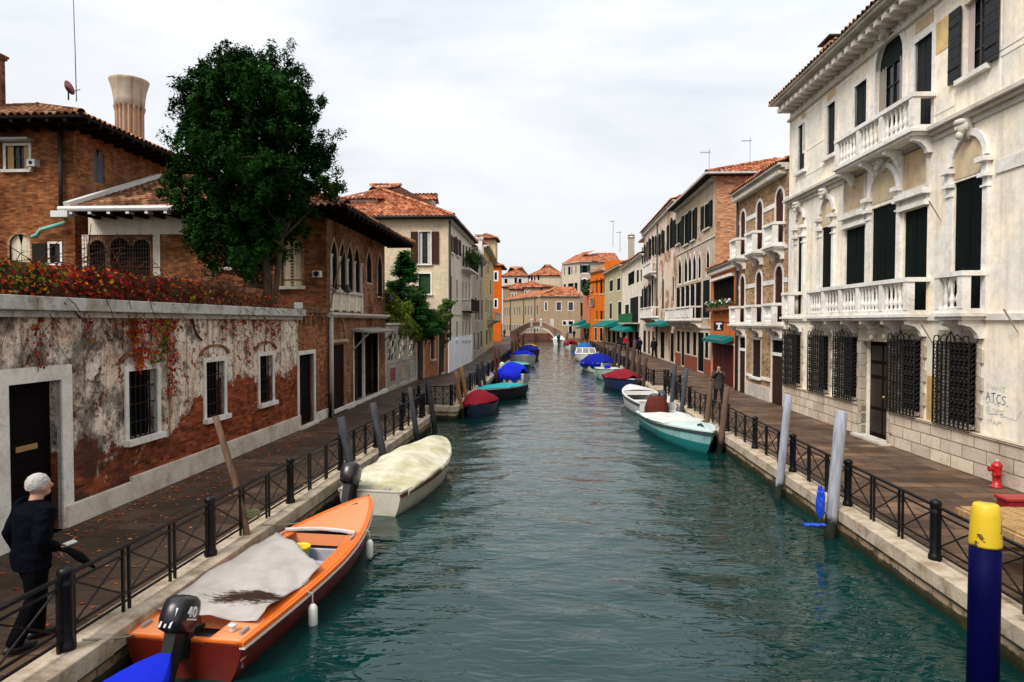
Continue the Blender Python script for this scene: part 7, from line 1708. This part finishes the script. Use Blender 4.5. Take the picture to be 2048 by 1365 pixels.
pl = [((1308, 716), 1.75, (.015, .015, .018), (.012, .012, .015), 'person in black walking away by the green awning of the rose house', 0, 'walk'),
      ((1279, 712), 1.72, (.012, .012, .03), (.01, .01, .012), 'person in dark clothes beside the blue garment on the right quay', 20, 'stand'),
      ((1282, 704), 1.7, (.02, .03, .30), (.02, .02, .03), 'person in bright blue jacket on the right quay', 180, 'stand'),
      ((1252, 703), 1.7, (.35, .02, .03), (.02, .02, .02), 'person in red jacket in the group beneath the awnings', 170, 'walk'),
      ((1243, 702), 1.74, (.02, .02, .022), (.02, .02, .02), 'person in black left of the red jacket beneath the awnings', 150, 'walk'),
      ((994, 681), 1.74, (.02, .022, .025), (.02, .04, .06), 'person in black walking along the far left quay', 0, 'walk'),
      ((1009, 675), 1.7, (.03, .025, .025), (.02, .02, .02), 'person in brown standing near the left foot of the bridge', 0, 'stand'),
      ((1128, 676), 1.74, (.02, .02, .022), (.02, .02, .02), 'person in black stepping off the right end of the bridge', 90, 'walk'),
      ((1148, 678), 1.7, (.02, .02, .02), (.02, .02, .02), 'dark figure at the quay right of the bridge', 0, 'stand'),
      ((1173, 684), 1.74, (.03, .025, .03), (.02, .02, .02), 'dark figure by the pink house awning', 30, 'stand')]
for (px_, py_), h_, jc, tc_, lab, rz_, ps in pl:
    q = atz(px_, py_); person(lab, (q.x, q.y, 0), R(rz_), h_, ps, jc, tc_)
xb_ = aty(1070, 650, 126.4).x; person('person in red jacket on the crest of the distant bridge', (xb_, 126.4, deck(xb_)), R(90), 1.72, 'walk', (.5, .03, .03), (.03, .03, .04))
# ================================================================ hydrant
hy = atz(1993, 975); h = thing('fire_hydrant', 'small red fire hydrant on the right pavement beside the palazzo base', 'hydrant', (hy.x, hy.y, 0)); HR = paint((.42, .012, .012), .35, .3, .5, 8)
MB().lathe([(.12, 0), (.12, .03), (.075, .04), (.07, .2), (.085, .22), (.085, .25), (.075, .26), (.085, .38), (.095, .40), (.095, .42), (.075, .45), (.045, .49), (.02, .50)], (0, 0, 0), 16).build('barrel', HR, h, smooth=True)
for a, z_ in ((180, .35), (250, .30)):
    d = V((cos(R(a)), sin(R(a)), 0)); MB().tube([V((0, 0, z_)), V((0, 0, z_)) + d*.12], .042, 10).tube([V((0, 0, z_)) + d*.12, V((0, 0, z_)) + d*.15], .052, 8).build('outlet', HR, h, smooth=False)
MB().box((0, 0, .515), (.04, .04, .035)).build('valve_nut', paint((.6, .58, .55)), h)
# ================================================================ raised wooden walkway, red barrier, caught bag
wk = thing('wooden_platform', 'raised wooden plank walkway with side boards behind the right railing', 'walkway', (5.95, 6.8, 0)); WD = wood((.30, .16, .07))
m = MB()
for i in range(5): m.box((-.32 + i*.18, 0, .62), (.165, 5.4, .045))
m.build('deck', wood((.42, .25, .11)), wk, bevel=.004); MB().box((-.45, 0, .56), (.04, 5.4, .13)).build('side_board', wood((.46, .28, .13)), wk); MB().box((-.43, -.9, .27), (.03, 3.6, .44)).build('lower_board', WD, wk)
for y_ in (-2.5, -1.2, 0.1, 1.4, 2.45):
    m = MB(); m.bar((-.38, y_, 0), (-.3, y_, .6), .07); m.bar((.42, y_, 0), (.34, y_, .6), .07); m.bar((-.36, y_, .15), (.4, y_, .15), .05); m.build('trestle', WD, wk)
q = atz(2030, 1052); rb = thing('red_barrier', 'low dark red metal barrier box at the right edge of the frame', 'barrier', (q.x + .35, q.y, 0)); RR = paint((.22, .008, .012), .4, .3)
MB().box((0, 0, .26), (1.1, .3, .3)).build('panel', RR, rb, bevel=.03); MB().box((0, 0, .43), (1.16, .34, .05)).build('top_rim', paint((.32, .02, .02), .4, .2), rb, bevel=.015)
for x_ in (-.45, .45): MB().box((x_, 0, .06), (.08, .5, .12)).build('foot', RR, rb)
pb_ = aty(1641, 1005, 11.4); pbg = thing('plastic_bag', 'crumpled bright blue plastic bag snagged on the thick grey pole', 'plastic bag', (pb_.x, pb_.y, pb_.z)); BLP = paint((.012, .06, .50), .3, .15, .5, 8)
MB().grid(lambda i, j: (lambda a, th: V((.075*sin(th)*cos(a), .07*sin(th)*sin(a), .25*cos(th)))*(1 + .35*noise.noise((cos(a)*2, sin(a)*2, th*3))))(2*pi*i, pi*j), 20, 14).build('bag', BLP, pbg, smooth=False)
MB().grid(lambda i, j: V((-.30 + .34*i + .03*noise.noise((i*4, j*3, 0)), -.06 + .14*j*(1 - .4*i) - .1, -.36 + .02 + .03*noise.noise((i*5, j*4, 2)))), 12, 6).build('loose_flap', BLP, pbg, solid=.01)
# ================================================================ wall lamps
for (u, z, lab) in ((.35, 4.35, 'black iron bracket lantern on the loggia house corner'), (6.6, 4.3, 'black iron bell lamp at the far end of the loggia wall')):
    p = G2.P(u, z, 0); l = thing('wall_lamp', lab, 'street lamp', tuple(p)); m = MB(); m.bar((0, 0, 0), (.62, 0, .02), .03); m.tube([(0.02, 0, -.3), (.15, 0, -.22), (.3, 0, -.05), (.45, 0, 0)], .014, 5); m.tube([(.12 + .08*cos(t), 0, -.1 + .08*sin(t)) for t in [i*.7 for i in range(10)]], .012, 5); m.build('bracket', iron(), l)
    MB().lathe([(.02, .02), (.06, -.02), (.08, -.1), (.15, -.2), (.15, -.22), (.02, -.21)], (.6, 0, 0), 12).build('shade', iron((.03, .03, .03)), l, smooth=True); MB().ball((.6, 0, -.24), .05).build('bulb', glass((.3, .3, .28)), l, smooth=True)
# ================================================================ trees and creepers
def in_poly(x, y, P_):
    c = False
    for i in range(len(P_)):
        (x0, y0), (x1, y1) = P_[i], P_[(i + 1) % len(P_)]
        if (y0 > y) != (y1 > y) and x < (x1 - x0)*(y - y0)/(y1 - y0) + x0: c = not c
    return c
# big evergreen in the garden: an irregular crown in clumps along limbs
TX, TY = -8.0, 18.9
tr = thing('evergreen_tree', 'large dark evergreen tree with ragged crown behind the garden wall', 'tree', (TX, TY, .9)); lv, wdm = MB(), MB()
def sil(z):   # half widths left/right of the crown at height z (world), metres
    T_ = [(4.7, 1.5, -.5), (5.2, 1.8, .4), (6.25, 2.3, 1.45), (7.1, 2.45, 2.4), (7.9, 2.4, 2.2), (8.6, 2.2, 2.0), (9.3, 2.05, 1.8), (10.0, 1.5, 1.5), (10.4, .95, 1.1), (10.9, .5, .6)]
    for (a, l0, r0), (b_, l1, r1) in zip(T_, T_[1:]):
        if a <= z <= b_: k = (z - a)/(b_ - a); return l0 + (l1 - l0)*k, r0 + (r1 - r0)*k
    return 0, 0
random.seed(21)
wdm.tube([(0, 0, -.2), (.02, 0, 1.6), (.0, .1, 3.4), (-.2, .1, 5.2), (-.35, 0, 7.2), (-.4, 0, 9.6)], [.17, .15, .14, .12, .08, .03], 8); wdm.tube([(.1, .05, 1.2), (.3, 0, 3.4), (.5, .1, 5.4), (.6, 0, 7.6), (.55, 0, 9.2)], [.07, .08, .07, .05, .02], 6)
wdm.tube([(-.05, .05, 2.6), (-.7, .1, 4.2), (-1.1, 0, 6), (-1.3, 0, 7.6)], [.07, .08, .06, .02], 6)
big = [(V(((px_ - 522)*.01385, dy_, 2.23 + (645 - py_)*.01385)), r_) for px_, py_, dy_, r_ in ((352, 395, 0, .5), (350, 345, .3, .5), (385, 440, -.2, .5), (400, 478, 0, .42), (372, 290, -.3, .5), (372, 225, .2, .45), (405, 165, 0, .42), (638, 345, .2, .48), (600, 395, -.2, .45), (628, 285, 0, .48), (612, 215, .2, .48), (578, 150, 0, .42), (470, 118, 0, .42), (545, 120, .1, .38), (330, 372, 0, .3), (655, 370, 0, .3))]; tries = 0
while len(big) < 78 and tries < 6000:
    tries += 1; z = random.uniform(5.0, 10.2); l_, r_ = sil(z); e = random.uniform(-1, 1); x = (e*r_ if e > 0 else e*l_)*.74; dm = .5*(l_ + r_)*sqrt(max(0, 1 - e*e)); y = random.uniform(-1, 1)*dm*.8
    c = V((x - .35, y, z - .9)); r = random.uniform(.42, .80)*(.72 if z > 9.6 else 1)*(.8 if x > .6 else 1.0)
    if c.x > .1 and 5.6 < c.z < 7.6 and random.random() < .35: continue
    if any((c - q).length < (r + s2)*.56 for q, s2 in big): continue
    big.append((c, r))
def tuft(c, nrm, w0, h0):
    a = nrm.orthogonal().normalized(); a.rotate(Matrix.Rotation(random.uniform(0, 6.28), 3, nrm)); b2 = nrm.cross(a); w_ = w0*random.uniform(.7, 1.2); h_ = h0*random.uniform(.6, 1.4); lv.add([c - a*w_, c + b2*h_*.3, c + a*w_, c + b2*h_*1.2], [(0, 1, 2, 3)])
for c, r in big:
    for _ in range(int(28*(r/.6)**2)):
        d = V((random.gauss(0, 1), random.gauss(0, 1), random.gauss(.25, 1))).normalized(); s0 = c + d*r*random.uniform(.45, 1.12)*(1 + .25*noise.noise(c + d*2)); rr = random.uniform(.10, .21)
        for _ in range(62):
            q = V((random.gauss(0, 1), random.gauss(0, 1), random.gauss(0, 1))).normalized()*rr*random.random()**.4; q.z *= 1.35; nrm = (q.normalized()*.8 + d*.5 + V((random.gauss(0, .5), random.gauss(0, .5), random.gauss(.2, .5)))).normalized(); tuft(s0 + q + d*.05, nrm, .040, .095)
    base = V((-.35 if c.x < .1 else .5, 0, max(2.6, c.z - .5*abs(c.x) - .5))); wdm.tube([base, (base + c)/2 + V((0, 0, -.06)), c], [.04, .028, .012], 4, cap=False)
for k in range(70):   # stray sprays breaking the outline
    c, r = random.choice(big); d = V((random.choice((-1, 1)) + random.gauss(0, .3), random.gauss(0, .4), random.gauss(.5, .5))).normalized(); tip = c + d*(r + random.uniform(.15, .4)); wdm.tube([c, tip], [.014, .004], 3, cap=False)
    for _ in range(90): t = random.uniform(.55, 1.05); tuft(c + (tip - c)*t + V((random.gauss(0, .06), random.gauss(0, .06), random.gauss(0, .06))), V((random.gauss(0, 1), random.gauss(0, 1), random.gauss(0, 1))).normalized(), .03, .08)
wdm.build('trunk', wood((.10, .07, .05)), tr, smooth=True); lv.build('crown', leafmat((.002, .007, .001), (.006, .024, .003), (.020, .066, .010)), tr)
# conifer and shrubs beyond the loggia house
random.seed(5)
pc_ = aty(805, 500, 36); cf = thing('conifer', 'young pointed dark green conifer rising beyond the loggia house', 'tree', (pc_.x, 36.5, 0)); lv, wdm = MB(), MB(); Ht = aty(805, 500, 36.5).z
wdm.tube([(0, 0, 0), (0, 0, Ht*.5), (0, 0, Ht)], [.12, .07, .01], 6)
for i in range(150):
    z = 2.4 + (Ht - 2.5)*(i/150)**.9; L_ = (Ht - z)*.42*random.uniform(.7, 1.15) + .1; a = random.uniform(0, 6.28); d = V((cos(a), sin(a), 0)); tip = V((0, 0, z)) + d*L_ + V((0, 0, -.12*L_))
    wdm.tube([V((0, 0, z)), tip], [.02, .005], 3, cap=False)
    for j in range(int(60 + L_*70)):
        t = random.random()**.6; c = V((0, 0, z)) + (tip - V((0, 0, z)))*t + V((random.gauss(0, .08), random.gauss(0, .08), random.gauss(-.02, .05)))*(1 + t*.4); dd = (d + V((random.gauss(0, .5), random.gauss(0, .5), random.gauss(-.1, .3)))).normalized(); sd = dd.orthogonal().normalized()
        lv.add([c - sd*.035, c + sd*.035, c + dd*random.uniform(.12, .24)], [(0, 1, 2)])
wdm.build('trunk', wood((.09, .06, .04)), cf); lv.build('crown', leafmat((.004, .018, .004), (.010, .042, .008), (.03, .08, .02)), cf)
def shrub(name, label, cx, cy, blobs, mat, n=90, size=.12, tx=None, seed=3):
    random.seed(seed); s = thing(name, label, 'shrub', (cx, cy, 0)); lv, wdm = MB(), MB()
    for (x, y, z, r) in blobs:
        for _ in range(int(n*r*r*13)):
            q = V((random.gauss(0, 1), random.gauss(0, 1), random.gauss(0, 1))).normalized()*r*random.random()**.4; c = V((x, y, z)) + q + V((0, 0, .12*noise.noise(q*4)))
            nrm = V((random.gauss(0, 1), random.gauss(0, 1), random.gauss(.5, 1))).normalized(); a = nrm.orthogonal().normalized(); a.rotate(Matrix.Rotation(random.uniform(0, 6.28), 3, nrm)); b2 = nrm.cross(a); w_ = size*random.uniform(.4, .7); lv.add([c - a*w_*.5, c + b2*w_*.8, c + a*w_*.5, c - b2*w_*.8], [(0, 1, 2, 3)])
        wdm.tube([(x*.3, y*.3, 0), (x*.6, y*.6, z*.6), (x, y, z)], [.05, .03, .01], 4, cap=False)
    wdm.build('stem', wood((.10, .07, .05)), s); lv.build('foliage', mat, s); return s
def bl(lst, cx, cy, Y0):
    o_ = []
    for (px_, py_, pr_) in lst:
        Yv = Y0(px_); p = aty(px_, py_, Yv); o_.append((p.x - cx, Yv - cy, p.z, pr_*Yv/FPX))
    return o_
YY = lambda x: 31.5 + (x - 770)*.075
shrub('shrub', 'yellow-green bush bulging over the screen wall below the conifer', -7.9, 33, bl([(782, 605, 20), (790, 630, 24), (775, 640, 16), (805, 650, 26), (790, 660, 20), (825, 665, 20), (812, 620, 18), (840, 672, 14), (780, 590, 12), (775, 665, 10)], -7.9, 33, YY), leafmat((.05, .09, .012), (.11, .16, .02), (.24, .24, .03), 1.4), 300, .13)
shrub('shrub', 'dense dark green bush between the conifer and the beige house', -7.5, 37, bl([(835, 615, 22), (850, 640, 24), (868, 632, 16), (840, 650, 20), (862, 655, 18), (828, 590, 16), (880, 645, 12)], -7.5, 37, YY), leafmat((.012, .04, .008), (.03, .085, .016), (.07, .13, .03), 1.3), 300, .13, seed=8)
shrub('creeper', 'hanging green creeper trailing down beside the beige house corner', -6.8, 40, bl([(885, 620, 12), (895, 612, 10), (888, 640, 11), (898, 632, 9), (893, 655, 9), (898, 670, 6), (893, 683, 5), (885, 655, 8), (905, 607, 6), (892, 605, 9)], -6.8, 40, lambda x: 40.5), leafmat((.03, .07, .01), (.07, .13, .02), (.14, .2, .05), 2), 420, .11, seed=9)
q = aty(505, 545, 20.3); shrub('shrub', 'small dark round garden bush behind the coping below the big tree', q.x, 20.3, [(0, 0, q.z, .32), (.05, 0, q.z - .35, .35), (-.1, 0, q.z + .2, .2)], leafmat((.006, .018, .006), (.012, .035, .01), (.02, .06, .02)), 420, .08, seed=12)
# roof-terrace plants on the pink house
q = aty(1180, 565, 119); shrub('terrace_plants', 'bushy green plants spilling over the pink house roof terrace', q.x + .6, 119, [(0, 0, q.z - .2, 1.0), (-.8, 0, q.z - 1.2, 1.0), (1.0, 0, q.z + 1.2, 1.0), (.4, 0, q.z + .5, .9), (-1.3, 0, q.z - 1.6, .7)], leafmat((.02, .05, .012), (.04, .09, .02), (.08, .14, .04)), 60, .4, seed=14)
# red creeper on the garden wall
random.seed(33); vi = thing('creeper', 'tangled autumn creeper with red, orange and green leaves over the garden wall', 'creeper', (0, 0, 0), world=True); vi.location = (-7.3, 10, 3.5); ROOTM[vi.name] = Matrix.Translation((7.3, -10, -3.5))
st_ = MB(); cols = {k: MB() for k in 'royg'}
def yw(px_): return FPX*7.4/(1100 - px_)
for i in range(1600):
    px_ = random.uniform(-60, 545); y = yw(px_) + random.uniform(-.3, .3); dens = 1 if px_ > 150 else .45
    if random.random() > dens: continue
    hgt = .52 if 120 < px_ < 380 else (.45 if px_ >= 380 else .38)
    p = G.P(y - 3.5, 3.5 + random.random()*hgt, random.uniform(-.5, -.02)); pts = [p]
    d = V((random.gauss(-.01, .06), random.gauss(.09, .2), random.gauss(.03, .09)))
    for k in range(5): d += V((random.gauss(0, .02), random.gauss(0, .03), -.035 + random.gauss(0, .02))); p = p + d*.8; pts.append(p)
    st_.tube(pts, random.uniform(.003, .008), 3, cap=False)
def put_leaf(k, p, s_=.05):
    n_ = V((1.0 + random.gauss(0, .5), random.gauss(0, .6), random.gauss(.2, .6))).normalized(); a = n_.orthogonal().normalized(); a.rotate(Matrix.Rotation(random.uniform(0, 6.28), 3, n_)); b2 = n_.cross(a); s_ *= random.uniform(.6, 1.3)
    cols[k].add([p - b2*s_, p - a*s_*.8 + n_*.01, p + b2*s_*1.1, p + a*s_*.8 + n_*.01], [(0, 1, 2, 3)])
for i in range(1700):
    px_ = random.uniform(-60, 560); y = yw(px_) + random.uniform(-.1, .1); k = random.random(); nse = noise.noise((y*.9, 3, 0))
    if px_ > 300 and random.random() < .45: continue
    c = 'r' if k < .66 else ('o' if k < .84 else ('y' if k < .92 else 'g'))
    if 330 < px_ < 450 and nse > 0: c = random.choice('yogr')
    if px_ < 60: c = random.choice('ggroy')
    z = 3.5 + random.random()**.8*(.5 if px_ < 400 else .32); put_leaf(c, G.P(y - 3.5, z, random.uniform(-.35, .16)), .034)
# trailing strands down the face
strands = [(100, 665, 640, 'r'), (170, 690, 700, 'r'), (95, 650, 620, 'o'), (255, 640, 720, 'o'), (265, 640, 755, 'r'), (275, 640, 745, 'o'), (285, 640, 735, 'r'), (295, 650, 740, 'o'), (305, 650, 735, 'g'), (318, 645, 700, 'g'), (330, 640, 690, 'y'), (335, 650, 800, 'r'), (340, 690, 805, 'r'), (325, 700, 735, 'g'), (262, 690, 715, 'r'), (440, 640, 690, 'o'), (447, 650, 680, 'r'), (465, 640, 690, 'r'), (458, 640, 660, 'g'), (505, 640, 675, 'r'), (500, 640, 660, 'r'), (520, 640, 665, 'o'), (530, 650, 700, 'r'), (485, 700, 735, 'r'), (380, 640, 660, 'r'), (70, 665, 745, 'r'), (245, 640, 700, 'o'), (225, 640, 660, 'r'), (540, 645, 690, 'r'), (555, 640, 670, 'r')]
for x0, y0, y1, c in strands:
    u, z0 = G.uz(x0, 630); _, z1 = G.uz(x0, y1); uu = u; pts = []; dens = 34
    n = max(3, int((z0 - z1)*8)); 
    for k in range(n + 1):
        z = z0 - (z0 - z1)*k/n; uu += random.gauss(0, .03); pts.append(G.P(uu, z, .03))
    st_.tube(pts, .006, 4, cap=False)
    for k in range(int((z0 - z1)*(90 if 250 <= x0 <= 340 else 60))):
        t = random.random(); q = pts[min(int(t*n), n)]; cc = c if random.random() < .7 else random.choice('ro'); put_leaf(cc, q + V((random.uniform(.01, .07), random.gauss(0, .08), random.gauss(0, .04))), .03)
st_.tube([G.P(G.uz(383, 620)[0], 3.4, .05), G.P(G.uz(378, 640)[0], 3.2, .06), G.P(G.uz(388, 665)[0], 2.9, .05), G.P(G.uz(400, 675)[0], 2.75, .04)], .022, 5)
st_.build('stem', wood((.06, .018, .011)), vi)
for k, c in (('r', (.42, .02, .015)), ('o', (.55, .12, .01)), ('y', (.50, .34, .03)), ('g', (.12, .20, .03))): cols[k].build('leaves', leafmat(mul(c, .35), mul(c, .65), mul(c, 1.1), 5), vi)
# fallen leaves
fl = MB(); random.seed(2)
for _ in range(900):
    y = random.uniform(5, 19) if random.random() < .75 else random.uniform(4.5, 26); x = -7.25 + abs(random.gauss(0, .55)) + .1*(y > 14); 
    if random.random() < .35: x = random.uniform(-7.2, -4.6)
    if x > -4.7: continue
    s_ = random.uniform(.018, .04); a = random.uniform(0, 6.28); z = .012; fl.add([(x + cos(a)*s_, y + sin(a)*s_, z), (x - sin(a)*s_*.7, y + cos(a)*s_*.7, z + .01), (x - cos(a)*s_, y - sin(a)*s_, z + .004), (x + sin(a)*s_*.7, y - cos(a)*s_*.7, z)], [(0, 1, 2, 3)])
tag(fl.build('fallen_leaves', leafmat((.35, .02, .01), (.4, .08, .02), (.5, .22, .06), 6)), 'scattered red and orange leaves on the left pavement', 'fallen leaves', kind='stuff')
# tv aerials
for x, y, Yv, hh in ((1418, 352, 42, 1.6), (1500, 318, 43, 1.3), (1226, 490, 98, 3.5), (1240, 500, 92, 2.5), (1012, 555, 165, 2)):
    p = aty(x, y, Yv); o = thing('tv_aerial', {1418: 'rake-shaped television aerial above the gothic house cornice', 1500: 'television aerial on the orange hipped roof peak of the gothic house', 1226: 'tall thin aerial mast above the pale green house', 1240: 'shorter aerial mast beside the tall one above the far row', 1012: 'tiny aerial above the leftmost distant white house'}[x], 'aerial', (p.x, p.y, p.z - .3)); s_ = .012 if Yv < 50 else .03
    MB().tube([(0, 0, 0), (0, 0, hh + .3)], s_, 5).build('mast', iron((.08, .08, .08)), o); m = MB(); m.bar((-.5, 0, hh + .1), (.1, 0, hh + .1), s_*1.5)
    for i in range(6): m.bar((-.5 + i*.1, -.2, hh + .1), (-.5 + i*.1, .2, hh + .1), s_)
    m.build('antenna', iron((.08, .08, .08)), o)
